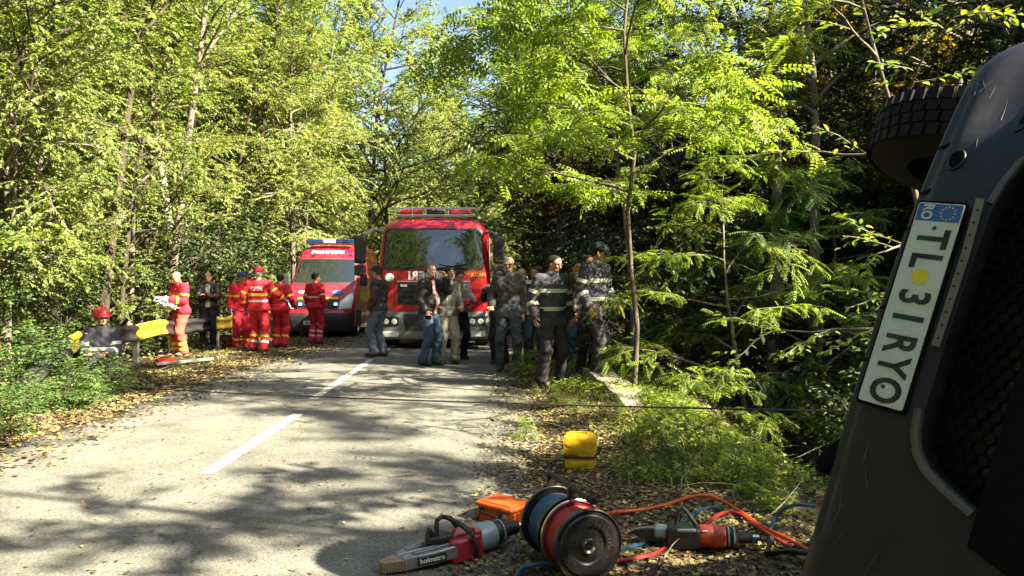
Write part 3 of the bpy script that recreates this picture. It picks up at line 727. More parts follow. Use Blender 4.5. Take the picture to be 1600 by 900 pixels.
# ------------------------------------------------------------------ vehicle surface tools
def lerp_tab(tab):
    xs_, ys_ = [a for a, b in tab], [b for a, b in tab]
    return lambda v: float(np.interp(v, xs_, ys_))
def sm_tab(tab):
    f = lerp_tab(tab); return lambda v: (f(v-0.03)+f(v)*2+f(v+0.03))/4
class Shell:
    """upright body: front outline y0(z), half width hw(z), corner radius cr(z), rear at yb(z)"""
    def __init__(s, y0, hw, cr, yb, bulge=0.05):
        s.y0, s.hw, s.cr, s.yb, s.bulge = y0, hw, cr, yb, bulge
    def yf(s, x, z):
        hw, r = s.hw(z), s.cr(z); ax = abs(x); y = s.y0(z)+s.bulge*(x/hw)**2
        e = ax-(hw-r)
        if e > 0: y += r-math.sqrt(max(0, r*r-min(e, r)**2))
        return y
    def pt(s, x, z): return Vector((x, s.yf(x, z), z))
    def nrm(s, x, z):
        e = 0.01; dx = s.pt(x+e, z)-s.pt(x-e, z); dz = s.pt(x, z+e)-s.pt(x, z-e)
        n = dx.cross(dz); n.normalize(); return n if n.y < 0 else -n
    def build(s, name, zs, mat, parent, top=True):
        bm = bmesh.new(); rings = []
        for z in zs:
            hw, r, yb = s.hw(z), s.cr(z), s.yb(z)
            xs_ = [-hw+r*(1-math.cos(a)) for a in np.linspace(0, math.pi/2, 7)]
            xs_ += list(np.linspace(-hw+r, hw-r, 9))[1:-1]+[-v for v in xs_[::-1]]
            ring = [bm.verts.new((x, s.yf(x, z), z)) for x in xs_]
            ring += [bm.verts.new((hw, yb*0.5, z)), bm.verts.new((hw-0.02, yb, z)), bm.verts.new((-hw+0.02, yb, z)), bm.verts.new((-hw, yb*0.5, z))]
            rings.append(ring)
        n = len(rings[0])
        for A, B in zip(rings, rings[1:]):
            for k in range(n): bm.faces.new((A[k], A[(k+1) % n], B[(k+1) % n], B[k]))
        bm.faces.new(rings[0][::-1]); bm.faces.new(rings[-1])
        bmesh.ops.recalc_face_normals(bm, faces=bm.faces)
        me = bpy.data.meshes.new(name); bm.to_mesh(me); bm.free()
        return link(name, me, mat, parent, 40)
def patch(name, poly, pt, nrm, off, th, mat, parent, step=0.08, smooth=40):
    """solid sheet that follows a surface: outline poly in surface coords"""
    P = []
    n = len(poly)
    for i in range(n):
        a, b = Vector(poly[i]), Vector(poly[(i+1) % n]); k = max(1, int((b-a).length/step))
        P += [a.lerp(b, j/k) for j in range(k)]
    nb_ = len(P); edges = [(i, (i+1) % nb_) for i in range(nb_)]
    def inside(q):
        c = False; j = n-1
        for i in range(n):
            xi, yi = poly[i]; xj, yj = poly[j]
            if (yi > q[1]) != (yj > q[1]) and q[0] < (xj-xi)*(q[1]-yi)/(yj-yi)+xi: c = not c
            j = i
        return c
    lo = [min(p[i] for p in P) for i in (0, 1)]; hi = [max(p[i] for p in P) for i in (0, 1)]
    for a in np.arange(lo[0]+step/2, hi[0], step):
        for b in np.arange(lo[1]+step/2, hi[1], step):
            q = Vector((a, b))
            if inside(q) and min((q-p).length for p in P[:nb_]) > step*0.45: P.append(q)
    vs, es, fs, *_ = geometry.delaunay_2d_cdt(P, edges, [list(range(nb_))], 1, 1e-5)
    bm = bmesh.new(); top, bot = [], []
    for v in vs:
        p, nn = pt(v[0], v[1]), nrm(v[0], v[1]); top.append(bm.verts.new(p+nn*off)); bot.append(bm.verts.new(p+nn*(off-th)))
    cnt = {}
    for f in fs:
        try: bm.faces.new([top[i] for i in f]); bm.faces.new([bot[i] for i in f][::-1])
        except ValueError: continue
        for k in range(len(f)):
            e = (f[k], f[(k+1) % len(f)]); cnt[e] = 1
    for (a, b) in cnt:
        if (b, a) not in cnt:
            try: bm.faces.new((top[b], top[a], bot[a], bot[b]))
            except ValueError: pass
    bmesh.ops.recalc_face_normals(bm, faces=bm.faces)
    me = bpy.data.meshes.new(name); bm.to_mesh(me); bm.free()
    return link(name, me, mat, parent, smooth)
def trap(x0, x1, z0, x2, x3, z1, r=0.04, n=4):
    """rounded quad: bottom x0..x1 at z0, top x2..x3 at z1"""
    c = [Vector((x0, z0)), Vector((x1, z0)), Vector((x3, z1)), Vector((x2, z1))]; out = []
    for i in range(4):
        p, a, b = c[i], c[i-1], c[(i+1) % 4]
        da, db = (a-p).normalized(), (b-p).normalized()
        s, e = p+da*r, p+db*r
        for k in range(n+1):
            t = k/n; out.append(tuple((1-t)**2*s+2*t*(1-t)*p+t*t*e))
    return out
def mat_glass_dark(name='windscreen_glass', base=(0.012, 0.016, 0.018)):
    t = NT(name); o = t.obj(); n = t.noise(4, 5, 0.6, o)
    t.pbr(base, t.ramp(n, [(0.4, (0.02,)*3), (0.9, (0.10,)*3)]), 0, None, 0.9, 1.0); t.m.node_tree.nodes['Principled BSDF'].inputs['Coat Roughness'].default_value = 0.015
    return t.m
def mat_emit(name, col, s):
    t = NT(name); e = t.n('ShaderNodeEmission'); e.inputs[0].default_value = tuple(col)+(1,); e.inputs[1].default_value = s
    t.l(e.outputs[0], t.out.inputs[0]); return t.m
RED = paint('fire_red', (0.50, 0.008, 0.016), 0.22, 0.6, dirt=0.2, dirtcol=(0.20, 0.08, 0.06))
RED2 = paint('ambulance_red', (0.38, 0.010, 0.032), 0.25, 0.5, dirt=0.2, dirtcol=(0.20, 0.09, 0.08))
BLACKP = paint('black_plastic', (0.022, 0.021, 0.024), 0.5, dirt=0.3, dirtcol=(0.08, 0.07, 0.06), bump=0.2)
GREYB = paint('bumper_grey', (0.17, 0.17, 0.16), 0.55, dirt=0.3, bump=0.1)
WHITEP = paint('white_paint', (0.80, 0.80, 0.77), 0.4, dirt=0.12)
SILV = paint('bright_metal', (0.62, 0.61, 0.58), 0.25, metal=1.0, dirt=0.3)
RUBBER = paint('tyre_rubber', (0.022, 0.020, 0.020), 0.85, dirt=0.5, dirtcol=(0.09, 0.075, 0.06), scale=6, bump=0.4)
YELP = paint('yellow_paint', (0.72, 0.47, 0.02), 0.4, dirt=0.2)
LENS = paint('lamp_lens', (0.75, 0.77, 0.72), 0.08, 1.0, dirt=0.05)
AMBER = paint('amber_lens', (0.75, 0.28, 0.02), 0.15, 1.0, dirt=0.05)
REDLENS = paint('red_lens', (0.62, 0.02, 0.03), 0.1, 1.0, dirt=0.05)
BLUELENS = paint('blue_lens', (0.015, 0.03, 0.11), 0.1, 1.0, dirt=0.05)
GLASS = mat_glass_dark()

def wheel(parent, c, r, w, side, name='wheel'):
    """road wheel with tread, axis along x"""
    ax = Vector((side, 0, 0)); mb = MB()
    mb.lathe([(r*0.60, -w/2), (r*0.93, -w/2), (r, -w*0.36), (r, w*0.36), (r*0.93, w/2), (r*0.60, w/2), (r*0.60, -w/2)], c, ax, 32, False)
    ty = mb.build(name, RUBBER, parent, 40)
    m2 = MB().lathe([(0, w*0.10), (r*0.22, w*0.16), (r*0.3, w*0.02), (r*0.52, w*0.10), (r*0.60, w*0.44), (r*0.62, w*0.44)], c, ax, 24, False)
    m2.build('rim', SILV, ty); return ty

# ------------------------------------------------------------------ fire engine
def fire_engine():
    d = 17.4; X = px_at(677, d); root = thing('fire_engine', 'red fire engine facing the camera in the road, mirrored white lettering over its black grille', 'fire engine', (X, d, rz(X, d)-0.02), R(1.5))
    y0 = sm_tab([(0, 0.04), (0.72, 0.0), (0.8, 0.0), (1.45, 0.0), (1.75, 0.05), (2.68, 0.19), (2.80, 0.26), (2.90, 0.42), (2.97, 0.75), (3.0, 1.2)])
    hw = lerp_tab([(0, 1.24), (1.7, 1.25), (2.55, 1.19), (2.75, 1.14), (2.88, 1.05), (2.97, 0.9), (3.0, 0.75)])
    cr = lerp_tab([(0, 0.16), (1.7, 0.20), (2.6, 0.22), (2.9, 0.3), (3.0, 0.35)])
    sh = Shell(y0, hw, cr, lambda z: 2.2, 0.06)
    sh.build('cab', [0.86, 0.9, 1.0, 1.2, 1.42, 1.5, 1.6, 1.7, 1.78, 2.0, 2.3, 2.55, 2.66, 2.72, 2.78, 2.83, 2.87, 2.90, 2.93, 2.955, 2.975, 2.99, 3.0], RED, root)
    f = lambda n, poly, off, th, m, st=0.1, par=root: patch(n, poly, sh.pt, sh.nrm, off, th, m, par, st)
    f('windscreen_seal', trap(-1.13, 1.13, 1.76, -1.08, 1.08, 2.70, 0.12), 0.006, 0.03, BLACKP)
    ws = f('windscreen', trap(-1.09, 1.09, 1.80, -1.045, 1.045, 2.66, 0.11), 0.011, 0.02, GLASS)
    for sx, x0 in ((-0.75, -0.75), (0.0, 0.0), (0.72, 0.72)):
        mb = MB(); pts = [sh.pt(x0+t*0.72, 1.79+0.10*t)+sh.nrm(x0, 1.8)*0.035 for t in np.linspace(0, 1, 6)] if x0 < 0.5 else [sh.pt(x0-t*0.6, 1.79+0.10*t)+sh.nrm(x0, 1.8)*0.035 for t in np.linspace(0, 1, 6)]
        mb.tube(pts, 0.012, 6).build('wiper', BLACKP, root)
    # grille
    f('grille', trap(-0.78, 0.80, 1.00, -0.80, 0.82, 1.49, 0.05), 0.004, 0.05, BLACKP)
    for i in range(4):
        z = 1.07+i*0.115
        f('grille_slat', [(-0.74, z), (0.76, z), (0.76, z+0.055), (-0.74, z+0.055)], 0.022, 0.03, BLACKP)
    for x0 in (-0.72, 0.60):
        f('reflector_tab', [(x0, 1.40), (x0+0.14, 1.40), (x0+0.14, 1.45), (x0, 1.45)], 0.03, 0.012, WHITEP)
    f('grille_trim', [(-0.80, 1.50), (0.82, 1.50), (0.82, 1.525), (-0.80, 1.525)], 0.02, 0.03, SILV)
    # mirrored lettering and maker's lettering
    def lettering(txt, cx, z, size, mat, mirror, bold=0.008, sp=1.0):
        M = frame(sh.pt(cx, z)+sh.nrm(cx, z)*0.006, (1, 0, 0), (0, 0, 1))
        return text_mesh('lettering', txt, size, mat, root, M, 0.005, bold, mirror=mirror, spacing=sp)
    lettering('POMPIERI', 0.03, 1.635, 0.255, WHITEP, True, 0.010, 1.12)
    lettering('VOLKAN', 0.93, 1.66, 0.115, YELP, False, 0.004)
    # panel seams
    for x in (-0.86, 0.88):
        f('panel_seam', [(x, 0.88), (x+0.012, 0.88), (x+0.012, 1.72), (x, 1.72)], 0.002, 0.01, BLACKP)
    # round spot lamp on the front
    c = sh.pt(-0.98, 1.60)
    MB().lathe([(0.0, 0.06), (0.075, 0.055), (0.095, 0.035), (0.105, 0.0), (0.10, -0.03)], c, (0, -1, 0), 20).build('spot_lamp', LENS, root)
    MB().lathe([(0.03, 0.05), (0.045, 0.02), (0.045, -0.03)], sh.pt(-1.0, 1.36), (0, -1, 0), 14).build('horn', BLACKP, root)
    # bumper
    by = Shell(lerp_tab([(0, 0.03), (0.22, -0.02), (0.3, -0.06), (0.8, -0.04), (0.9, 0.0)]), lambda z: 1.26, lambda z: 0.2, lambda z: 0.8, 0.05)
    bp = by.build('bumper', [0.24, 0.27, 0.32, 0.5, 0.7, 0.82, 0.85], GREYB, root)
    g = lambda n, poly, off, th, m, par=bp: patch(n, poly, by.pt, by.nrm, off, th, m, par, 0.08)
    g('bumper_recess', trap(-0.62, 0.62, 0.42, -0.66, 0.66, 0.80, 0.05), 0.003, 0.03, BLACKP)
    for s in (-1, 1):
        a, b = sorted((s*0.76, s*1.16))
        hl = g('headlight', trap(a, b, 0.52, a, b, 0.74, 0.05), 0.008, 0.04, BLACKP)
        for xc in (0.86, 1.04):
            MB().lathe([(0.0, 0.03), (0.05, 0.026), (0.072, 0.0), (0.072, -0.02)], by.pt(s*xc, 0.63), by.nrm(s*xc, 0.63), 16).build('lamp', LENS, hl)
        g('step_plate', trap(a, b, 0.30, a, b, 0.42, 0.03), 0.008, 0.03, WHITEP)
    # roof light bar: cage, red lenses, dark centre
    lb = MB().box((0, 0.78, 3.01), (1.78, 0.30, 0.035)).build('light_bar', SILV, root, bev=0.008)
    for x0, x1 in ((-0.80, -0.30), (0.28, 0.80)):
        MB().box(((x0+x1)/2, 0.78, 3.10), (x1-x0, 0.22, 0.13)).build('red_lens', REDLENS, lb, bev=0.025)
    MB().box((0.0, 0.78, 3.09), (0.40, 0.18, 0.12)).build('centre_unit', BLACKP, lb, bev=0.01)
    mb = MB(); yy = 0.60
    for z in (3.03, 3.19): mb.tube([(-0.98, yy+0.25, z), (-0.93, yy, z), (0.93, yy, z), (0.98, yy+0.25, z)], 0.013, 6)
    for x in (-0.90, -0.52, 0.02-0.28, 0.30, 0.56, 0.92): mb.tube([(x, yy, 2.99), (x, yy, 3.19)], 0.011, 6)
    mb.tube([(-0.98, yy+0.25, 3.19), (0.98, yy+0.25, 3.19)], 0.011, 6); mb.build('cage', SILV, lb)
    # mirrors
    for s in (-1, 1):
        ar = MB().tube([(s*1.14, 0.25, 2.62), (s*1.30, -0.05, 2.66), (s*1.52, -0.08, 2.55)] if s < 0 else [(s*1.12, 0.3, 2.60), (s*1.28, 0.1, 2.62), (s*1.40, 0.08, 2.52)], 0.045 if s < 0 else 0.03, 8).build('mirror_arm', GREYB, root)
        xm = s*1.60 if s < 0 else 1.45
        MB().box((xm, -0.04 if s < 0 else 0.1, 2.22), (0.26, 0.15, 0.62)).build('mirror_housing', BLACKP, ar, bev=0.05, seg=3)
        MB().box((xm, -0.04 if s < 0 else 0.1, 1.76), (0.25, 0.13, 0.24)).build('mirror_housing', BLACKP, ar, bev=0.04, seg=3)
    # side doors, glass and steps
    for s in (-1, 1):
        MB().box((s*1.225, 0.95, 2.12), (0.03, 0.95, 0.72)).build('side_window', GLASS, root, bev=0.01)
        MB().box((s*1.255, 1.02, 1.30), (0.012, 1.10, 0.85)).build('door', RED, root, bev=0.004)
        wheel(root, Vector((s*1.06, 1.35, 0.50)), 0.50, 0.30, s)
        wheel(root, Vector((s*1.02, 5.4, 0.50)), 0.50, 0.34, s)
        MB().box((s*1.22, 1.35, 1.02), (0.06, 1.3, 0.07)).build('wheel_arch', BLACKP, root, bev=0.02)
    MB().box((0, 4.9, 1.75), (2.46, 5.2, 2.1)).build('equipment_body', RED, root, bev=0.04)
    for s in (-1, 1):
        for k in range(3): MB().box((s*1.235, 3.2+k*1.6, 1.85), (0.02, 1.4, 1.5)).build('roller_shutter', SILV, root, bev=0.005)
    MB().box((0, 4.2, 0.62), (1.5, 6.0, 0.34)).build('chassis', BLACKP, root)
    MB().box((0, 0.9, 0.75), (2.0, 1.4, 0.4)).build('engine_underside', BLACKP, root)
fire_engine()

# ------------------------------------------------------------------ ambulance van
def ambulance():
    d = 21.6; X = px_at(495, d); gz = rz(X, d) if X > -4.5 else hz(X, d)
    root = thing('ambulance', 'red high-roofed ambulance van with a dark light bar, parked on the shoulder beside the guardrail', 'ambulance', (X, d, gz-0.02), R(2))
    y0 = sm_tab([(0.15, 0.08), (0.3, 0.01), (0.62, -0.03), (0.78, 0.02), (0.95, 0.03), (1.10, 0.10), (1.22, 0.25), (1.34, 0.52), (1.47, 0.90), (1.55, 0.98), (2.22, 1.50), (2.40, 1.66), (2.55, 1.86), (2.65, 2.15), (2.70, 2.5)])
    hw = lerp_tab([(0.15, 0.94), (0.5, 0.98), (1.4, 0.98), (2.2, 0.89), (2.55, 0.83), (2.66, 0.72), (2.70, 0.6)])
    cr = lerp_tab([(0.15, 0.3), (0.9, 0.28), (1.3, 0.20), (1.5, 0.12), (2.2, 0.14), (2.6, 0.2), (2.7, 0.2)])
    sh = Shell(y0, hw, cr, lambda z: 5.8, 0.12)
    sh.build('body', [0.3, 0.4, 0.5, 0.62, 0.7, 0.78, 0.86, 0.95, 1.02, 1.1, 1.16, 1.22, 1.28, 1.34, 1.4, 1.47, 1.51, 1.55, 1.7, 1.9, 2.1, 2.22, 2.3, 2.4, 2.48, 2.55, 2.6, 2.65, 2.68, 2.70], RED2, root)
    f = lambda n, poly, off, th, m, par=root, st=0.08: patch(n, poly, sh.pt, sh.nrm, off, th, m, par, st)
    f('windscreen_seal', trap(-0.88, 0.88, 1.525, -0.80, 0.80, 2.25, 0.09), 0.005, 0.02, BLACKP)
    f('windscreen', trap(-0.85, 0.85, 1.56, -0.77, 0.77, 2.215, 0.08), 0.010, 0.02, GLASS)
    f('bumper', trap(-0.93, 0.93, 0.22, -0.97, 0.97, 0.70, 0.06), 0.02, 0.04, BLACKP)
    f('bumper_lip', trap(-0.95, 0.95, 0.71, -0.95, 0.95, 0.80, 0.03), 0.022, 0.04, RED2)
    gr = f('grille', trap(-0.56, 0.56, 0.84, -0.60, 0.60, 1.08, 0.04), 0.006, 0.02, BLACKP)
    for z in (0.90, 0.98): f('grille_slat', [(-0.54, z), (0.54, z), (0.54, z+0.03), (-0.54, z+0.03)], 0.02, 0.02, BLACKP, gr)
    BL = mat_emit('blue_strobe', (0.05, 0.15, 1.0), 6.0)
    for x in (-0.50, 0.46): f('strobe_light', trap(x, x+0.08, 0.93, x, x+0.08, 0.98, 0.015), 0.03, 0.02, BL, root, 0.04)
    for s in (-1, 1):
        a = [(s*0.58, 0.82), (s*0.90, 0.84), (s*0.94, 1.12), (s*0.90, 1.26), (s*0.80, 1.20), (s*0.62, 1.02)]
        if s < 0: a = a[::-1]
        hl = f('headlight', a, 0.012, 0.03, LENS)
        b = [(s*0.64, 0.87), (s*0.86, 0.88), (s*0.88, 1.05), (s*0.70, 1.0)]
        if s < 0: b = b[::-1]
        f('lamp', b, 0.018, 0.01, WHITEP, hl)
        MB().box((s*1.10, 1.15, 1.62), (0.20, 0.14, 0.34)).build('mirror', BLACKP, root, bev=0.04, seg=3)
        MB().bar((s*0.93, 1.2, 1.50), (s*1.08, 1.16, 1.52), 0.05, 0.05).build('mirror_arm', BLACKP, root)
        MB().box((s*0.925, 1.85, 1.86), (0.03, 0.85, 0.52)).build('side_window', GLASS, root, bev=0.02)
        wheel(root, Vector((s*0.86, 0.98, 0.36)), 0.36, 0.24, s); wheel(root, Vector((s*0.86, 4.6, 0.36)), 0.36, 0.24, s)
        MB().box((s*0.975, 3.4, 1.15), (0.02, 4.2, 0.20)).build('side_stripe', YELP, root, bev=0.004)
        MB().box((s*0.978, 0.98, 0.55), (0.02, 0.9, 0.42)).build('wheel_arch', BLACKP, root, bev=0.01)
    f('hood_stripe', [(-0.56, 1.10), (0.56, 1.10), (0.54, 1.145), (-0.54, 1.145)], 0.004, 0.01, YELP)
    f('hood_vent', [(-0.80, 1.475), (-0.45, 1.485), (-0.45, 1.51), (-0.80, 1.505)], 0.004, 0.01, BLACKP)
    f('hood_vent', [(0.45, 1.485), (0.80, 1.475), (0.80, 1.505), (0.45, 1.51)], 0.004, 0.01, BLACKP)
    f('number_plate', trap(-0.36, 0.16, 0.40, -0.36, 0.16, 0.51, 0.01), 0.035, 0.012, WHITEP)
    n = sh.nrm(-0.1, 0.455); c = sh.pt(-0.1, 0.455)
    text_mesh('plate_text', 'MAI', 0.11, BLACKP, root, frame(sh.pt(-0.22, 0.455)+n*0.037, (1, 0, 0), (0, 0, 1)), 0.002, 0.002)
    def lettering(nm, txt, cx, z, size, mat, bold):
        n = sh.nrm(cx, z); up = (sh.pt(cx, z+0.02)-sh.pt(cx, z-0.02))
        text_mesh(nm, txt, size, mat, root, frame(sh.pt(cx, z)+n*0.008, (1, 0, 0), up), 0.006, bold)
    lettering('lettering', 'POMPIERII', -0.02, 2.43, 0.215, WHITEP, 0.006)
    lettering('lettering', 'SMURD', -0.25, 1.28, 0.20, WHITEP, 0.008)
    n = sh.nrm(0.50, 1.27); up = sh.pt(0.5, 1.29)-sh.pt(0.5, 1.25)
    M = frame(sh.pt(0.50, 1.27)+n*0.012, (1, 0, 0), up)
    BLUEP = paint('emblem_blue', (0.05, 0.20, 0.50), 0.4, dirt=0.1)
    mb = MB()
    for k in range(3):
        a = R(60*k); mb.box((0, 0, 0), (0.30, 0.075, 0.012), Matrix.Rotation(a, 3, 'Z'))
    o = mb.build('emblem', BLUEP, root); o.data.transform(M)
    for x in (-0.40, 0.66): MB().lathe([(0.035, 0.05), (0.04, 0), (0.035, -0.05)], sh.pt(x, 2.36)+Vector((0, -0.02, 0)), (0, -1, 0.3), 12).build('marker_light', BLACKP, root)
    lb = MB().box((0.0, 1.98, 2.70), (1.44, 0.30, 0.03)).build('light_bar', BLACKP, root, bev=0.01)
    for x0, x1, m in ((-0.70, -0.20, BLUELENS), (-0.20, 0.16, WHITEP), (0.16, 0.70, BLUELENS)):
        MB().box(((x0+x1)/2, 1.98, 2.775), (x1-x0-0.006, 0.28, 0.12)).build('light_module', m, lb, bev=0.02)
    for x in np.linspace(-0.78, 0.8, 6): MB().box((x, 2.45, 2.715), (0.05, 0.07, 0.03)).build('roof_bracket', WHITEP, root, bev=0.008)
ambulance()

# ------------------------------------------------------------------ guardrail
def guardrail():
    root = thing('guardrail', 'steel guardrail with yellow and black painted sections, its near end bent down into the weeds', 'guardrail', (0, 0, 0))
    YG = paint('rail_yellow', (0.78, 0.55, 0.02), 0.45, dirt=0.3, scale=5); BG = paint('rail_black', (0.018, 0.017, 0.019), 0.5, dirt=0.2, dirtcol=(0.07, 0.06, 0.05), scale=5)
    GALV = paint('galvanised', (0.42, 0.42, 0.40), 0.45, metal=0.6, dirt=0.3)
    prof = [(0.0, -0.155), (0.03, -0.15), (0.075, -0.115), (0.08, -0.085), (0.03, -0.03), (0.02, 0.0), (0.03, 0.03), (0.08, 0.085), (0.075, 0.115), (0.03, 0.15), (0.0, 0.155)]
    path = [(-7.0, 11.1, -0.10), (-6.97, 11.6, 0.14), (-6.95, 12.0, 0.34), (-6.93, 12.5, 0.50)]
    y = 12.5
    while y < 34: y += 0.5; path.append((-6.92+0.01*max(0, y-20)**1.3, y, 0.55+hz(-6.6, y)+0.02))
    P = np.array(path); s = np.concatenate([[0], np.cumsum(np.linalg.norm(np.diff(P, axis=0), axis=1))])
    def at_y(y): return np.array([np.interp(y, P[:, 1], P[:, k]) for k in range(3)])
    bounds = [(11.1, 12.3, BG), (12.3, 12.55, YG), (12.55, 14.45, BG), (14.45, 15.65, YG), (15.65, 18.0, BG), (18.0, 19.8, YG), (19.8, 22.2, BG), (22.2, 23.8, YG), (23.8, 26.5, BG), (26.5, 28.2, YG), (28.2, 32, BG)]
    for y0, y1, m in bounds:
        ys_ = np.linspace(y0, y1, max(2, int((y1-y0)/0.25)+1)); bm = bmesh.new(); rows = []
        for y in ys_:
            p = at_y(y); row = []
            for sgn in (0, 1):
                for (a, b) in (prof if sgn == 0 else prof[::-1]):
                    row.append(bm.verts.new((p[0]+a-0.006*sgn, p[1], p[2]+b)))
            rows.append(row)
        n = len(rows[0])
        for A, B in zip(rows, rows[1:]):
            for k in range(n): bm.faces.new((A[k], A[(k+1) % n], B[(k+1) % n], B[k]))
        bm.faces.new(rows[0][::-1]); bm.faces.new(rows[-1]); bmesh.ops.recalc_face_normals(bm, faces=bm.faces)
        me = bpy.data.meshes.new('beam'); bm.to_mesh(me); bm.free(); link('beam', me, m, root, 40)
    for y in (12.4, 14.6, 18.6, 22.6, 26.6, 30.6):
        p = at_y(y); g = hz(p[0]-0.1, y)
        MB().box((p[0]-0.06, y, (g-0.3+p[2])/2), (0.10, 0.07, p[2]-g+0.5)).build('post', GALV, root, bev=0.01)
        MB().box((p[0]-0.004, y, p[2]), (0.05, 0.16, 0.14)).build('spacer', GALV, root, bev=0.01)
guardrail()
# fallen rail post and loose bar lying by the rail
t = MB().bar((-6.35, 14.0, hz(-6.35, 14.0)+0.05), (-5.55, 14.6, hz(-5.55, 14.6)+0.08), 0.10, 0.05).build('metal_bar', paint('galvanised', (0,0,0)), None, bev=0.008)
tag(t, 'pale galvanised bar lying on the leaves left of the paramedic with the white bag', 'metal bar')
# ------------------------------------------------------------------ overturned van, lying on its side over the verge
VAN_C = Vector((0.98908, 1.93427, 1.43294))
VAN_U = Vector((0.32186, 0.06490, 0.94456)); VAN_V = Vector((0.57752, -0.80401, -0.14154)); VAN_W = Vector((-0.75025, -0.59106, 0.29626))
VAN_M = Matrix((VAN_V, VAN_U, VAN_W)).transposed().to_4x4(); VAN_M.translation = VAN_C
def gp(px, py, lift=0.0):
    d = F_PX*CAM_H/(py-435)
    for _ in range(25): d = 0.5*d+0.5*F_PX*(CAM_H-surf((px-800)/F_PX*d, d)-lift)/(py-435)
    x = (px-800)/F_PX*d; return Vector((x, d, surf(x, d)+lift))
def van():
    base = (2.6, 3.3, hz(2.6, 3.3))
    root = thing('overturned_van', 'dark van lying on its side close to the camera, bumper, number plate and grille upright', 'van', base)
    L = Matrix.Translation(-Vector(base)) @ VAN_M            # van frame (x=car up, y=car side, z=forward) -> root
    VP = paint('van_bumper', (0.010, 0.010, 0.017), 0.40, 0.0, dirt=0.5, dirtcol=(0.034, 0.034, 0.044), scale=5, bump=0.10, spec=0.38)
    VB = paint('van_body', (0.020, 0.020, 0.024), 0.35, 0.4, dirt=0.35, dirtcol=(0.15, 0.14, 0.12), scale=3)
    VT = paint('van_tyre', (0.010, 0.010, 0.011), 0.8, dirt=0.4, dirtcol=(0.030, 0.027, 0.025), scale=7, bump=0.4, spec=0.25)
    DK = paint('van_dark', (0.006, 0.0055, 0.007), 0.7, dirt=0.2, dirtcol=(0.012, 0.011, 0.012), spec=0.06)
    RIM = paint('rim_plastic', (0.045, 0.044, 0.05), 0.30, 0.2, dirt=0.3)
    hw, v0, v1, rc, rf, UC = 0.96, -0.118, 0.80, 0.20, 0.085, -0.13
    def edge(v, u):
        """distance inside the rounded outline"""
        qx = abs(v-(v0+v1)/2)-((v1-v0)/2-rc); qy = abs(u-UC)-(hw-rc)
        return -(math.hypot(max(qx, 0), max(qy, 0))+min(max(qx, qy), 0)-rc)
    def g(v, u):
        e = edge(v, u); z = -0.13*((u*0.95 if u > 0 else u*0.45)/0.77)**2-0.10*max(0, v-0.33)/0.5
        if e < rf: z -= rf-math.sqrt(max(0, rf*rf-(rf-max(e, 0))**2))
        z += 0.010*math.exp(-((v-0.04)/0.10)**2)*math.exp(-(u/0.45)**6)
        z -= 0.020*math.exp(-((v+0.075)/0.012)**2)*(1 if abs(u) < 0.6 else 0)*0.6
        # crease that sweeps up to the lamp corner
        c = 0.47+0.9*(v-0.0)+(0.25 if u < 0 else 0)
        z -= 0.030/(1+math.exp(-(abs(u)-c)/0.012))*(1/(1+math.exp(-(v-0.0)/0.02)))
        return z
    pt = lambda v, u: Vector((v, u, g(v, u)))
    def nrm(v, u):
        h = 0.004; n = (pt(v+h, u)-pt(v-h, u)).cross(pt(v, u+h)-pt(v, u-h)); n.normalize(); return n if n.z > 0 else -n
    OP = [(0.098, -0.235), (0.104, -0.29), (0.122, -0.335), (0.15, -0.365), (0.20, -0.392), (0.265, -0.42), (0.265, 0.46), (0.21, 0.44), (0.165, 0.415), (0.135, 0.38), (0.118, 0.33), (0.106, 0.27)]
    def in_op(q):
        c = False; n = len(OP); j = n-1
        for i in range(n):
            xi, yi = OP[i]; xj, yj = OP[j]
            if (yi > q[1]) != (yj > q[1]) and q[0] < (xj-xi)*(q[1]-yi)/(yj-yi)+xi: c = not c
            j = i
        return c
    # outline of the fascia with the grille opening cut out
    out = []
    for sx, sy, a0 in ((1, 1, 0), (-1, 1, 90), (-1, -1, 180), (1, -1, 270)):
        for k in range(9):
            a = R(a0+90*k/8); out.append(Vector(((v0+v1)/2+sx*((v1-v0)/2-rc)+rc*math.cos(a), UC+sy*(hw-rc)+rc*math.sin(a))))
    P = []; E = []
    def ring(pl, step):
        s0 = len(P)
        for i in range(len(pl)):
            a, b = Vector(pl[i]), Vector(pl[(i+1) % len(pl)]); k = max(1, int((b-a).length/step)); P.extend([a.lerp(b, j/k) for j in range(k)])
        n = len(P)-s0; E.extend([(s0+i, s0+(i+1) % n) for i in range(n)]); return s0, n
    ring(out, 0.03); o0, on = ring(OP, 0.02)
    for v in list(np.arange(v0+0.004, v0+0.10, 0.012))+list(np.arange(v0+0.10, v1, 0.022)):
        for u in np.arange(UC-hw+0.006, UC+hw, 0.022):
            if edge(v, u) > 0.006 and not in_op((v, u)): P.append(Vector((v, u+0.0003)))
    vs, es, fs, *_ = geometry.delaunay_2d_cdt(P, E, [], 0, 1e-5)
    bm = bmesh.new(); bv = [bm.verts.new(pt(q[0], q[1])) for q in vs]
    for f in fs:
        cx_ = sum(vs[i][0] for i in f)/3; cy_ = sum(vs[i][1] for i in f)/3
        if edge(cx_, cy_) > -0.002 and not in_op((cx_, cy_)): bm.faces.new([bv[i] for i in f])
    # turn the rims inward so that the skin has depth
    bmesh.ops.recalc_face_normals(bm, faces=bm.faces)
    bnd = [e for e in bm.edges if e.is_boundary]
    r = bmesh.ops.extrude_edge_only(bm, edges=bnd)
    for vtx in [q for q in r['geom'] if isinstance(q, bmesh.types.BMVert)]:
        if in_op((vtx.co.x+0.004 if vtx.co.x < 0.11 else vtx.co.x-0.004, vtx.co.y*0.985)): vtx.co.z -= 0.07
        else: vtx.co.z -= 0.16
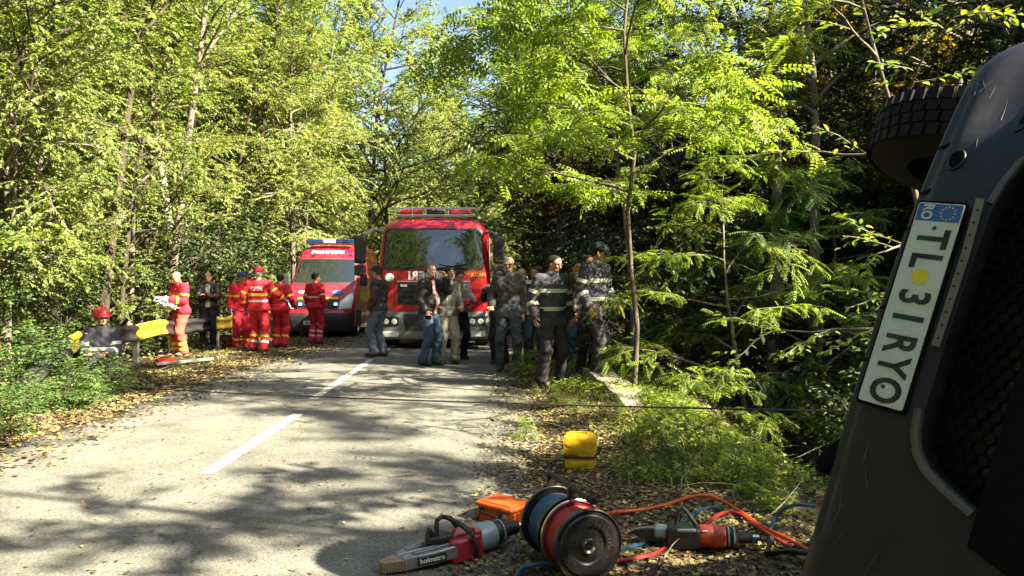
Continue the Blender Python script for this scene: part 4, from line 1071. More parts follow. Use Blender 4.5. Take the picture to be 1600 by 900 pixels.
    for f in [f for f in bm.faces if len(f.verts) < 3]: bm.faces.remove(f)
    me = bpy.data.meshes.new('bumper'); bmesh.ops.recalc_face_normals(bm, faces=bm.faces); bm.to_mesh(me); bm.free(); me.transform(L)
    bumper = link('bumper', me, VP, root, 50)
    f = lambda n, poly, off, th, m, par=bumper, st=0.03: (lambda o: (o.data.transform(L), o)[1])(patch(n, poly, pt, nrm, off, th, m, par, st))
    def put(mb, n, m, par=bumper, bev=0.0, sm=35):
        o = mb.build(n, m, par, sm, bev); o.data.transform(L); return o
    # raised rim round the opening
    rim = [Vector(pt(q[0], q[1]))+Vector((0, 0, 0.004)) for q in [OP[5]]+OP[4::-1]+OP[:0:-1][:6]]
    put(MB().tube([pt(q[0]-0.012, q[1]*1.03)+Vector((0, 0, 0.0)) for q in OP[5::-1]], 0.012, 8), 'grille_rim', RIM)
    put(MB().tube([pt(q[0]-0.010, q[1]*1.02)+Vector((0, 0, 0.0)) for q in OP[6:]], 0.010, 8), 'grille_rim', RIM)
    # honeycomb mesh behind the opening
    mb = MB(); s = 0.017; row = 0
    for u in np.arange(-0.44, 0.48, s*1.5):
        for v in np.arange(0.09, 0.30, s*math.sqrt(3)):
            vv = v+(s*math.sqrt(3)/2 if row % 2 else 0); c = Vector((vv, u, g(0.2, u)-0.055))
            for k in range(6):
                a0, a1 = R(60*k), R(60*k+60)
                if k < 3: mb.bar(c+Vector((math.sin(a0)*s, math.cos(a0)*s, 0)), c+Vector((math.sin(a1)*s, math.cos(a1)*s, 0)), 0.004, 0.014, (0, 0, 1))
        row += 1
    gm = put(mb, 'grille_mesh', DK, bumper, 0, None); tag(gm, kind='stuff')
    put(MB().box((0.20, 0.0, -0.30), (0.34, 1.10, 0.02)), 'radiator', DK, bumper)
    f('grille_bar', [(0.262, -0.50), (0.44, -0.56), (0.44, 0.56), (0.262, 0.52)], 0.006, 0.05, DK)
    # number plate: holder, plate, blue band, characters, sticker
    T_ = Matrix.Translation(Vector((0, 0, 0.018)))
    hold = put(MB().prism(rrect(0.126, 0.536, 0.010), (0, 0, 0.006), (1, 0, 0), (0, 1, 0), (0, 0, 0.010)), 'plate_holder', DK, bumper, 0.002)
    PW = paint('plate_white', (0.62, 0.65, 0.60), 0.28, 0.3, dirt=0.25, dirtcol=(0.30, 0.30, 0.26), scale=14)
    PB = paint('plate_blue', (0.02, 0.10, 0.42), 0.3, 0.3, dirt=0.1); PK = paint('plate_black', (0.012, 0.012, 0.012), 0.4, dirt=0.25, dirtcol=(0.25, 0.25, 0.22), scale=20)
    plate = put(MB().prism(rrect(0.112, 0.520, 0.006), (0, 0, 0.0165), (1, 0, 0), (0, 1, 0), (0, 0, 0.003)), 'number_plate', PW, hold, 0.0008)
    def on_plate(o): return o
    def prt(mb, n, m, bev=0.0): return put(mb, n, m, hold, bev)
    # edge bead
    bead = rrect(0.109, 0.517, 0.006)
    prt(MB().tube([(p[0], p[1], 0.0195) for p in bead], 0.0014, 6, closed=True), 'plate_bead', PW)
    prt(MB().prism([(-0.0545, 0.213), (0.0545, 0.213), (0.0545, 0.2575), (-0.0545, 0.2575)], (0, 0, 0.0197), (1, 0, 0), (0, 1, 0), (0, 0, 0.0006)), 'country_band', PB)
    # reading direction of the plate runs down (-u); its up direction is +v
    def chars(txt, upos, vpos, size, m, bold, width=1.0, zz=0.0204):
        M = L @ frame((vpos, upos, zz), (0, -1, 0), (1, 0, 0)) @ Matrix.Diagonal((width, 1, 1, 1))
        text_mesh('plate_characters', txt, size, m, hold, M, 0.0009, bold)
    chars('RO', 0.236, -0.029, 0.036, PW, 0.001, 0.8, 0.0206)
    YS = paint('sticker_yellow', (0.80, 0.66, 0.02), 0.5, dirt=0.2, scale=30)
    mb = MB()
    for k in range(12):
        a = R(30*k); cx_, cy_ = 0.022+0.0165*math.cos(a), 0.235+0.0165*math.sin(a)
        mb.prism([(cx_+(0.0030 if j % 2 == 0 else 0.0013)*math.cos(R(36*j)), cy_+(0.0030 if j % 2 == 0 else 0.0013)*math.sin(R(36*j))) for j in range(10)], (0, 0, 0.0203), (1, 0, 0), (0, 1, 0), (0, 0, 0.0006))
    prt(mb, 'star_ring', YS)
    for ch, up_ in (('T', 0.168), ('L', 0.112), ('3', 0.016), ('1', -0.036), ('R', -0.102), ('Y', -0.160), ('O', -0.222)):
        chars(ch, up_, 0.0, 0.104, PK, 0.0024, 0.78 if ch != '1' else 0.85)
    prt(MB().prism([(0.002+0.020*math.cos(a), 0.070+0.020*math.sin(a)) for a in np.linspace(0, 2*math.pi, 20)[:-1]], (0, 0, 0.0198), (1, 0, 0), (0, 1, 0), (0, 0, 0.0008)), 'round_sticker', YS)
    for q in ((0.0, 0.196), (-0.005, -0.214)):
        prt(MB().lathe([(0, 0.003), (0.004, 0.0026), (0.0055, 0)], (q[0], q[1], 0.0198), (0, 0, 1), 10), 'plate_screw', RIM)
    # bent perforated strip beside the plate
    sp = MB(); pts = [(0.083, 0.28), (0.088, 0.14), (0.086, 0.0), (0.084, -0.09)]
    for a, b in zip(pts, pts[1:]): sp.bar((a[0], a[1], 0.016), (b[0], b[1], 0.016), 0.018, 0.004, (0.35, 0, 1))
    strip = put(sp, 'bent_strip', paint('strip_metal', (0.16, 0.155, 0.15), 0.4, metal=0.6, dirt=0.5), bumper)
    for u in np.arange(-0.07, 0.27, 0.032): put(MB().lathe([(0.0022, 0.004), (0.0022, 0)], (0.086, u, 0.0165), (0, 0, 1), 8), 'strip_hole', DK, strip)
    # tow eye hole
    c, n = pt(-0.022, 0.392), nrm(-0.022, 0.392)
    mb = MB(); e1 = [c+n*0.003+Vector((math.cos(a)*0.020, math.sin(a)*0.027, 0)) for a in np.linspace(0, 2*math.pi, 25)[:-1]]
    for i, p in enumerate(e1): e1[i] = pt(p.x, p.y)+n*0.002
    hole = put(MB().tube(e1, 0.0035, 6, closed=True), 'tow_eye_rim', VP)
    f('tow_eye_hole', [(-0.022+0.018*math.cos(a), 0.392+0.025*math.sin(a)) for a in np.linspace(0, 2*math.pi, 21)[:-1]], 0.0025, 0.006, DK, hole, 0.02)
    # scuffed gap lines across the lower edge, clips
    for u in (0.435, 0.30, 0.20, -0.02, -0.16): f('lower_slot', [(-0.100, u), (-0.062, u+0.006), (-0.062, u+0.014), (-0.100, u+0.010)], 0.0015, 0.004, DK, bumper, 0.02)
    put(MB().prism([(-0.10, -0.36), (-0.135, -0.40), (-0.150, -0.445), (-0.128, -0.47), (-0.095, -0.44)], (0, 0, -0.07), (1, 0, 0), (0, 1, 0), (0, 0, 0.03)), 'torn_flap', DK, bumper, 0.006)
    SCR = paint('scratch_grey', (0.12, 0.115, 0.11), 0.6, dirt=0.4, scale=30); rg = random.Random(8)
    for k in range(16):
        v, u, a_, l = rg.uniform(-0.06, 0.07), rg.choice([rg.uniform(0.30, 0.62), rg.uniform(-0.75, -0.30)]), rg.uniform(-0.6, 0.6), rg.uniform(0.02, 0.09)
        dv, du = math.sin(a_)*l, math.cos(a_)*l; w_ = rg.uniform(0.0004, 0.0011)
        f('scratch', [(v, u), (v+dv*0.5+w_, u+du*0.5), (v+dv, u+du), (v+dv*0.5-w_, u+du*0.5)], 0.0006, 0.002, SCR, bumper, 0.05)
    f('panel_gap', [(0.088, 0.47), (0.28, 0.645), (0.28, 0.650), (0.088, 0.475)], 0.0012, 0.004, DK, bumper, 0.03)
    # headlamp
    HL = paint('van_lamp', (0.35, 0.36, 0.37), 0.08, 1.0, dirt=0.1)
    hl = f('headlight', [(0.088, 0.50), (0.10, 0.60), (0.13, 0.68), (0.30, 0.72), (0.36, 0.60), (0.20, 0.52)], 0.004, 0.03, DK, root)
    f('lamp_lens', [(0.105, 0.53), (0.115, 0.60), (0.14, 0.66), (0.29, 0.695), (0.33, 0.60), (0.20, 0.54)], 0.010, 0.01, HL, hl)
    hl = f('headlight', [(0.36, -0.85), (0.30, -0.97), (0.16, -0.95), (0.12, -0.86), (0.10, -0.76), (0.20, -0.77)], 0.004, 0.03, DK, root)
    f('lamp_lens', [(0.33, -0.85), (0.29, -0.945), (0.17, -0.92), (0.135, -0.85), (0.12, -0.79), (0.20, -0.79)], 0.010, 0.01, HL, hl)
    # body behind the fascia: stations along -w, each a rounded section in (v,u)
    def section(wz, vlo, vhi, hw_, r=0.14, n=6):
        o = []
        for sx, sy, a0 in ((1, 1, 0), (-1, 1, 90), (-1, -1, 180), (1, -1, 270)):
            for k in range(n+1):
                a = R(a0+90*k/n); o.append(Vector(((vlo+vhi)/2+sx*((vhi-vlo)/2-r)+r*math.cos(a), sy*(hw_-r)+r*math.sin(a)-0.12, wz)))
        return o
    bm = bmesh.new(); rings = []
    for wz, vlo, vhi, hw_ in ((-0.20, 0.0, 0.66, 0.70), (-0.26, -0.02, 0.72, 0.80), (-0.45, -0.05, 0.80, 0.87), (-0.9, 0.02, 0.92, 0.89), (-1.25, 0.0, 1.05, 0.90), (-1.9, -0.12, 1.50, 0.90), (-2.1, -0.12, 1.58, 0.90), (-4.6, -0.10, 1.60, 0.88), (-4.8, 0.0, 1.52, 0.84)):
        rings.append([bm.verts.new(q) for q in section(wz, vlo, vhi, hw_)])
    n = len(rings[0])
    for A, B in zip(rings, rings[1:]):
        for k in range(n): bm.faces.new((A[k], A[(k+1) % n], B[(k+1) % n], B[k]))
    bm.faces.new(rings[0]); bm.faces.new(rings[-1][::-1]); bmesh.ops.recalc_face_normals(bm, faces=bm.faces)
    me = bpy.data.meshes.new('body'); bm.to_mesh(me); bm.free(); me.transform(L); link('body', me, VB, root, 40)
    put(MB().box((1.28, 0, -1.50), (0.46, 1.45, 0.02), Matrix.Rotation(R(-52), 3, 'Y')), 'windscreen', GLASS, root)
    put(MB().box((-0.12, 0.0, -2.6), (0.10, 1.3, 3.4)), 'underbody', DK, root)
    for uu, ww in ((0.845, -1.05), (-1.02, -1.15), (0.72, -4.0), (-0.98, -4.0)):
        c = Vector((-0.50 if ww > -2 and uu > 0 else -0.30, uu, ww)); ax = Vector((0, 1, 0)) if uu > 0 else Vector((0, -1, 0)); r, w = 0.35, 0.22
        ty = put(MB().lathe([(r*0.58, -w/2), (r*0.90, -w/2), (r*0.98, -w*0.40), (r, -w*0.30), (r, w*0.30), (r*0.98, w*0.40), (r*0.90, w/2), (r*0.58, w/2), (r*0.58, -w/2)], c, ax, 48, False), 'wheel', VT, root, 0, 40)
        put(MB().lathe([(0, 0.05), (r*0.20, 0.06), (r*0.30, -0.02), (r*0.52, 0.02), (r*0.58, w*0.42), (r*0.60, w*0.42)], c, ax, 24, False), 'rim', RIM, ty)
        put(MB().lathe([(0, -0.05), (r*0.57, -0.06), (r*0.57, -0.02)], c, ax, 24, False), 'brake_disc', DK, ty)
        tb = MB()
        for k in range(44):
            a = 2*math.pi*k/44; cc = Vector((math.cos(a), 0, math.sin(a))); tt_ = Vector((-math.sin(a), 0, math.cos(a)))
            for row, (y0, y1) in enumerate(((-0.092, -0.048), (-0.040, -0.003), (0.003, 0.040), (0.048, 0.092))):
                sk = 0.012*(row-1.5)
                pts_ = [c+cc*(r+0.002)+tt_*(s*0.019+sk)+ax*y for s, y in ((-1, y0), (1, y0), (1, y1), (-1, y1))]
                top = [p+cc*0.009 for p in pts_]
                tb._add(pts_+top, [(4, 5, 6, 7), (0, 1, 5, 4), (1, 2, 6, 5), (2, 3, 7, 6), (3, 0, 4, 7)])
        tag(put(tb, 'tread', VT, ty, 0, None), kind='stuff')
        put(MB().tube([(c.x*0.4, uu*0.72, ww), (c.x, uu*0.86, ww)], 0.05, 8), 'axle', DK, root)
van()
# taut cable from the van across the road to the weeds
a, b = Vector((4.0, 4.65, 0.68)), gp(208, 606, 0.03)
pts = [a.lerp(b, t)-Vector((0, 0, 0.05*4*t*(1-t))) for t in np.linspace(0, 1, 24)]
tag(MB().tube(pts, 0.008, 6).build('steel_cable', paint('cable_steel', (0.06, 0.055, 0.055), 0.5, metal=0.4)), 'taut dark steel cable stretched low across the road from the overturned van', 'cable')
# ------------------------------------------------------------------ rescue tools on the verge
TRED = paint('tool_red', (0.36, 0.018, 0.022), 0.30, 0.3, dirt=0.3, scale=9); TORG = paint('tool_orange', (0.46, 0.050, 0.020), 0.30, 0.3, dirt=0.25, scale=9)
TGREY = paint('tool_alloy', (0.30, 0.31, 0.32), 0.35, metal=0.6, dirt=0.4, scale=12, bump=0.1); TCYL = paint('tool_cylinder', (0.24, 0.33, 0.35), 0.25, 0.5, dirt=0.3, scale=8)
TBLK = paint('tool_black', (0.016, 0.015, 0.017), 0.42, dirt=0.3, dirtcol=(0.07, 0.06, 0.05), scale=10, bump=0.1)
TIPM = paint('tool_tip', (0.32, 0.24, 0.16), 0.5, metal=0.3, dirt=0.6, scale=30, bump=0.3); CHROME = paint('chrome', (0.75, 0.74, 0.72), 0.10, metal=1.0, dirt=0.1)
H_OR = paint('hose_orange', (0.68, 0.085, 0.014), 0.35, dirt=0.2, scale=12); H_RED = paint('hose_red', (0.42, 0.022, 0.020), 0.35, dirt=0.2, scale=12); H_BLUE = paint('hose_blue', (0.012, 0.075, 0.17), 0.35, dirt=0.2, scale=12)
def axis_frame(p, q, up=(0, 0, 1)):
    x = (q-p).normalized(); y = Vector(up).cross(x).normalized(); z = x.cross(y)
    M = Matrix((x, y, z)).transposed().to_4x4(); M.translation = p; return M
def local(mb, n, m, par, M, bev=0.0, sm=35):
    o = mb.build(n, m, par, sm, bev); o.data.transform(M); return o

def spreader():
    p, q = gp(594, 900), gp(773, 860)
    p.z += 0.035; q.z += 0.085; q = p+(q-p).normalized()*0.78
    root = thing('hydraulic_spreader', 'red hydraulic spreader tool with ridged tan tips lying on the asphalt edge', 'rescue tool', (p.x, p.y, p.z-0.035))
    M = Matrix.Translation(-Vector((p.x, p.y, p.z-0.035))) @ axis_frame(p, q)
    L = lambda mb, n, m, par=root, bev=0.0: local(mb, n, m, par, M, bev)
    # each arm: a tapering blade with a ridged tip
    for s in (-1, 1):
        arm = L(MB().prism([(0.10, s*0.010), (0.10, s*0.060), (0.26, s*0.088), (0.40, s*0.092), (0.44, s*0.050), (0.44, s*0.004), (0.26, s*0.004)], (0, 0, -0.030), (1, 0, 0), (0, 1, 0), (0.0, 0, 0.066)), 'spreader_arm', TGREY, root, 0.007)
        for k in range(2): L(MB().bar((0.16, s*(0.026+0.024*k), 0.040), (0.40, s*(0.032+0.028*k), 0.043), 0.009, 0.012), 'arm_rib', TGREY, arm, 0.003)
        tip = L(MB().prism([(0.0, s*0.004), (0.0, s*0.018), (0.115, s*0.066), (0.125, s*0.004)], (0, 0, -0.028), (1, 0, 0), (0, 1, 0), (0, 0, 0.056)), 'spreader_tip', TIPM, root, 0.004)
        for k in range(8):
            x = 0.012+0.0135*k; yy = s*(0.018+0.048*x/0.115)
            L(MB().box((x, yy, 0), (0.0075, 0.010, 0.052)), 'tip_ridge', TIPM, tip, 0.001)
    # maker's lettering plate on the arm that faces the camera
    Mp = frame((0.245, -0.090, 0.002), (1, -0.08, 0), (0, 0, 1))
    L(MB().box((0.245, -0.0875, 0.003), (0.155, 0.006, 0.040), Matrix.Rotation(R(-9), 3, 'Z')), 'name_plate', TBLK, root, 0.002)
    t = text_mesh('lettering', 'holmatro', 0.036, WHITEP, root, M @ frame((0.245, -0.0915, 0.004), (1, -0.158, 0), (0, 0, 1)), 0.0008, 0.0007)
    L(MB().prism([(0.36, -0.085), (0.36, 0.085), (0.42, 0.098), (0.55, 0.088), (0.55, -0.088), (0.42, -0.098)], (0, 0, -0.065), (1, 0, 0), (0, 1, 0), (0, 0, 0.125)), 'body', TRED, root, 0.016)
    L(MB().box((0.42, 0, 0.062), (0.14, 0.10, 0.03)), 'body_cover', TRED, root, 0.008)
    L(MB().box((0.535, 0, 0.005), (0.045, 0.165, 0.150)), 'clamp_ring', TRED, root, 0.012)
    for y in (-0.05, 0.05): L(MB().lathe([(0, 0.006), (0.007, 0.006), (0.007, 0)], (0.52, y, 0.080), (0, 0, 1), 8), 'bolt', TBLK, root)
    L(MB().lathe([(0.0, 0.545), (0.072, 0.545), (0.074, 0.56), (0.074, 0.655), (0.070, 0.67), (0.062, 0.675), (0.062, 0.69), (0.0, 0.69)], (0, 0, 0.006), (1, 0, 0), 32, False), 'cylinder', TCYL, root)
    L(MB().lathe([(0, 0.67), (0.062, 0.67), (0.066, 0.685), (0.066, 0.70), (0.058, 0.702), (0.058, 0.712), (0.066, 0.714), (0.066, 0.728), (0.05, 0.735), (0, 0.735)], (0, 0, 0.006), (1, 0, 0), 28, False), 'collar', TBLK, root)
    L(MB().lathe([(0.060, 0.71), (0.067, 0.712), (0.067, 0.720), (0.060, 0.722)], (0, 0, 0.006), (1, 0, 0), 28, False), 'collar_ring', TCYL, root)
    L(MB().lathe([(0, 0.73), (0.036, 0.73), (0.040, 0.75), (0.036, 0.83), (0.028, 0.84), (0, 0.84)], (0, 0, 0.004), (1, 0, 0), 20, False), 'nozzle', TBLK, root)
    L(MB().tube([(0.515, 0.10, -0.02), (0.50, 0.085, 0.06), (0.44, 0.05, 0.135), (0.36, 0.0, 0.172), (0.325, -0.012, 0.165), (0.315, -0.02, 0.13), (0.315, -0.02, 0.055)], 0.0125, 10), 'carrying_handle', TBLK, root)
    L(MB().tube([(0.50, -0.085, -0.055), (0.495, -0.118, 0.0), (0.48, -0.105, 0.07), (0.44, -0.04, 0.130), (0.38, 0.0, 0.168)], 0.0125, 10), 'carrying_handle', TBLK, root)
    L(MB().prism([(0.28, -0.035), (0.25, -0.015), (0.27, 0.03), (0.34, 0.045), (0.40, 0.02), (0.40, -0.05), (0.34, -0.055)], (0, 0, 0.052), (1, 0, 0), (0, 1, 0), (0, 0, 0.035)), 'control_knob', TBLK, root, 0.008)
    L(MB().prism([(0.262, 0.085), (0.285, 0.135), (0.315, 0.075)], (0, -0.02, 0), (1, 0, 0), (0, 0, 1), (0, 0.04, 0)), 'control_lever', TBLK, root, 0.005)
    e = M @ Vector((0.84, 0, 0.004)); b0 = Vector(root.location)
    L(MB().lathe([(0, 0.84), (0.020, 0.84), (0.020, 0.90), (0.014, 0.905), (0, 0.905)], (0, 0, 0.004), (1, 0, 0), 14, False), 'coupling', CHROME, root)
    s0 = M @ Vector((0.90, 0, 0.004))+b0
    tag(MB().tube([s0, s0+Vector((0.10, 0.06, 0.02)), gp(842, 812, 0.05), gp(868, 815, 0.03)], 0.017, 10).build('spreader_hose', paint('hose_silver', (0.42, 0.40, 0.37), 0.5, dirt=0.4)), 'short grey hose joining the spreader to the blue reel', 'hose')
spreader()

def hose_reel():
    a0, a1 = Vector((0.372, 3.86, 0.19)), Vector((0.222, 4.27, 0.19)); g0 = surf(0.3, 4.05)
    root = thing('hose_reel', 'twin hose reel with black flanges, red hose in front and blue behind', 'hose reel', (0.3, 4.05, g0))
    a0.z = a1.z = g0+0.187
    M = Matrix.Translation(-Vector(root.location)) @ axis_frame(a0, a1)      # x runs from the near flange to the far one
    L = lambda mb, n, m, par=root, bev=0.0, sm=35: local(mb, n, m, par, M, bev, sm)
    Rr = 0.183; Ln = (a1-a0).length
    def flange(x, r, m, near):
        s = -1 if near else 1
        prof = [(0.0, s*0.016), (0.030, s*0.018), (0.050, s*0.010), (0.085, s*0.008), (0.092, s*0.016), (0.098, s*0.018), (r*0.80, s*0.018), (r*0.84, s*0.010), (r*0.93, s*0.010), (r*0.965, s*0.018), (r*0.99, s*0.014), (r, 0.0), (r*0.985, -s*0.010), (r*0.95, -s*0.006), (0.05, -s*0.004), (0.0, -s*0.004)]
        return L(MB().lathe(prof, (x, 0, 0), (1, 0, 0), 64, False), 'reel_flange', m, root)
    RBL = paint('reel_black', (0.022, 0.021, 0.022), 0.28, 0.4, dirt=0.3, dirtcol=(0.08, 0.07, 0.06), scale=12)
    RRD = paint('reel_red', (0.24, 0.012, 0.018), 0.28, 0.4, dirt=0.25, scale=12)
    fl = flange(0.0, Rr, RBL, True)
    flange(0.165, Rr*1.0, RRD, True); flange(0.215, Rr*0.99, RBL, False); flange(Ln, Rr*1.0, RBL, False)
    L(MB().lathe([(Rr*0.985, 0.155), (Rr*1.01, 0.158), (Rr*1.01, 0.163), (Rr*0.985, 0.166)], (0, 0, 0), (1, 0, 0), 64, False), 'flange_rim', CHROME, root)
    L(MB().lathe([(Rr*0.985, Ln-0.008), (Rr*1.008, Ln-0.005), (Rr*1.008, Ln), (Rr*0.985, Ln+0.003)], (0, 0, 0), (1, 0, 0), 64, False), 'flange_rim', RBL, root)
    # wound hose: one helix per drum
    for x0, x1, m, rr in ((0.022, 0.145, H_RED, 0.148), (0.235, Ln-0.022, H_BLUE, 0.146)):
        pts = []; turns = 7
        for i in range(turns*30+1):
            a = 2*math.pi*i/30; pts.append((x0+(x1-x0)*i/(turns*30), rr*math.cos(a), rr*math.sin(a)))
        L(MB().tube(pts, 0.0105, 7), 'wound_hose', m, root)
        L(MB().lathe([(0.138, x0-0.01), (0.138, x1+0.01)], (0, 0, 0), (1, 0, 0), 40), 'drum', RBL, root)
    # hub, bolts and the raised lettering of the near flange
    hub = L(MB().lathe([(0.022, -0.018), (0.034, -0.024), (0.038, -0.016), (0.030, -0.004)], (0, 0, 0), (1, 0, 0), 32, False), 'hub', CHROME, root)
    L(MB().lathe([(0, -0.016), (0.018, -0.020), (0.022, -0.008)], (0, 0, 0), (1, 0, 0), 6, False), 'hub_nut', RBL, hub)
    L(MB().lathe([(0, -0.026), (0.005, -0.025), (0.006, -0.018)], (0, 0, 0), (1, 0, 0), 12, False), 'hub_pin', CHROME, hub)
    for r_, n_, off, sz in ((0.066, 5, 0.35, 0.0042), (0.128, 5, 0.75, 0.007)):
        for k in range(n_):
            a = off+2*math.pi*k/n_
            L(MB().lathe([(0, -0.006), (sz*0.8, -0.005), (sz, 0)], (-0.009 if r_ < 0.1 else -0.017, r_*math.cos(a), r_*math.sin(a)), (1, 0, 0), 8, False), 'bolt', CHROME, fl)
    for word, a_mid in (('holmatro', R(30)), ('holmatro', R(185)), ('holmatro', R(-75))):
        n_ = len(word); rr = 0.112
        for i, ch in enumerate(word):
            a = a_mid-(i-(n_-1)/2)*R(11.5)
            # seen from the near side: right is -y of the axis frame
            ca, sa = math.cos(a), math.sin(a)
            o = Vector((-0.019, -rr*ca, rr*sa)); up = Vector((0, -ca, sa)); rt = Vector((0, -sa, -ca))
            text_mesh('lettering', ch, 0.034, paint('reel_letter', (0.05, 0.05, 0.05), 0.35, 0.3, dirt=0.3, scale=20), fl, M @ frame(o, rt, up), 0.0015, 0.0006)
    # carrying frame with its bar over the drums
    L(MB().tube([(-0.06, 0.0, 0.232), (Ln+0.06, 0.0, 0.242)], 0.0135, 12), 'handle_bar', TBLK, root)
    for x in (-0.055, -0.02): L(MB().lathe([(0.0, x-0.006), (0.018, x-0.006), (0.018, x+0.006), (0, x+0.006)], (0, 0, 0.232), (1, 0, 0), 12, False), 'grip_ring', TBLK, root)
    for x in (0.19, Ln+0.03): L(MB().bar((x, 0, 0.0), (x, 0, 0.245), 0.045, 0.016, (1, 0, 0)), 'frame_strut', TBLK, root, 0.004)
    for y in (-0.13, 0.13):
        L(MB().tube([(-0.03, y, -0.178), (Ln+0.03, y, -0.178)], 0.010, 8), 'skid', TBLK, root)
hose_reel()

def orange_case():
    a, b = gp(741, 812), gp(804, 829); x = (b-a).normalized(); w = 0.285
    y = Vector((0, 0, 1)).cross(x); y.normalize(); z = x.cross(y)
    root = thing('equipment_case', 'orange hard plastic case with a lipped lid lying on the leaves behind the hose reel', 'case', a)
    M = Matrix((x, y, z)).transposed().to_4x4()
    OR = paint('case_orange', (0.74, 0.115, 0.012), 0.38, 0.1, dirt=0.15, dirtcol=(0.40, 0.20, 0.10), scale=6, bump=0.05)
    L = lambda mb, n, m, par=root, bev=0.0: local(mb, n, m, par, M, bev)
    dp = 0.23
    tub = L(MB().box((w/2, dp/2, 0.042), (w-0.02, dp-0.02, 0.084)), 'case_base', OR, root, 0.012)
    L(MB().box((w/2, dp/2, 0.004), (w, dp, 0.012)), 'base_rim', OR, tub, 0.004)
    for k in range(6): L(MB().box((0.03+k*(w-0.06)/5, 0.006, 0.042), (0.008, 0.010, 0.06)), 'side_rib', OR, tub, 0.002)
    for k in range(5): L(MB().box((w-0.006, 0.03+k*(dp-0.06)/4, 0.042), (0.010, 0.008, 0.06)), 'side_rib', OR, tub, 0.002)
    lid = L(MB().box((w/2, dp/2, 0.096), (w+0.006, dp+0.006, 0.030)), 'lid', OR, root, 0.011)
    L(MB().box((w/2, dp/2, 0.113), (w-0.05, dp-0.05, 0.008)), 'lid_panel', OR, lid, 0.003)
    L(MB().tube([(0.065, 0.004, 0.070), (0.070, -0.020, 0.062), (0.095, -0.026, 0.060), (0.165, -0.026, 0.056), (0.190, -0.020, 0.052), (0.195, 0.004, 0.044)], 0.0065, 8), 'handle', TBLK, root)
    for x_ in (0.055, 0.205): L(MB().box((x_, -0.003, 0.070), (0.022, 0.012, 0.034)), 'latch', TBLK, root, 0.003)
    L(MB().box((0.232, 0.0035, 0.060), (0.036, 0.004, 0.026)), 'label', paint('paper_label', (0.60, 0.58, 0.46), 0.7, dirt=0.2), root)
orange_case()

def yellow_bag():
    p = gp(907, 732); root = thing('equipment_bag', 'yellow soft equipment bag with a dark strap standing on the littered verge', 'bag', p, R(-8))
    YB = cloth('bag_yellow', (0.66, 0.40, 0.015), 0.2, 0.6, 9)
    def soft(z0, z1, sx, sy, seed):
        rg = random.Random(seed); bm = bmesh.new(); bmesh.ops.create_cube(bm, size=1)
        bmesh.ops.subdivide_edges(bm, edges=bm.edges[:], cuts=6, use_grid_fill=True)
        for v in bm.verts:
            p = v.co; k = max(abs(p.x), abs(p.y))*2
            v.co = Vector((p.x*sx*(1-0.10*abs(p.z*2)**3), p.y*sy*(1-0.10*abs(p.z*2)**3), (z0+z1)/2+p.z*(z1-z0)*(1-0.10*k**4)))+Vector((rg.uniform(-1, 1), rg.uniform(-1, 1), rg.uniform(-1, 1)))*0.006
        m = MB(); m.bm.free(); m.bm = bm; return m
    soft(0.0, 0.105, 0.235, 0.17, 1).build('bag_base', YB, root, 60)
    soft(0.10, 0.275, 0.25, 0.18, 2).build('bag_body', YB, root, 60)
    MB().prism(rrect(0.256, 0.186, 0.03), (0, 0, 0.092), (1, 0, 0), (0, 1, 0), (0, 0, 0.018)).build('strap', TBLK, root, bev=0.003)
    MB().tube([(0.12, -0.02, 0.11), (0.15, -0.04, 0.13), (0.152, -0.03, 0.16), (0.125, -0.02, 0.15)], 0.007, 6).build('strap_loop', TBLK, root)
    MB().tube([(-0.05, -0.02, 0.272), (-0.03, -0.02, 0.285), (0.04, -0.02, 0.285), (0.06, -0.02, 0.270)], 0.007, 6).build('handle', YB, root)
yellow_bag()

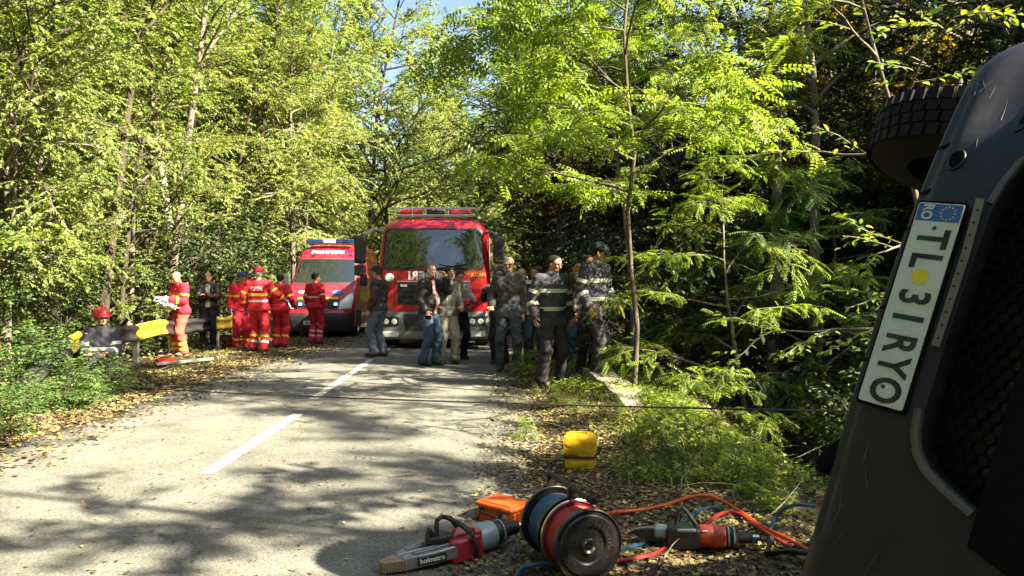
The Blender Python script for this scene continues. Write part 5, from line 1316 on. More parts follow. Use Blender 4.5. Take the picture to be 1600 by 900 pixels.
def cutter():
    p, q = gp(986, 852), gp(1150, 862); p.z += 0.06; q.z += 0.075; ln = (q-p).length; sc = ln/0.56
    b0 = Vector((p.x, p.y, p.z-0.06))
    root = thing('hydraulic_cutter', 'black hydraulic cutter tool with an orange-red cylinder and curved closed blades, beside the reel', 'rescue tool', b0)
    M = Matrix.Translation(-b0) @ axis_frame(p, q) @ Matrix.Scale(sc, 4)
    L = lambda mb, n, m, par=root, bev=0.0: local(mb, n, m, par, M, bev)
    for s in (-1, 1):
        L(MB().prism([(0.0, 0.012), (0.06, -0.022), (0.14, -0.035), (0.22, -0.030), (0.22, 0.030), (0.14, 0.040), (0.07, 0.036), (0.02, 0.026)], (0, s*0.014-0.010, 0.0), (1, 0, 0), (0, 0, 1), (0, 0.020, 0)), 'cutter_blade', TGREY if s > 0 else TBLK, root, 0.004)
    L(MB().box((0.165, 0, 0.022), (0.075, 0.085, 0.060)), 'blade_pivot', TCYL, root, 0.014)
    L(MB().prism([(0.19, -0.055), (0.19, 0.050), (0.24, 0.060), (0.375, 0.052), (0.375, -0.060), (0.25, -0.070)], (0, -0.062, 0), (1, 0, 0), (0, 0, 1), (0, 0.124, 0)), 'body', TBLK, root, 0.014)
    L(MB().tube([(0.245, 0, 0.05), (0.262, 0, 0.135), (0.285, 0, 0.150), (0.30, 0, 0.138), (0.365, 0, 0.045)], 0.011, 10), 'carrying_handle', TBLK, root)
    L(MB().box((0.30, -0.05, 0.045), (0.10, 0.03, 0.018)), 'body_cover', TCYL, root, 0.006)
    L(MB().lathe([(0, 0.372), (0.058, 0.372), (0.062, 0.38), (0.062, 0.44), (0.060, 0.443), (0.062, 0.446), (0.062, 0.500), (0.056, 0.51), (0, 0.51)], (0, 0, 0), (1, 0, 0), 32, False), 'cylinder', TORG, root)
    L(MB().box((0.40, -0.050, 0.038), (0.028, 0.006, 0.022), Matrix.Rotation(R(40), 3, 'X')), 'label', WHITEP, root)
    L(MB().lathe([(0, 0.51), (0.046, 0.51), (0.052, 0.518), (0.052, 0.53), (0.044, 0.532), (0.044, 0.545), (0.052, 0.547), (0.052, 0.562), (0.036, 0.572), (0, 0.572)], (0, 0, 0), (1, 0, 0), 28, False), 'collar', TBLK, root)
    for x in (0.524, 0.553): L(MB().lathe([(0.046, x-0.004), (0.0535, x-0.004), (0.0535, x+0.004), (0.046, x+0.004)], (0, 0, 0), (1, 0, 0), 28, False), 'collar_ring', TCYL, root)
    L(MB().lathe([(0, 0.57), (0.030, 0.57), (0.033, 0.59), (0.030, 0.645), (0.022, 0.65), (0, 0.65)], (0, 0, 0), (1, 0, 0), 20, False), 'nozzle', TBLK, root)
    L(MB().lathe([(0, 0.65), (0.017, 0.65), (0.017, 0.685), (0.012, 0.69), (0, 0.69)], (0, 0, 0), (1, 0, 0), 14, False), 'coupling', CHROME, root)
    e = M @ Vector((0.69, 0, 0))+b0
    tag(MB().tube([e, e+Vector((0.06, 0.0, 0.0)), gp(1200, 868, 0.06), gp(1236, 862, 0.05), gp(1275, 868, 0.05)], 0.016, 10).build('cutter_hose', TBLK), 'thick black hose leading from the cutter under the overturned van', 'hose')
cutter()

def spline(P, n=8):
    out = []; P = [P[0]]+P+[P[-1]]
    for i in range(1, len(P)-2):
        for k in range(n):
            t = k/n; a, b, c, d = P[i-1], P[i], P[i+1], P[i+2]
            out.append(0.5*((2*b)+(c-a)*t+(2*a-5*b+4*c-d)*t*t+(3*b-a-3*c+d)*t**3))
    out.append(P[-2]); return out
def hose(px, r, m, label, lift=0.02):
    pts = spline([gp(x, y, lift if len(q) == 0 else q[0]) for (x, y, *q) in px])
    tag(MB().tube(pts, r, 9).build('hydraulic_hose', m), label, 'hose', 'hydraulic hoses')
hose([(938, 806, 0.10), (965, 801, 0.04), (1002, 798), (1040, 790), (1078, 778, 0.03), (1108, 776, 0.05), (1130, 784), (1160, 802), (1192, 824), (1238, 846), (1265, 862)], 0.0115, H_OR, 'orange hose arching from the reel over the grassy lip and down to the van')
hose([(1090, 838, 0.09), (1104, 822, 0.06), (1120, 808, 0.04), (1138, 801), (1160, 806), (1185, 824), (1212, 842), (1240, 858)], 0.011, H_RED, 'red hose rising behind the cutter and joining the orange one')
hose([(962, 878, 0.03), (985, 876), (1010, 871), (1030, 864), (1040, 858)], 0.011, H_RED, 'short red hose end lying between the reel and the cutter blades')
hose([(1052, 838, 0.05), (1068, 820, 0.05), (1082, 806, 0.03), (1098, 797), (1115, 795), (1130, 798)], 0.011, H_BLUE, 'blue hose seen through the cutter handle')
hose([(966, 860, 0.04), (988, 856), (1010, 850), (1035, 848)], 0.011, H_BLUE, 'short blue hose between the reel flange and the cutter blades')
hose([(800, 925), (806, 905, 0.03), (816, 890, 0.04), (840, 884, 0.05), (858, 882, 0.05), (880, 890)], 0.012, H_BLUE, 'blue hose looped on the ground in front of the reel')
hose([(1205, 830), (1212, 812, 0.05), (1224, 798, 0.10), (1245, 790, 0.14), (1275, 792, 0.15)], 0.010, H_BLUE, 'dark blue hose bending up beside the van bumper')

# concrete headwall under the capped firefighter
def block():
    BM = paint('old_concrete', (0.25, 0.225, 0.175), 0.9, dirt=0.9, dirtcol=(0.16, 0.14, 0.08), scale=4, bump=0.6)
    rg = random.Random(4); bm = bmesh.new(); bmesh.ops.create_cube(bm, size=1); bmesh.ops.subdivide_edges(bm, edges=bm.edges[:], cuts=7, use_grid_fill=True)
    for v in bm.verts:
        v.co = Vector((v.co.x*0.42, v.co.y*2.5, v.co.z*0.75)); v.co.x *= 1-0.10*max(0, v.co.z); v.co += Vector((rg.uniform(-1, 1), rg.uniform(-1, 1), rg.uniform(-1, 1)))*0.016
        v.co.z -= 0.10*max(0, -v.co.y-0.6)
    m = MB(); m.bm.free(); m.bm = bm; o = m.build('concrete_headwall', BM, None, 40)
    o.location = (1.30, 9.75, -0.19); o.rotation_euler = (R(3), R(5), R(7))
    tag(o, 'weathered concrete culvert headwall at the verge edge under the capped firefighter', 'concrete block')
block()
# ------------------------------------------------------------------ people: smooth implicit bodies with separate clothes
def surface_nets(G, org, h):
    ins = G < 0
    nx, ny, nz = G.shape
    corners = [(i, j, k) for i in (0, 1) for j in (0, 1) for k in (0, 1)]
    def sl(c, A): return A[c[0]:nx-1+c[0], c[1]:ny-1+c[1], c[2]:nz-1+c[2]]
    cnt = sum(sl(c, ins).astype(np.int8) for c in corners)
    act = (cnt > 0) & (cnt < 8)
    ii, jj, kk = np.nonzero(act); n = len(ii)
    acc = np.zeros((n, 3)); num = np.zeros(n)
    for a in corners:
        for ax in range(3):
            if a[ax] == 1: continue
            b = list(a); b[ax] = 1; b = tuple(b)
            ga = G[ii+a[0], jj+a[1], kk+a[2]]; gb = G[ii+b[0], jj+b[1], kk+b[2]]
            m = (ga < 0) != (gb < 0)
            t = np.where(m, ga/(ga-gb+1e-12), 0)
            p = np.tile(np.array(a, float), (n, 1)); p[:, ax] = t
            acc += np.where(m[:, None], p, 0); num += m
    V = (acc/num[:, None]+np.stack([ii, jj, kk], 1))*h+org
    idx = -np.ones(act.shape, np.int64); idx[ii, jj, kk] = np.arange(n)
    Fs = []
    for ax in range(3):
        o1, o2 = (ax+1) % 3, (ax+2) % 3
        A = ins[:-1, :, :] if ax == 0 else ins[:, :-1, :] if ax == 1 else ins[:, :, :-1]
        B = ins[1:, :, :] if ax == 0 else ins[:, 1:, :] if ax == 1 else ins[:, :, 1:]
        ch = np.argwhere(A != B)
        ch = ch[(ch[:, o1] > 0) & (ch[:, o2] > 0) & (ch[:, o1] < G.shape[o1]-1) & (ch[:, o2] < G.shape[o2]-1)]
        fl = A[tuple(ch.T)]
        def id_(d1, d2):
            c = ch.copy(); c[:, o1] -= d1; c[:, o2] -= d2; return idx[tuple(c.T)]
        q = np.stack([id_(1, 1), id_(0, 1), id_(0, 0), id_(1, 0)], 1)
        q[~fl] = q[~fl][:, ::-1]; Fs.append(q)
    return V, np.concatenate(Fs)

class SDF:
    """list of round cones joined smoothly; local evaluation on a grid"""
    def __init__(s): s.p = []
    def rc(s, a, b, ra, rb=None, k=0.03, flat=1.0, fdir=None, sub=False):
        s.p.append((np.array(a, float), np.array(b, float), ra, ra if rb is None else rb, k, flat, fdir, sub)); return s
    def mesh(s, h, infl=0.0, cuts=(), wr=0.0, seed=0, pad=0.06):
        if not s.p: return None
        add = [q for q in s.p if not q[7]]
        lo = np.min([np.minimum(a-ra, b-rb) for a, b, ra, rb, *_ in add], 0)-pad-infl; hi = np.max([np.maximum(a+ra, b+rb) for a, b, ra, rb, *_ in add], 0)+pad+infl
        n = np.ceil((hi-lo)/h).astype(int)+1
        G = np.full(n, 0.12, np.float32)
        axs = [lo[i]+np.arange(n[i])*h for i in range(3)]
        for a, b, ra, rb, k, flat, fdir, sub in s.p:
            m = max(ra, rb)+infl+k+0.03
            i0 = np.maximum(((np.minimum(a, b)-m-lo)/h).astype(int), 0); i1 = np.minimum(((np.maximum(a, b)+m-lo)/h).astype(int)+2, n)
            S = tuple(slice(i0[i], i1[i]) for i in range(3))
            X, Y, Z = np.meshgrid(axs[0][S[0]], axs[1][S[1]], axs[2][S[2]], indexing='ij', sparse=True)
            ba = b-a; L2 = float(ba@ba)
            px, py, pz = X-a[0], Y-a[1], Z-a[2]
            t = np.clip((px*ba[0]+py*ba[1]+pz*ba[2])/L2, 0, 1) if L2 > 1e-10 else np.zeros((1, 1, 1))
            dx, dy, dz = px-t*ba[0], py-t*ba[1], pz-t*ba[2]
            if flat != 1.0:
                f = fdir; pr = dx*f[0]+dy*f[1]+dz*f[2]; e = 1/flat-1
                dx, dy, dz = dx+pr*e*f[0], dy+pr*e*f[1], dz+pr*e*f[2]
            d = np.sqrt(dx*dx+dy*dy+dz*dz)-(ra+(rb-ra)*t)-(infl if not sub else -infl*0)
            if flat != 1.0: d = d*(0.5+0.5*flat)
            g = G[S]
            if sub: G[S] = np.maximum(g, -d)
            elif k > 0:
                hh = np.maximum(k-np.abs(g-d), 0)/k; G[S] = np.minimum(g, d)-hh*hh*k*0.25
            else: G[S] = np.minimum(g, d)
        X, Y, Z = np.meshgrid(*axs, indexing='ij', sparse=True)
        if wr > 0:
            o = seed*1.7
            w = np.sin(23*X+9*Z+o+2.2*np.sin(11*Z+o))*np.sin(34*Z+7*Y+o*2+2*np.sin(13*X))+0.6*np.sin(48*Z+21*X-17*Y+o)*np.sin(29*X+31*Y+o)
            G = G+wr*w.astype(np.float32)
        for c, nn in cuts:
            c, nn = np.array(c), np.array(nn, float); nn = nn/np.linalg.norm(nn)
            G = np.maximum(G, (X-c[0])*nn[0]+(Y-c[1])*nn[1]+(Z-c[2])*nn[2])
        G = np.pad(G, 1, constant_values=0.12)
        return surface_nets(G, lo-h, h)

def ik(a, c, l1, l2, hint):
    a, c, hint = np.array(a, float), np.array(c, float), np.array(hint, float)
    d = c-a; L = np.linalg.norm(d); L2 = min(L, (l1+l2)*0.998); d = d/L; c = a+d*L2
    x = (l1*l1-l2*l2+L2*L2)/(2*L2); y = math.sqrt(max(0, l1*l1-x*x))
    n = hint-d*(hint@d); n /= np.linalg.norm(n)+1e-9
    return a+d*x+n*y, c
SKIN = {}
def skin(tone):
    if tone not in SKIN:
        base = {'a': (0.50, 0.27, 0.18), 'b': (0.42, 0.21, 0.13), 'c': (0.55, 0.33, 0.24)}[tone]
        t = NT('skin'); o = t.obj(); n = t.noise(16, 5, 0.6, o)
        c = t.ramp(n, [(0.3, tuple(v*0.8 for v in base)), (0.7, tuple(min(1, v*1.15) for v in base))])
        p = t.pbr(c, 0.5, 0, t.bump(n, 0.15, 0.004), 0.35); p.inputs['Subsurface Weight'].default_value = 0.08; p.inputs['Subsurface Radius'].default_value = (0.02, 0.008, 0.004)
        SKIN[tone] = t.m
    return SKIN[tone]
def slice_patch(V, Fa, planes, keep, off, name, mat, parent):
    """part of a garment's surface between planes, lifted a few mm: tape, panels, shirt fronts"""
    bm = bmesh.new(); vs = [bm.verts.new(v) for v in V]
    c = V[Fa].mean(1); ok = np.ones(len(Fa), bool)
    for co, no in planes: ok &= ((c-np.array(co))@np.array(no, float)) < 0.05
    if keep is not None: ok &= keep(c)
    for f in Fa[ok]:
        try: bm.faces.new([vs[i] for i in f])
        except ValueError: pass
    bmesh.ops.delete(bm, geom=[v for v in bm.verts if not v.link_faces], context='VERTS')
    for co, no in planes:
        bmesh.ops.bisect_plane(bm, geom=bm.verts[:]+bm.edges[:]+bm.faces[:], plane_co=Vector(co), plane_no=Vector(no), clear_outer=True)
    if not bm.faces: bm.free(); return None
    bm.normal_update(); nn = [(v, v.normal.copy()) for v in bm.verts]
    for v, n in nn: v.co += n*off
    bnd = [e for e in bm.edges if e.is_boundary]; r = bmesh.ops.extrude_edge_only(bm, edges=bnd)
    nm = {}
    for g_ in r['geom']:
        if isinstance(g_, bmesh.types.BMVert): g_.co -= Vector(g_.normal)*0 if False else Vector((0, 0, 0))
    bm.normal_update()
    for g_ in r['geom']:
        if isinstance(g_, bmesh.types.BMVert):
            best = [e.other_vert(g_) for e in g_.link_edges if (e.other_vert(g_).co-g_.co).length < 1e-6]
            if best:
                for v, n in nn:
                    if v is best[0]: nm[g_] = n; break
    for g_, n in nm.items(): g_.co -= n*(off+0.004)
    me = bpy.data.meshes.new(name); bm.to_mesh(me); bm.free()
    return link(name, me, mat, parent, 60)

NAVY = cloth('navy_uniform', (0.048, 0.048, 0.066)); NAVY2 = cloth('navy_trousers', (0.034, 0.030, 0.036)); TAPE = paint('reflective_tape', (0.52, 0.54, 0.46), 0.35, dirt=0.15)
SUITRED = cloth('rescue_red', (0.50, 0.022, 0.045)); SUITRED_LIT = cloth('rescue_red_sunlit', (0.60, 0.08, 0.06)); TAPEY = paint('yellow_tape', (0.80, 0.52, 0.03), 0.45, dirt=0.1); TAPEW = paint('white_tape', (0.78, 0.76, 0.68), 0.4, dirt=0.1)  # the second red is paled to stand in for sunlight on the trousers
LEATH = cloth('dark_leather', (0.024, 0.019, 0.019), 0.3, 0.42); BROWNJ = cloth('brown_jacket', (0.055, 0.034, 0.032)); GREYJ = cloth('grey_jacket', (0.14, 0.135, 0.12)); PLAID = cloth('mottled_jacket', (0.060, 0.058, 0.060), 0.7, 0.8, 22)
JEANS = cloth('blue_jeans', (0.050, 0.075, 0.14)); JEANS2 = cloth('faded_jeans', (0.12, 0.13, 0.18), 0.35); JEANS3 = cloth('dark_jeans', (0.060, 0.072, 0.10), 0.4); KHAKI = cloth('pale_trousers', (0.32, 0.29, 0.22)); DARKT = cloth('dark_trousers', (0.020, 0.018, 0.020))
SHIRTG = cloth('pale_shirt', (0.34, 0.36, 0.31)); SHIRTP = cloth('pink_shirt', (0.55, 0.30, 0.30)); WHITEC = cloth('white_cloth', (0.72, 0.71, 0.66)); BOOT = paint('boot_black', (0.020, 0.018, 0.018), 0.5, dirt=0.5, dirtcol=(0.16, 0.13, 0.09), scale=8); SHOEB = paint('shoe_brown', (0.09, 0.04, 0.025), 0.5, dirt=0.3); SHOEG = paint('shoe_grey', (0.22, 0.21, 0.19), 0.6, dirt=0.3)
HBLK = cloth('hair_black', (0.014, 0.011, 0.010), 0.4, 0.6, 60); HGREY = cloth('hair_grey', (0.36, 0.35, 0.32), 0.3, 0.6, 60); HBRN = cloth('hair_brown', (0.06, 0.038, 0.024), 0.4, 0.6, 60); HSTUB = cloth('hair_stubble', (0.13, 0.08, 0.06), 0.3, 0.7, 60)
CAPN = cloth('cap_navy', (0.020, 0.020, 0.032)); CAPR = cloth('cap_red', (0.55, 0.015, 0.05)); CAPB = cloth('cap_blue', (0.03, 0.06, 0.22)); GLOVE = paint('glove_blue', (0.12, 0.30, 0.55), 0.45, dirt=0.1); EYE = paint('eye_dark', (0.02, 0.015, 0.012), 0.2, dirt=0.0); LIP = paint('lips', (0.36, 0.15, 0.11), 0.5, dirt=0.1)
HELM = paint('helmet_red', (0.50, 0.012, 0.02), 0.2, 0.8, dirt=0.1); VESTY = cloth('vest_yellow', (0.55, 0.62, 0.04), 0.15)

def person(px, py, height, label, turn=0.0, d=None, x=None, z=None, group='people', armL=(0.06, 0.03, -0.53), armR=(0.06, 0.03, -0.53), hintL=(0.4, -0.9, -0.2), hintR=(0.4, -0.9, -0.2),
           legL=(0.02, 0.0), legR=(0.02, 0.0), kneel=None, head=(0, 0, 0), lean=0.0, belly=0.0, wide=1.0, tone='a', jacket=None, hem=0.86, jinf=0.022, trousers=DARKT, tinf=0.018, shoes=BOOT, hair=None, hairline=0.0,
           cap=None, capkind='cap', helmet=None, shirt=None, bands=None, suit=False, sleeve=True, glasses=False, extra=None, gloves=None, vest=None, backtext=None, wr=0.005, hv=0.010):
    s = height/1.75
    if d is None:
        d = F_PX*CAM_H/(py-435)
        for _ in range(30): d = 0.6*d+0.4*F_PX*(CAM_H-surf((px-800)/F_PX*d, d))/(py-435)
    X = (px-800)/F_PX*d if x is None else x
    Zg = surf(X, d)+0.005 if z is None else z
    root_loc = (X, d, Zg)
    # local frame: front is -y, own left is +x
    def J(x_, f_, z_): return np.array([x_, -f_, z_])*s
    drop = 0.0 if kneel is None else kneel
    hz_ = 0.92-drop
    hipL, hipR = J(0.085, 0, hz_-0.02), J(-0.085, 0, hz_-0.02)
    ln = lean
    def up(x_, f_, z_):
        """upper-body point, leaned forward from the hips"""
        dz = z_-0.95; return J(x_, f_+math.sin(ln)*dz, 0.95-drop+math.cos(ln)*dz-0.0*f_)
    shL, shR = up(0.175*wide, 0.0, 1.425), up(-0.175*wide, 0.0, 1.425)
    FW = np.array([0, -1.0, 0])
    def arm(sh, q, hint, sg):
        w = sh+J(q[0]*sg, q[1], q[2]); return ik(sh, w, 0.285*s, 0.255*s, J(hint[0]*sg, hint[1], hint[2]))
    elL, wrL = arm(shL, armL, hintL, 1); elR, wrR = arm(shR, armR, hintR, -1)
    def leg(hip, q, sg):
        an = np.array([hip[0]+q[0]*sg*s, -q[1]*s, (0.085+(q[2] if len(q) > 2 else 0))*s]); kn, an = ik(hip, an, 0.43*s, 0.42*s, (0.10*sg, -1, 0.05)); return kn, an
    knL, anL = leg(hipL, legL, 1); knR, anR = leg(hipR, legR, -1)
    B = SDF()
    def torso(S, k=0.05, bel=True):
        S.rc(J(-0.075*wide, 0, hz_), J(0.075*wide, 0, hz_), 0.112*s, k=k, flat=0.85, fdir=FW)
        S.rc(up(-0.055*wide, 0.0, 1.10), up(0.055*wide, 0.0, 1.10), 0.108*s*(1+0.1*belly), k=k, flat=0.80, fdir=FW)
        S.rc(up(-0.075*wide, 0.005, 1.28), up(0.075*wide, 0.005, 1.28), 0.118*s, k=k, flat=0.80, fdir=FW)
        S.rc(up(-0.135*wide, -0.005, 1.405), up(0.135*wide, -0.005, 1.405), 0.062*s, k=k)
        S.rc(up(0, -0.01, 1.40), up(0, 0.0, 1.48), 0.075*s, 0.058*s, k=k)
        if belly > 0: S.rc(up(-0.03, 0.05*belly, 1.06), up(0.03, 0.06*belly, 1.12), 0.115*s, k=k)
    def arms(S, k=0.03, r=(0.052, 0.043, 0.039, 0.028)):
        for sh, el, wr_ in ((shL, elL, wrL), (shR, elR, wrR)):
            S.rc(sh, el, r[0]*s, r[1]*s, k=k); S.rc(el, wr_, r[2]*s, r[3]*s, k=0.02)
    def legs(S, k=0.03):
        for hip, kn, an in ((hipL, knL, anL), (hipR, knR, anR)):
            S.rc(hip, kn, 0.088*s, 0.056*s, k=k); mid = kn+(an-kn)*0.32+np.array([0, 0.018*s, 0]); S.rc(kn, mid, 0.052*s, 0.055*s, k=0.025); S.rc(mid, an, 0.054*s, 0.036*s, k=0.025)
    # head frame
    yaw, pitch, roll = R(head[0]), R(head[1]), R(head[2])
    hm = np.array(Matrix.Rotation(yaw, 3, 'Z') @ Matrix.Rotation(pitch, 3, 'X') @ Matrix.Rotation(roll, 3, 'Y'))
    nb = up(0, 0.012, 1.525)
    def Hd(x_, f_, z_): return nb+hm @ (np.array([x_, -f_, z_-1.525])*s)
    HF = hm @ FW
    HX = hm @ np.array([1., 0, 0])
    torso(B); arms(B); legs(B)
    B.rc(up(0, -0.005, 1.44), Hd(0, 0.0, 1.58), 0.054*s, 0.050*s, k=0.02)
    B.rc(Hd(0, -0.022, 1.668), Hd(0, 0.022, 1.672), 0.077*s, 0.073*s, k=0.02)
    B.rc(Hd(0, 0.040, 1.640), Hd(0, 0.052, 1.580), 0.055*s, 0.037*s, k=0.025)
    for g in (-1, 1):
        B.rc(Hd(g*0.050, 0.0, 1.610), Hd(g*0.022, 0.055, 1.565), 0.026*s, 0.022*s, k=0.02)
        B.rc(Hd(g*0.074, -0.008, 1.645), Hd(g*0.073, -0.004, 1.612), 0.014*s, 0.010*s, k=0.006)
        B.rc(Hd(g*0.034, 0.076, 1.615), Hd(g*0.034, 0.074, 1.612), 0.018*s, k=0.02)
    B.rc(Hd(-0.028, 0.083, 1.664), Hd(0.028, 0.083, 1.664), 0.013*s, k=0.015)
    B.rc(Hd(0, 0.090, 1.655), Hd(0, 0.112, 1.612), 0.009*s, 0.0135*s, k=0.012)
    B.rc(Hd(0, 0.080, 1.566), Hd(0, 0.079, 1.562), 0.019*s, k=0.015)
    B.rc(Hd(-0.014, 0.087, 1.588), Hd(0.014, 0.087, 1.588), 0.009*s, k=0.008)
    for g in (-1, 1): B.rc(Hd(g*0.031, 0.099, 1.644), Hd(g*0.031, 0.098, 1.643), 0.012*s, k=0, sub=True)
    # hands: palm, four unequal fingers and a thumb
    HS = SDF()
    for sg, el, wr_ in ((1, elL, wrL), (-1, elR, wrR)):
        dr = (wr_-el)/np.linalg.norm(wr_-el)
        side = np.cross(dr, np.array([0, 0, 1.0])) if abs(dr[2]) < 0.8 else np.array([0, -1.0, 0])
        side = side-dr*(side@dr); side /= np.linalg.norm(side)
        pn = np.cross(dr, side)*sg; 
        if abs(dr[2]) > 0.8:
            if pn[0]*sg > 0: pn = -pn
        for S in ((B,) if gloves is None else (B, HS)):
            gi = 0.0 if S is B else 0.004
            S.rc(wr_-dr*0.03*s, wr_+dr*0.075*s, 0.029*s+gi, 0.036*s+gi, k=0.015, flat=0.55, fdir=pn)
            for k, (o, l) in enumerate(((0.030, 0.066), (0.010, 0.076), (-0.010, 0.070), (-0.029, 0.054))):
                b0 = wr_+dr*0.088*s+side*o*s; m = b0+(dr*0.85+pn*0.35)*l*0.55*s; e = m+(dr*0.45+pn*0.85)*l*0.5*s
                S.rc(b0, m, 0.0105*s+gi, 0.0098*s+gi, k=0.006); S.rc(m, e, 0.0098*s+gi, 0.0085*s+gi, k=0.004)
            t0 = wr_+dr*0.025*s+side*0.030*s; t1 = t0+(dr*0.6+side*0.75+pn*0.25)*0.042*s; t2 = t1+(dr*0.85+side*0.2+pn*0.3)*0.032*s
            S.rc(t0, t1, 0.014*s+gi, 0.0115*s+gi, k=0.01); S.rc(t1, t2, 0.0115*s+gi, 0.009*s+gi, k=0.004)
    for an, q in ((anL, legL), (anR, legR)):
        B.rc(an+np.array([0, 0.03, -0.035])*s, an+np.array([0, -0.14, -0.052])*s, 0.036*s, 0.028*s, k=0.03)
    V, Fa = B.mesh(hv)
    root = np_mesh('person', V, Fa, skin(tone), None, 180); tag(root, label, 'person', group)
    root.location = root_loc; root.rotation_euler = (0, 0, R(turn))
    mk = lambda nm, S, m, h=0.013, **kw: (lambda r: (np_mesh(nm, r[0], r[1], m, root, 180), r))(S.mesh(h, **kw))
    seed = int(px)
    # trousers
    T = SDF(); T.rc(J(-0.075*wide, 0, hz_), J(0.075*wide, 0, hz_), 0.114*s, k=0.05, flat=0.87, fdir=FW); T.rc(up(-0.06*wide, 0, 1.03), up(0.06*wide, 0, 1.03), 0.105*s*(1+0.1*belly), k=0.05, flat=0.82, fdir=FW); legs(T, 0.02)
    for kn, an in ((knL, anL), (knR, anR)):
        u_ = (an-kn)/np.linalg.norm(an-kn); T.rc(an-u_*0.16*s, an-u_*0.005*s, 0.046*s, 0.060*s, k=0.03)
    tcut = [(up(0, 0, 1.04), (0, 0, 1))]
    if kneel is None: tcut.append(((0, 0, 0.055*s), (0, 0, -1)))
    tro, trm = mk('trousers', T, trousers, infl=tinf, cuts=tcut, wr=wr*1.2, seed=seed)
    # jacket
    res = None
    if jacket is not None:
        Jk = SDF(); torso(Jk)
        if hem < 0.95: Jk.rc(J(-0.085*wide, 0.0, hem-drop+0.02), J(0.085*wide, 0.0, hem-drop+0.02), 0.118*s, k=0.06, flat=0.88, fdir=FW)
        wl = wrL if sleeve else elL; wr2 = wrR if sleeve else elR
        for sh, el, wr_ in ((shL, elL, wl), (shR, elR, wr2)):
            Jk.rc(sh, el, 0.055*s, 0.049*s, k=0.035)
            if sleeve:
                dr = (wr_-el)/np.linalg.norm(wr_-el); Jk.rc(el, wr_-dr*0.03*s, 0.047*s, 0.040*s, k=0.02)
        Jk.rc(up(0, -0.008, 1.44), up(0, 0.0, 1.500), 0.072*s, 0.064*s, k=0.02)
        jo, res = mk('jacket', Jk, jacket, infl=jinf, cuts=[((0, 0, (hem-drop)*s), (0, 0, -1)), (up(0, 0, 1.515), (0, 0.25, 1))], wr=wr, seed=seed+1)
        JV, JF = res
        bones = [(shL, elL, 1), (elL, wrL, 1), (shR, elR, 2), (elR, wrR, 2), (up(-0.09, 0, 1.0), up(-0.09, 0, 1.36), 0), (up(0.09, 0, 1.0), up(0.09, 0, 1.36), 0), (up(0, 0, 0.9), up(0, 0, 1.4), 0)]
        def limb(c):
            best = np.full(len(c), 9.0); lab = np.zeros(len(c), int)
            for a, b, l in bones:
                ba = b-a; t = np.clip(((c-a)@ba)/(ba@ba), 0, 1)[:, None]; dd = np.linalg.norm(c-a-t*ba, axis=1)-(0.05 if l == 0 else 0)
                lab = np.where(dd < best, l, lab); best = np.minimum(best, dd)
            return lab
        tu = up(0, 0, 1.2)-up(0, 0, 1.0); tu /= np.linalg.norm(tu)
        for kind, pos, wdt, m in (bands or []):
            if kind == 'torso':
                c0 = up(0, 0, pos); slice_patch(JV, JF, [(c0+tu*wdt/2, tu), (c0-tu*wdt/2, -tu)], lambda c: limb(c) == 0, 0.005, 'reflective_band', m, jo)
            elif kind == 'arm':
                for l, sh, el, wr_ in ((1, shL, elL, wrL), (2, shR, elR, wrR)):
                    a, b, f = (sh, el, pos) if pos < 1 else (el, wr_, pos-1)
                    c0 = a+(b-a)*f; u_ = (b-a)/np.linalg.norm(b-a)
                    slice_patch(JV, JF, [(c0+u_*wdt/2, u_), (c0-u_*wdt/2, -u_)], lambda c, l=l: limb(c) == l, 0.005, 'reflective_band', m, jo)
        if shirt is not None:
            slice_patch(JV, JF, [(J(0.045, 0, 0), (1, 0, 0)), (J(-0.045, 0, 0), (-1, 0, 0)), (J(0, 0.03, 0), (0, 1, 0)), (up(0, 0, 1.47), (0, 0, 1)), (J(0, 0, hem-drop+0.01), (0, 0, -1))], lambda c: limb(c) == 0, 0.004, 'shirt_front', shirt, jo)
        elif not suit:
            slice_patch(JV, JF, [(J(0.008, 0, 0), (1, 0, 0)), (J(-0.008, 0, 0), (-1, 0, 0)), (J(0, 0.03, 0), (0, 1, 0)), (up(0, 0, 1.48), (0, 0, 1))], lambda c: limb(c) == 0, 0.003, 'zip', BLACKP, jo)
        if vest is not None:
            slice_patch(JV, JF, [(up(0, 0, 1.43), (0, 0, 1)), (up(0, 0, 1.02), (0, 0, -1))], lambda c: limb(c) == 0, 0.012, 'vest', vest, root)
        if backtext:
            yb = float(JV[(np.abs(JV[:, 0]) < 0.06) & (np.abs(JV[:, 2]-up(0, 0, 1.32)[2]) < 0.03)][:, 1].max())
            pt_ = backtext[1]
            if pt_ is not None: slice_patch(JV, JF, [(J(0.125, 0, 0), (1, 0, 0)), (J(-0.125, 0, 0), (-1, 0, 0)), (J(0, -0.03, 0), (0, -1, 0)), (up(0, 0, 1.365), (0, 0, 1)), (up(0, 0, 1.285), (0, 0, -1))], lambda c: limb(c) == 0, 0.014 if vest else 0.004, 'back_panel', pt_, jo)
            o = up(0, 0, 1.325); text_mesh('lettering', backtext[0], 0.085*s, backtext[2], jo, frame((0, yb+0.018, o[2]), (-1, 0, 0), (0, 0, 1)), 0.002, 0.002)
    for kind, pos, wdt, m in (bands or []):
        if kind == 'leg':
            for l, kn, an in ((1, knL, anL), (-1, knR, anR)):
                c0 = kn+(an-kn)*pos; u_ = (an-kn)/np.linalg.norm(an-kn); mx = (knL[0]+knR[0]+anL[0]+anR[0])/4
                slice_patch(trm[0], trm[1], [(c0+u_*wdt/2, u_), (c0-u_*wdt/2, -u_)], lambda c, l=l, mx=mx: (c[:, 0]-mx)*l > 0, 0.005, 'reflective_band', m, tro)
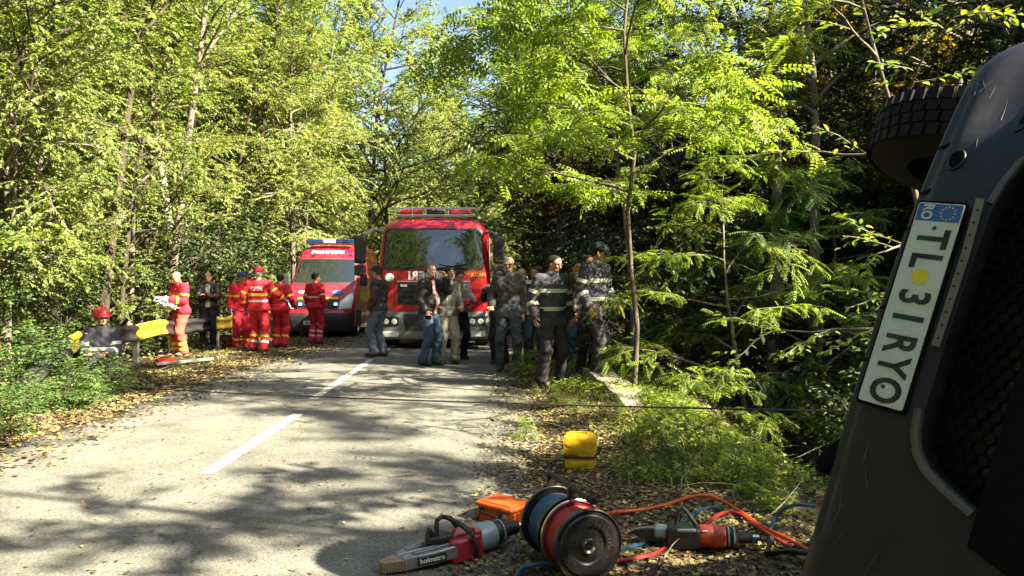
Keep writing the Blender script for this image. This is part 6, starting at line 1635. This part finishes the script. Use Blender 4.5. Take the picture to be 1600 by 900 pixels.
    # shoes
    for an in (anL, anR):
        S = SDF(); S.rc(an+np.array([0, 0.01, 0.03])*s, an+np.array([0, 0.015, -0.02])*s, 0.047*s, 0.047*s, k=0.03)
        S.rc(an+np.array([0, 0.035, -0.040])*s, an+np.array([0, -0.15, -0.050])*s, 0.046*s, 0.040*s, k=0.03); zb = an[2]-0.084*s
        cuts = [((0, 0, zb), (0, 0, -1))]
        mk('shoe', S, shoes, 0.010, cuts=cuts)
    # hair and headgear
    def skull(S, r=0.0, k=0.02): S.rc(Hd(0, -0.022, 1.668), Hd(0, 0.022, 1.672), 0.077*s+r, 0.073*s+r, k=k); return S
    hu = hm @ np.array([0, 0, 1.0])
    if hair is not None:
        S = skull(SDF()); S.rc(Hd(0, -0.045, 1.62), Hd(0, -0.035, 1.585), 0.045*s, 0.040*s, k=0.03)
        nrm_ = HF*1.0-hu*(0.75)
        mk('hair', S, hair, 0.009, infl=0.010, cuts=[(Hd(0, 0.072, 1.715+hairline), nrm_), (Hd(0, 0, 1.585), -hu)], wr=0.003, seed=seed)
    if hair is not None or cap is not None or helmet is not None or True:
        for g in (-1, 1):
            e = MB().sph(Hd(g*0.031, 0.0905, 1.643), 0.0085*s, 8).build('eye', EYE, root)
            bw = MB().tube([Hd(g*0.015, 0.097, 1.660), Hd(g*0.032, 0.097, 1.666), Hd(g*0.050, 0.084, 1.660)], 0.0045*s, 5).build('eyebrow', hair or HBRN, root)
        MB().tube([Hd(-0.022, 0.088, 1.587), Hd(0, 0.0965, 1.590), Hd(0.022, 0.088, 1.587)], 0.0045*s, 5).build('mouth', LIP, root)
    if glasses:
        mb = MB()
        for g in (-1, 1): mb.sph(Hd(g*0.032, 0.100, 1.645), 0.021*s, 10, (1.1, 0.6, 0.85))
        mb.tube([Hd(-0.078, 0.0, 1.655), Hd(-0.062, 0.090, 1.652), Hd(0, 0.108, 1.652), Hd(0.062, 0.090, 1.652), Hd(0.078, 0.0, 1.655)], 0.004*s, 5); mb.build('sunglasses', EYE, root)
    if cap is not None:
        S = skull(SDF()); S.rc(Hd(0, -0.025, 1.690), Hd(0, 0.03, 1.690), 0.078*s, 0.074*s, k=0.02)
        mk('cap', S, cap, 0.009, infl=0.016, cuts=[(Hd(0, 0.0, 1.682), -hu+HF*0.12)], wr=0.001)
        if capkind == 'cap':
            mb = MB(); pts = [Hd(0.082*math.sin(a), 0.050+0.045*math.cos(a), 1.694) for a in np.linspace(-1.35, 1.35, 11)]; tip = [Hd(0.078*math.sin(a), 0.085+0.085*math.cos(a), 1.672) for a in np.linspace(-1.35, 1.35, 11)]
            vs = pts+tip+[p-hu*0.010 for p in pts]+[p-hu*0.010 for p in tip]; n = 11; fs = []
            for i in range(n-1): fs += [(i, i+1, n+i+1, n+i), (2*n+i, 3*n+i, 3*n+i+1, 2*n+i+1), (n+i, n+i+1, 3*n+i+1, 3*n+i), (i, 2*n+i, 2*n+i+1, i+1)]
            mb._add([Vector(v) for v in vs], fs); mb.build('visor', cap, root)
    if helmet is not None:
        S = SDF(); S.rc(Hd(0, -0.03, 1.680), Hd(0, 0.03, 1.680), 0.115*s, 0.108*s, k=0.02)
        ho, _ = mk('helmet', S, helmet, 0.010, cuts=[(Hd(0, 0, 1.660), -hu+HF*0.10)])
        MB().tube([Hd(0.118*math.sin(a), 0.135*math.cos(a), 1.664+0.012*math.cos(a)) for a in np.linspace(0, 2*math.pi, 25)[:-1]], 0.010*s, 6, closed=True).build('helmet_rim', helmet, ho)
        MB().tube([Hd(0, -0.14+0.28*t, 1.672+0.135*math.sin(math.pi*t)) for t in np.linspace(0.03, 0.97, 12)], 0.012*s, 6).build('helmet_ridge', helmet, ho)
        MB().tube([Hd(0.085, 0, 1.66), Hd(0.060, 0.03, 1.585), Hd(0, 0.05, 1.545), Hd(-0.060, 0.03, 1.585), Hd(-0.085, 0, 1.66)], 0.006*s, 5).build('chin_strap', BLACKP, ho)
    if gloves is not None:
        mk('gloves', HS, gloves, 0.008)
    W = Matrix.Translation(root_loc) @ Matrix.Rotation(R(turn), 4, 'Z')
    return dict(root=root, wL=Vector(wrL), wR=Vector(wrR), W=W, s=s, up=up, J=J)
# ------------------------------------------------------------------ the cast
FB = [('torso', 1.27, 0.052, TAPE), ('torso', 1.03, 0.052, TAPE), ('arm', 0.62, 0.052, TAPE), ('arm', 1.30, 0.052, TAPE)]
# two firefighters on the right verge, side by side
person(862, 602, 1.80, 'bareheaded firefighter in dark striped jacket looking down, left of the capped one', 28, d=10.9, head=(28, 16, 0), tone='b', wide=1.12, belly=0.35, jacket=NAVY, hem=0.80, jinf=0.030, trousers=NAVY2, tinf=0.030, hair=HBLK, hairline=0.02, bands=FB,
       armR=(0.10, 0.06, -0.50), armL=(0.08, 0.02, -0.52), legR=(0.09, 0.02), legL=(0.08, -0.06), group='firefighters in dark striped jackets', hv=0.009)
person(930, 606, 1.82, 'capped firefighter in dark striped jacket standing on the concrete headwall by the locust trunk', 48, d=10.75, head=(32, 20, 0), tone='b', wide=1.12, belly=0.3, jacket=NAVY, hem=0.80, jinf=0.030, trousers=NAVY2, tinf=0.026, hair=HBLK, cap=CAPN, bands=FB,
       armR=(0.08, 0.10, -0.49), armL=(0.05, 0.16, -0.46), legR=(0.03, 0.10), legL=(0.05, -0.08), group='firefighters in dark striped jackets', hv=0.009, z=0.15)
# onlookers in a row behind them
G2 = 'onlookers between the fire engine and the locust tree'
person(795, 569, 1.88, 'tall grey-haired man in sunglasses and a mottled dark jacket, beside the fire engine', -6, d=13.0, head=(0, 4, 0), tone='a', jacket=PLAID, hem=0.82, jinf=0.026, trousers=JEANS3, hair=HGREY, glasses=True, armR=(0.07, 0.16, -0.42), armL=(0.05, 0.0, -0.53), legR=(0.05, 0.0), legL=(0.06, -0.04), group=G2, z=None)
pc = person(782, 560, 1.72, 'person in black half hidden behind the grey-haired man, holding a camera up', -30, d=14.2, head=(20, 8, 0), jacket=LEATH, hem=0.85, hair=HBLK, armL=(-0.04, 0.34, -0.10), armR=(-0.04, 0.34, -0.12), group=G2)
person(815, 560, 1.74, 'bald onlooker half hidden behind the shoulder of the grey-haired man', 10, d=14.3, head=(-10, 5, 0), tone='c', jacket=LEATH, hem=0.85, trousers=JEANS, group=G2)
person(838, 560, 1.75, 'fair-haired onlooker with a white shirt shoulder left of the bareheaded firefighter', -20, d=14.2, head=(-12, 12, 0), tone='a', jacket=WHITEC, hem=0.88, vest=LEATH, trousers=JEANS, hair=HBRN, group=G2)
person(861, 560, 1.74, 'black-haired onlooker just visible above the left shoulder of the bareheaded firefighter', 15, d=14.4, jacket=LEATH, hair=HBLK, tone='b', group=G2)
person(899, 560, 1.76, 'dark-haired onlooker peering between the two firefighters, left of the pointing man', 20, d=13.4, head=(10, 8, 0), jacket=BROWNJ, hair=HBLK, tone='b', trousers=JEANS, group=G2)
person(916, 575, 1.80, 'onlooker behind the capped firefighter stretching an arm out to the locust trunk', 30, d=12.0, head=(10, 6, 0), jacket=LEATH, hair=HBLK, tone='b', armL=(0.50, 0.20, -0.06), hintL=(0, 0, -1), group=G2)
# three men before the fire engine
G3 = 'men standing before the fire engine'
person(592, 560, 1.76, 'man in brown jacket and cap seen side-on, walking past the ambulance mirror', -112, d=15.4, head=(-4, 12, 0), jacket=BROWNJ, hem=0.90, trousers=JEANS2, tinf=0.024, cap=CAPN, capkind='beanie', hair=HBRN, armL=(0.05, 0.08, -0.50), armR=(0.05, 0.14, -0.50), legL=(0.02, 0.06), legR=(0.02, -0.05), group=G3)
pm = person(670, 574, 1.78, 'balding heavy man in black leather jacket and jeans raising a hand to his mouth', 62, d=13.8, head=(8, 6, 0), tone='c', wide=1.15, belly=0.9, jacket=LEATH, hem=0.88, jinf=0.024, shirt=SHIRTP, trousers=JEANS, tinf=0.024, hair=HSTUB, hairline=0.035, armL=(-0.06, 0.24, 0.08), hintL=(0.5, 0.1, -1), armR=(0.06, 0.12, -0.49), legL=(0.03, 0.05), legR=(0.03, -0.05), shoes=BOOT, group=G3)
person(698, 570, 1.73, 'man in open grey jacket and pale trousers beside the heavy man', 28, d=14.1, head=(28, 14, 0), tone='b', jacket=GREYJ, hem=0.86, shirt=SHIRTG, trousers=KHAKI, tinf=0.026, hair=HBLK, armL=(0.02, 0.20, -0.38), armR=(0.05, 0.04, -0.51), legL=(0.05, 0.04), legR=(0.03, -0.04), shoes=BOOT, group=G3)
pr = person(717, 556, 1.70, 'person in dark trousers behind the grey jacket man, holding something red', 38, d=15.0, head=(-20, 25, 0), tone='b', jacket=cloth('grey_check', (0.20, 0.20, 0.19), 0.7, 0.8, 25), hem=0.92, trousers=DARKT, hair=HBLK, armL=(-0.02, 0.30, -0.26), armR=(-0.02, 0.30, -0.28), shoes=SHOEB, group=G3)
# paramedics in red
G4 = 'rescue workers in red suits'
RB = [('torso', 1.24, 0.055, TAPEY), ('arm', 0.55, 0.045, TAPEY), ('arm', 1.45, 0.045, TAPEY), ('leg', 0.55, 0.050, TAPEY), ('leg', 0.80, 0.04, TAPEY)]
pb = person(283, 567, 1.74, 'bald paramedic in a red suit looking down at the white bag in his blue-gloved hands', -38, d=16.2, head=(0, 28, 0), tone='b', lean=0.06, wide=1.1, jacket=SUITRED, hem=0.88, jinf=0.032, trousers=SUITRED_LIT, tinf=0.034, bands=RB, suit=True, armL=(-0.10, 0.27, -0.26), armR=(-0.06, 0.28, -0.26), legL=(0.05, 0.02), legR=(0.06, 0.03), gloves=GLOVE, group=G4, shoes=SHOEG)
person(404, 555, 1.80, 'red-capped paramedic seen from behind with silver bands on a red suit, one arm out', 176, d=17.0, head=(8, 4, 0), tone='c', wide=1.16, jacket=SUITRED, hem=0.86, jinf=0.034, trousers=SUITRED, tinf=0.034, cap=CAPR, capkind='beanie', hair=HGREY, bands=[('torso', 1.20, 0.060, TAPEY), ('torso', 1.07, 0.050, TAPEW), ('arm', 0.70, 0.045, TAPEY), ('arm', 1.42, 0.045, TAPEY), ('leg', 0.42, 0.045, TAPEY), ('leg', 0.70, 0.050, TAPEW)],
       suit=True, armR=(0.26, 0.20, -0.34), armL=(0.14, 0.10, -0.48), legL=(0.05, 0.05), legR=(0.06, -0.10), gloves=GLOVE, backtext=('SMURD', TAPEW, SUITRED), group=G4)
person(377, 552, 1.70, 'paramedic in a blue cap and red suit, half behind the red-capped one', 20, d=17.7, head=(30, 10, 0), tone='b', jacket=SUITRED, hem=0.87, jinf=0.030, trousers=SUITRED, tinf=0.030, cap=CAPB, capkind='beanie', hair=HBRN, bands=[('torso', 1.22, 0.05, TAPEY), ('arm', 0.7, 0.045, TAPEY), ('leg', 0.62, 0.045, TAPEY)], suit=True, armR=(0.06, 0.05, -0.50), armL=(0.0, 0.14, -0.47), gloves=GLOVE, group=G4)
person(437, 548, 1.70, 'paramedic seen from behind in a yellow vest panel over a red suit', 172, d=18.3, head=(0, 14, 0), tone='b', wide=1.12, jacket=SUITRED, hem=0.87, jinf=0.032, trousers=SUITRED, tinf=0.034, hair=HBLK, bands=[('arm', 0.72, 0.045, TAPEY), ('leg', 0.55, 0.045, TAPEY)], suit=True, armR=(0.10, 0.16, -0.44), armL=(0.10, 0.14, -0.44), backtext=('SMURD', VESTY, SUITRED), group=G4)
person(492, 543, 1.76, 'slim dark-haired paramedic in plain red overalls facing the ambulance grille', 160, d=19.4, head=(-34, 6, 0), tone='b', jacket=SUITRED, hem=0.88, jinf=0.024, trousers=SUITRED, tinf=0.024, hair=HBLK, bands=[('torso', 1.16, 0.04, TAPE), ('arm', 0.8, 0.035, TAPE), ('leg', 0.45, 0.04, TAPE), ('leg', 0.72, 0.04, TAPE)], suit=True, armL=(0.07, 0.10, -0.50), armR=(0.08, 0.06, -0.51), gloves=GLOVE, group=G4)
person(325, 549, 1.74, 'bald man in black leather jacket with folded arms, by the yellow rail section', 18, d=18.0, head=(-6, 4, 0), tone='b', jacket=LEATH, hem=0.94, jinf=0.026, shirt=SHIRTG, trousers=DARKT, armL=(-0.20, 0.21, -0.20), armR=(-0.20, 0.19, -0.24), hintL=(0.6, 0.1, -0.8), hintR=(0.6, 0.1, -0.8), group='bystanders by the guardrail')
# crouching firefighter in the weeds
person(160, 575, 1.78, 'crouching firefighter in a red helmet and dark jacket, half hidden by the roadside weeds', 20, d=11.6, z=-0.22, kneel=0.50, head=(24, 8, 0), lean=0.16, tone='a', wide=0.93, jacket=NAVY, hem=0.90, jinf=0.022, trousers=NAVY2, tinf=0.03, helmet=HELM, hair=HBRN, bands=[('arm', 1.45, 0.06, TAPE), ('arm', 0.6, 0.05, TAPE), ('torso', 1.20, 0.045, TAPE)], armR=(-0.02, 0.28, -0.30), armL=(-0.06, 0.30, -0.28), legL=(0.16, 0.22), legR=(0.14, 0.05), group='firefighters in dark striped jackets')

# ---- things in their hands and at their feet
def wpt(p, v): return p['W'] @ Vector(v)
w = (wpt(pb, pb['wL'])+wpt(pb, pb['wR']))/2
r = thing('white_bag', 'crumpled white plastic bag of tubes in the hands of the bald paramedic', 'bag', w)
rg = random.Random(2); bm = bmesh.new(); bmesh.ops.create_icosphere(bm, subdivisions=4, radius=0.13)
for v in bm.verts:
    n = v.co.normalized(); f = 1+0.30*math.sin(9*n.x+3*n.z)*math.sin(8*n.y+5*n.z)+0.18*math.sin(17*n.z+11*n.x); v.co = Vector((n.x*0.19*f, n.y*0.12*f, n.z*0.10*f-0.05-0.10*max(0, n.x)))
m = MB(); m.bm.free(); m.bm = bm; m.build('bag_body', paint('bag_white', (0.74, 0.74, 0.72), 0.45, dirt=0.1), r, 60)
MB().tube([(-0.10, -0.05, 0.02), (-0.19, -0.08, 0.05), (-0.24, -0.05, -0.01), (-0.18, -0.03, -0.05)], 0.022, 8).build('loose_tube', WHITEP, r)
g0 = gp(264, 552)
tag(MB().tube([w+Vector((-0.02, -0.08, -0.10)), (w+Vector((-0.02, -0.08, -0.10))).lerp(g0, 0.5)+Vector((0.03, 0, 0)), g0+Vector((0, 0, 0.10))], 0.014, 8).build('drip_line', WHITEP), 'thin white tube hanging from the white bag to the ground', 'tube')
def small_pack(px, py, lab, m, sz):
    p = gp(px, py); root = thing('rescue_pack', lab, 'bag', p, rnd.uniform(0, 2))
    bm = bmesh.new(); bmesh.ops.create_cube(bm, size=1); bmesh.ops.subdivide_edges(bm, edges=bm.edges[:], cuts=5, use_grid_fill=True); rg = random.Random(px)
    for v in bm.verts:
        q = v.co.copy(); v.co = Vector((q.x*sz[0]*(1-0.25*abs(q.z)), q.y*sz[1]*(1-0.25*abs(q.z)), (q.z+0.5)*sz[2]*(1-0.5*(q.x*q.x+q.y*q.y))))+Vector((rg.uniform(-1, 1), rg.uniform(-1, 1), rg.uniform(-1, 1)))*0.010
    mm = MB(); mm.bm.free(); mm.bm = bm; mm.build('pack_body', m, root, 60)
    MB().tube([(-sz[0]*0.3, 0, sz[2]*0.85), (-sz[0]*0.15, 0, sz[2]*1.08), (sz[0]*0.15, 0, sz[2]*1.08), (sz[0]*0.3, 0, sz[2]*0.85)], 0.012, 6).build('pack_handle', BLACKP, root)
small_pack(257, 572, 'small red pouch on the ground at the feet of the bald paramedic', cloth('pouch_red', (0.62, 0.06, 0.03)), (0.34, 0.22, 0.15))
small_pack(358, 546, 'dark red rescue pack on the ground in front of the blue-capped paramedic', cloth('pack_dark_red', (0.12, 0.010, 0.014)), (0.28, 0.22, 0.28))
# camera held up by the person beside the grey-haired man
c = (wpt(pc, pc['wL'])+wpt(pc, pc['wR']))/2
r = thing('video_camera', 'black and white camera held up beside the grey-haired man', 'camera', c, R(-30))
MB().box((0, -0.05, 0.04), (0.13, 0.16, 0.10)).build('camera_body', BLACKP, r, bev=0.012)
MB().lathe([(0, 0.10), (0.045, 0.10), (0.05, 0.0)], (0, -0.13, 0.04), (0, -1, 0), 16).build('lens', BLACKP, r)
MB().box((0.0, -0.03, 0.12), (0.14, 0.12, 0.05)).build('camera_light', WHITEP, r, bev=0.012)
c = (wpt(pr, pr['wL'])+wpt(pr, pr['wR']))/2
r = thing('red_helmet', 'red helmet held by the person behind the grey jacket man', 'helmet', c)
MB().sph((0, -0.06, -0.02), 0.10, 14, (1, 1.1, 0.8)).build('helmet_shell', HELM, r); MB().tube([(0.11*math.cos(a), -0.06+0.125*math.sin(a), -0.05) for a in np.linspace(0, 2*math.pi, 19)[:-1]], 0.012, 6, closed=True).build('helmet_rim', HELM, r)
c = wpt(pm, pm['wR'])
r = thing('phone', 'pale phone held low by the heavy man in black leather', 'phone', c, R(62)); MB().box((-0.02, -0.06, -0.10), (0.012, 0.15, 0.08)).build('phone_body', paint('phone_grey', (0.45, 0.44, 0.40), 0.3), r, bev=0.006)
MB().box((-0.028, -0.06, -0.10), (0.004, 0.13, 0.068)).build('phone_screen', GLASS, r)
# ------------------------------------------------------------------ fallen leaves, grass and twigs (nobody could count them)
def mat_litter():
    t = NT('fallen_leaf'); g = t.n('ShaderNodeNewGeometry')
    c = t.ramp(g.outputs['Random Per Island'], [(0.0, (0.040, 0.024, 0.014)), (0.4, (0.095, 0.060, 0.032)), (0.68, (0.18, 0.125, 0.065)), (0.86, (0.30, 0.24, 0.13)), (0.95, (0.36, 0.31, 0.06)), (1.0, (0.14, 0.18, 0.045))])
    t.pbr(c, 0.75, 0, None, 0.3); return t.m
M_LIT = mat_litter()
def scatter(name, n, fx, size, label, seed, mat=M_LIT, tilt=0.35):
    r = np.random.default_rng(seed); P = fx(r, n); n = len(P)
    yaw = r.uniform(0, 6.28, n); ax = np.stack([np.cos(yaw), np.sin(yaw), r.normal(0, tilt*0.6, n)], 1); ax /= np.linalg.norm(ax, axis=1)[:, None]
    nr = np.array([[0, 0, 1.]])+r.normal(0, tilt, (n, 3)); nr -= ax*np.sum(nr*ax, 1)[:, None]; nr /= np.linalg.norm(nr, axis=1)[:, None]; sd = np.cross(ax, nr)
    s = size*r.uniform(0.5, 1.3, (n, 1, 1)); tv = np.array([(0, -.5, .02), (-.30, 0, .10), (0, .5, .0), (.30, 0, .10)]); tf = np.array([(0, 1, 2), (0, 2, 3)])
    V = P[:, None]+s*(tv[None, :, 0:1]*sd[:, None]+tv[None, :, 1:2]*ax[:, None]+tv[None, :, 2:3]*nr[:, None])
    F_ = tf[None]+(np.arange(n)*4)[:, None, None]
    o = np_mesh(name, V.reshape(-1, 3), F_.reshape(-1, 3), mat, None, None); tag(o, label, 'leaf litter', kind='stuff')
def zs(x, y, off=0.012):
    er, el = edge_r(y), edge_l(y); on = (x > el) & (x < er)
    return np.where(on, road_z(y)+0.012+0.03*(1-((x+2.3)/2.4)**2), H(x, y))+off
def near_y(r, n, a, b, p=1.8): return a+(b-a)*r.random(n)**p
def f_left(r, n):
    y = near_y(r, n, 5, 26, 1.3); x = -4.45-np.abs(r.normal(0, 1.1, n))+np.where(r.random(n) < 0.2, r.uniform(0, 0.9, n), 0); return np.stack([x, y, zs(x, y)], 1)
def f_right(r, n):
    y = near_y(r, n, 2.6, 20, 1.6); x = 0.95+r.normal(0, 0.62, n); k = (x > -0.3) & (x < 3); x, y = x[k], y[k]; return np.stack([x, y, zs(x, y)], 1)
def f_edge(r, n):
    y = near_y(r, n, 3, 16, 1.5); x = edge_r(y)+r.normal(0.10, 0.22, n); return np.stack([x, y, zs(x, y, 0.008)], 1)
def f_road(r, n):
    y = near_y(r, n, 3, 26, 1.6); x = r.uniform(-4.6, 0.1, n); return np.stack([x, y, zs(x, y, 0.008)], 1)
def f_wood(r, n):
    y = r.uniform(4, 30, n); x = np.where(r.random(n) < 0.5, r.uniform(-16, -6.5, n), r.uniform(2, 12, n)); return np.stack([x, y, H(x, y)+0.02], 1)
scatter('fallen_leaves', 36000, f_left, 0.058, 'brown and straw-coloured fallen leaves along the left shoulder', 1)
scatter('fallen_leaves', 42000, f_right, 0.040, 'brown leaf litter covering the right verge', 2)
scatter('fallen_leaves', 8000, f_edge, 0.034, 'dry leaves drifted over the right asphalt edge', 3)
scatter('fallen_leaves', 2000, f_road, 0.034, 'scattered small fallen leaves on the asphalt', 4, tilt=0.2)
scatter('fallen_leaves', 30000, f_wood, 0.10, 'dead leaves under the trees', 5)
def mat_grass():
    t = NT('grass'); g = t.n('ShaderNodeNewGeometry')
    c = t.ramp(g.outputs['Random Per Island'], [(0.0, (0.05, 0.09, 0.02)), (0.5, (0.12, 0.17, 0.035)), (0.8, (0.24, 0.24, 0.07)), (1.0, (0.38, 0.33, 0.15))])
    d = t.n('ShaderNodeBsdfDiffuse'); t.l(c, d.inputs[0]); tr = t.n('ShaderNodeBsdfTranslucent'); t.l(c, tr.inputs[0]); m = t.n('ShaderNodeMixShader'); m.inputs[0].default_value = 0.35
    t.l(d.outputs[0], m.inputs[1]); t.l(tr.outputs[0], m.inputs[2]); t.l(m.outputs[0], t.out.inputs[0]); return t.m
def grass(n_tuft, fx, label, seed, hgt=0.20, per=16):
    r = np.random.default_rng(seed); C_ = fx(r, n_tuft); n_tuft = len(C_); n = n_tuft*per
    base = np.repeat(C_, per, 0)+np.concatenate([r.normal(0, 0.05, (n, 2)), np.zeros((n, 1))], 1); base[:, 2] = H(base[:, 0], base[:, 1])-0.01
    L = hgt*r.uniform(0.35, 1.2, n)*np.repeat(r.uniform(0.5, 1.2, n_tuft), per); a = r.uniform(0, 6.28, n); ln = r.uniform(0.2, 0.9, n)
    dx, dy = np.cos(a)*ln, np.sin(a)*ln; w = 0.004+0.003*r.random(n); sx, sy = -np.sin(a)*w, np.cos(a)*w
    z0 = np.zeros(n)
    p = [base+np.stack([sx, sy, z0], 1), base-np.stack([sx, sy, z0], 1), base+np.stack([dx*L*0.35-sx*.8, dy*L*0.35-sy*.8, L*0.62], 1), base+np.stack([dx*L*0.35+sx*.8, dy*L*0.35+sy*.8, L*0.62], 1), base+np.stack([dx*L, dy*L, L*0.85], 1)]
    V = np.stack(p, 1).reshape(-1, 3); tf = np.array([(0, 1, 2), (0, 2, 3), (3, 2, 4)]); F_ = tf[None]+(np.arange(n)*5)[:, None, None]
    o = np_mesh('grass', V, F_.reshape(-1, 3), M_GRASS, None, None); tag(o, label, 'grass', kind='stuff')
M_GRASS = mat_grass()
def g_right(r, n):
    y = near_y(r, n, 4.6, 15, 1.2); x = 1.45+0.4*np.sin(y)+r.normal(0, 0.42, n); k = (x > 0.35) & ((x > 0.8) | (y > 6.5)) & ((y > 5.6) | (x > 1.5)) & (np.sin(x*3.1+y*2.3)+np.sin(y*1.7-x*2)+r.normal(0, 0.5, n) > -0.3); return np.stack([x[k], y[k], 0*x[k]], 1)
def g_left(r, n):
    y = r.uniform(5.5, 24, n); x = -5.2-np.abs(r.normal(0, 0.9, n)); return np.stack([x, y, 0*x], 1)
grass(1900, g_right, 'tufts of green and dry grass along the lip of the right verge', 7, 0.105)
grass(260, g_left, 'grass tufts on the left shoulder', 8, 0.10)
r = np.random.default_rng(9); tb = []
for i in range(170):
    if i < 120: x, y = r.uniform(0.4, 3.4), r.uniform(3.2, 13)
    else: x, y = r.uniform(-7, -5), r.uniform(7, 20)
    L = r.uniform(0.15, 0.7); a = r.uniform(0, 6.28); p = np.array([x, y, hz(x, y)+0.03]); q = poly(r, p, (math.cos(a), math.sin(a), r.uniform(0, 0.5)), L, 4, 0.15, (0, 0, -0.2)); tb.append((q, np.linspace(0.006, 0.002, len(q)), 4))
o = tubes_mesh('fallen_twigs', tb, B_GREY, None); tag(o, 'dry twigs lying in the leaf litter', 'twigs', kind='stuff')

def g_cover(r, n):
    y = near_y(r, n, 4.8, 14, 1.2); x = 1.55+0.35*np.sin(y)+r.normal(0, 0.40, n); k = (x > 0.5) & ((y > 5.6) | (x > 1.6)) & (np.sin(x*4.1+y*2.9)+np.sin(y*2.3-x*3)+r.normal(0, 0.4, n) > 0.1); x, y = x[k], y[k]
    return np.stack([x, y, H(x, y)+r.random(len(x))**1.5*0.13], 1)
scatter('ground_cover', 26000, g_cover, 0.050, 'low leafy weeds covering the lip of the right verge', 11, L_LOCUST, 0.45)
def g_coverl(r, n):
    y = r.uniform(5.5, 11, n); x = -4.9-np.abs(r.normal(0, 0.9, n)); k = np.sin(x*3)+np.sin(y*2.2)+r.normal(0, 0.4, n) > 0; x, y = x[k], y[k]
    return np.stack([x, y, H(x, y)+r.random(len(x))**1.5*0.22], 1)
scatter('ground_cover', 12000, g_coverl, 0.06, 'low green weeds on the left shoulder', 12, L_BUSH, 0.45)
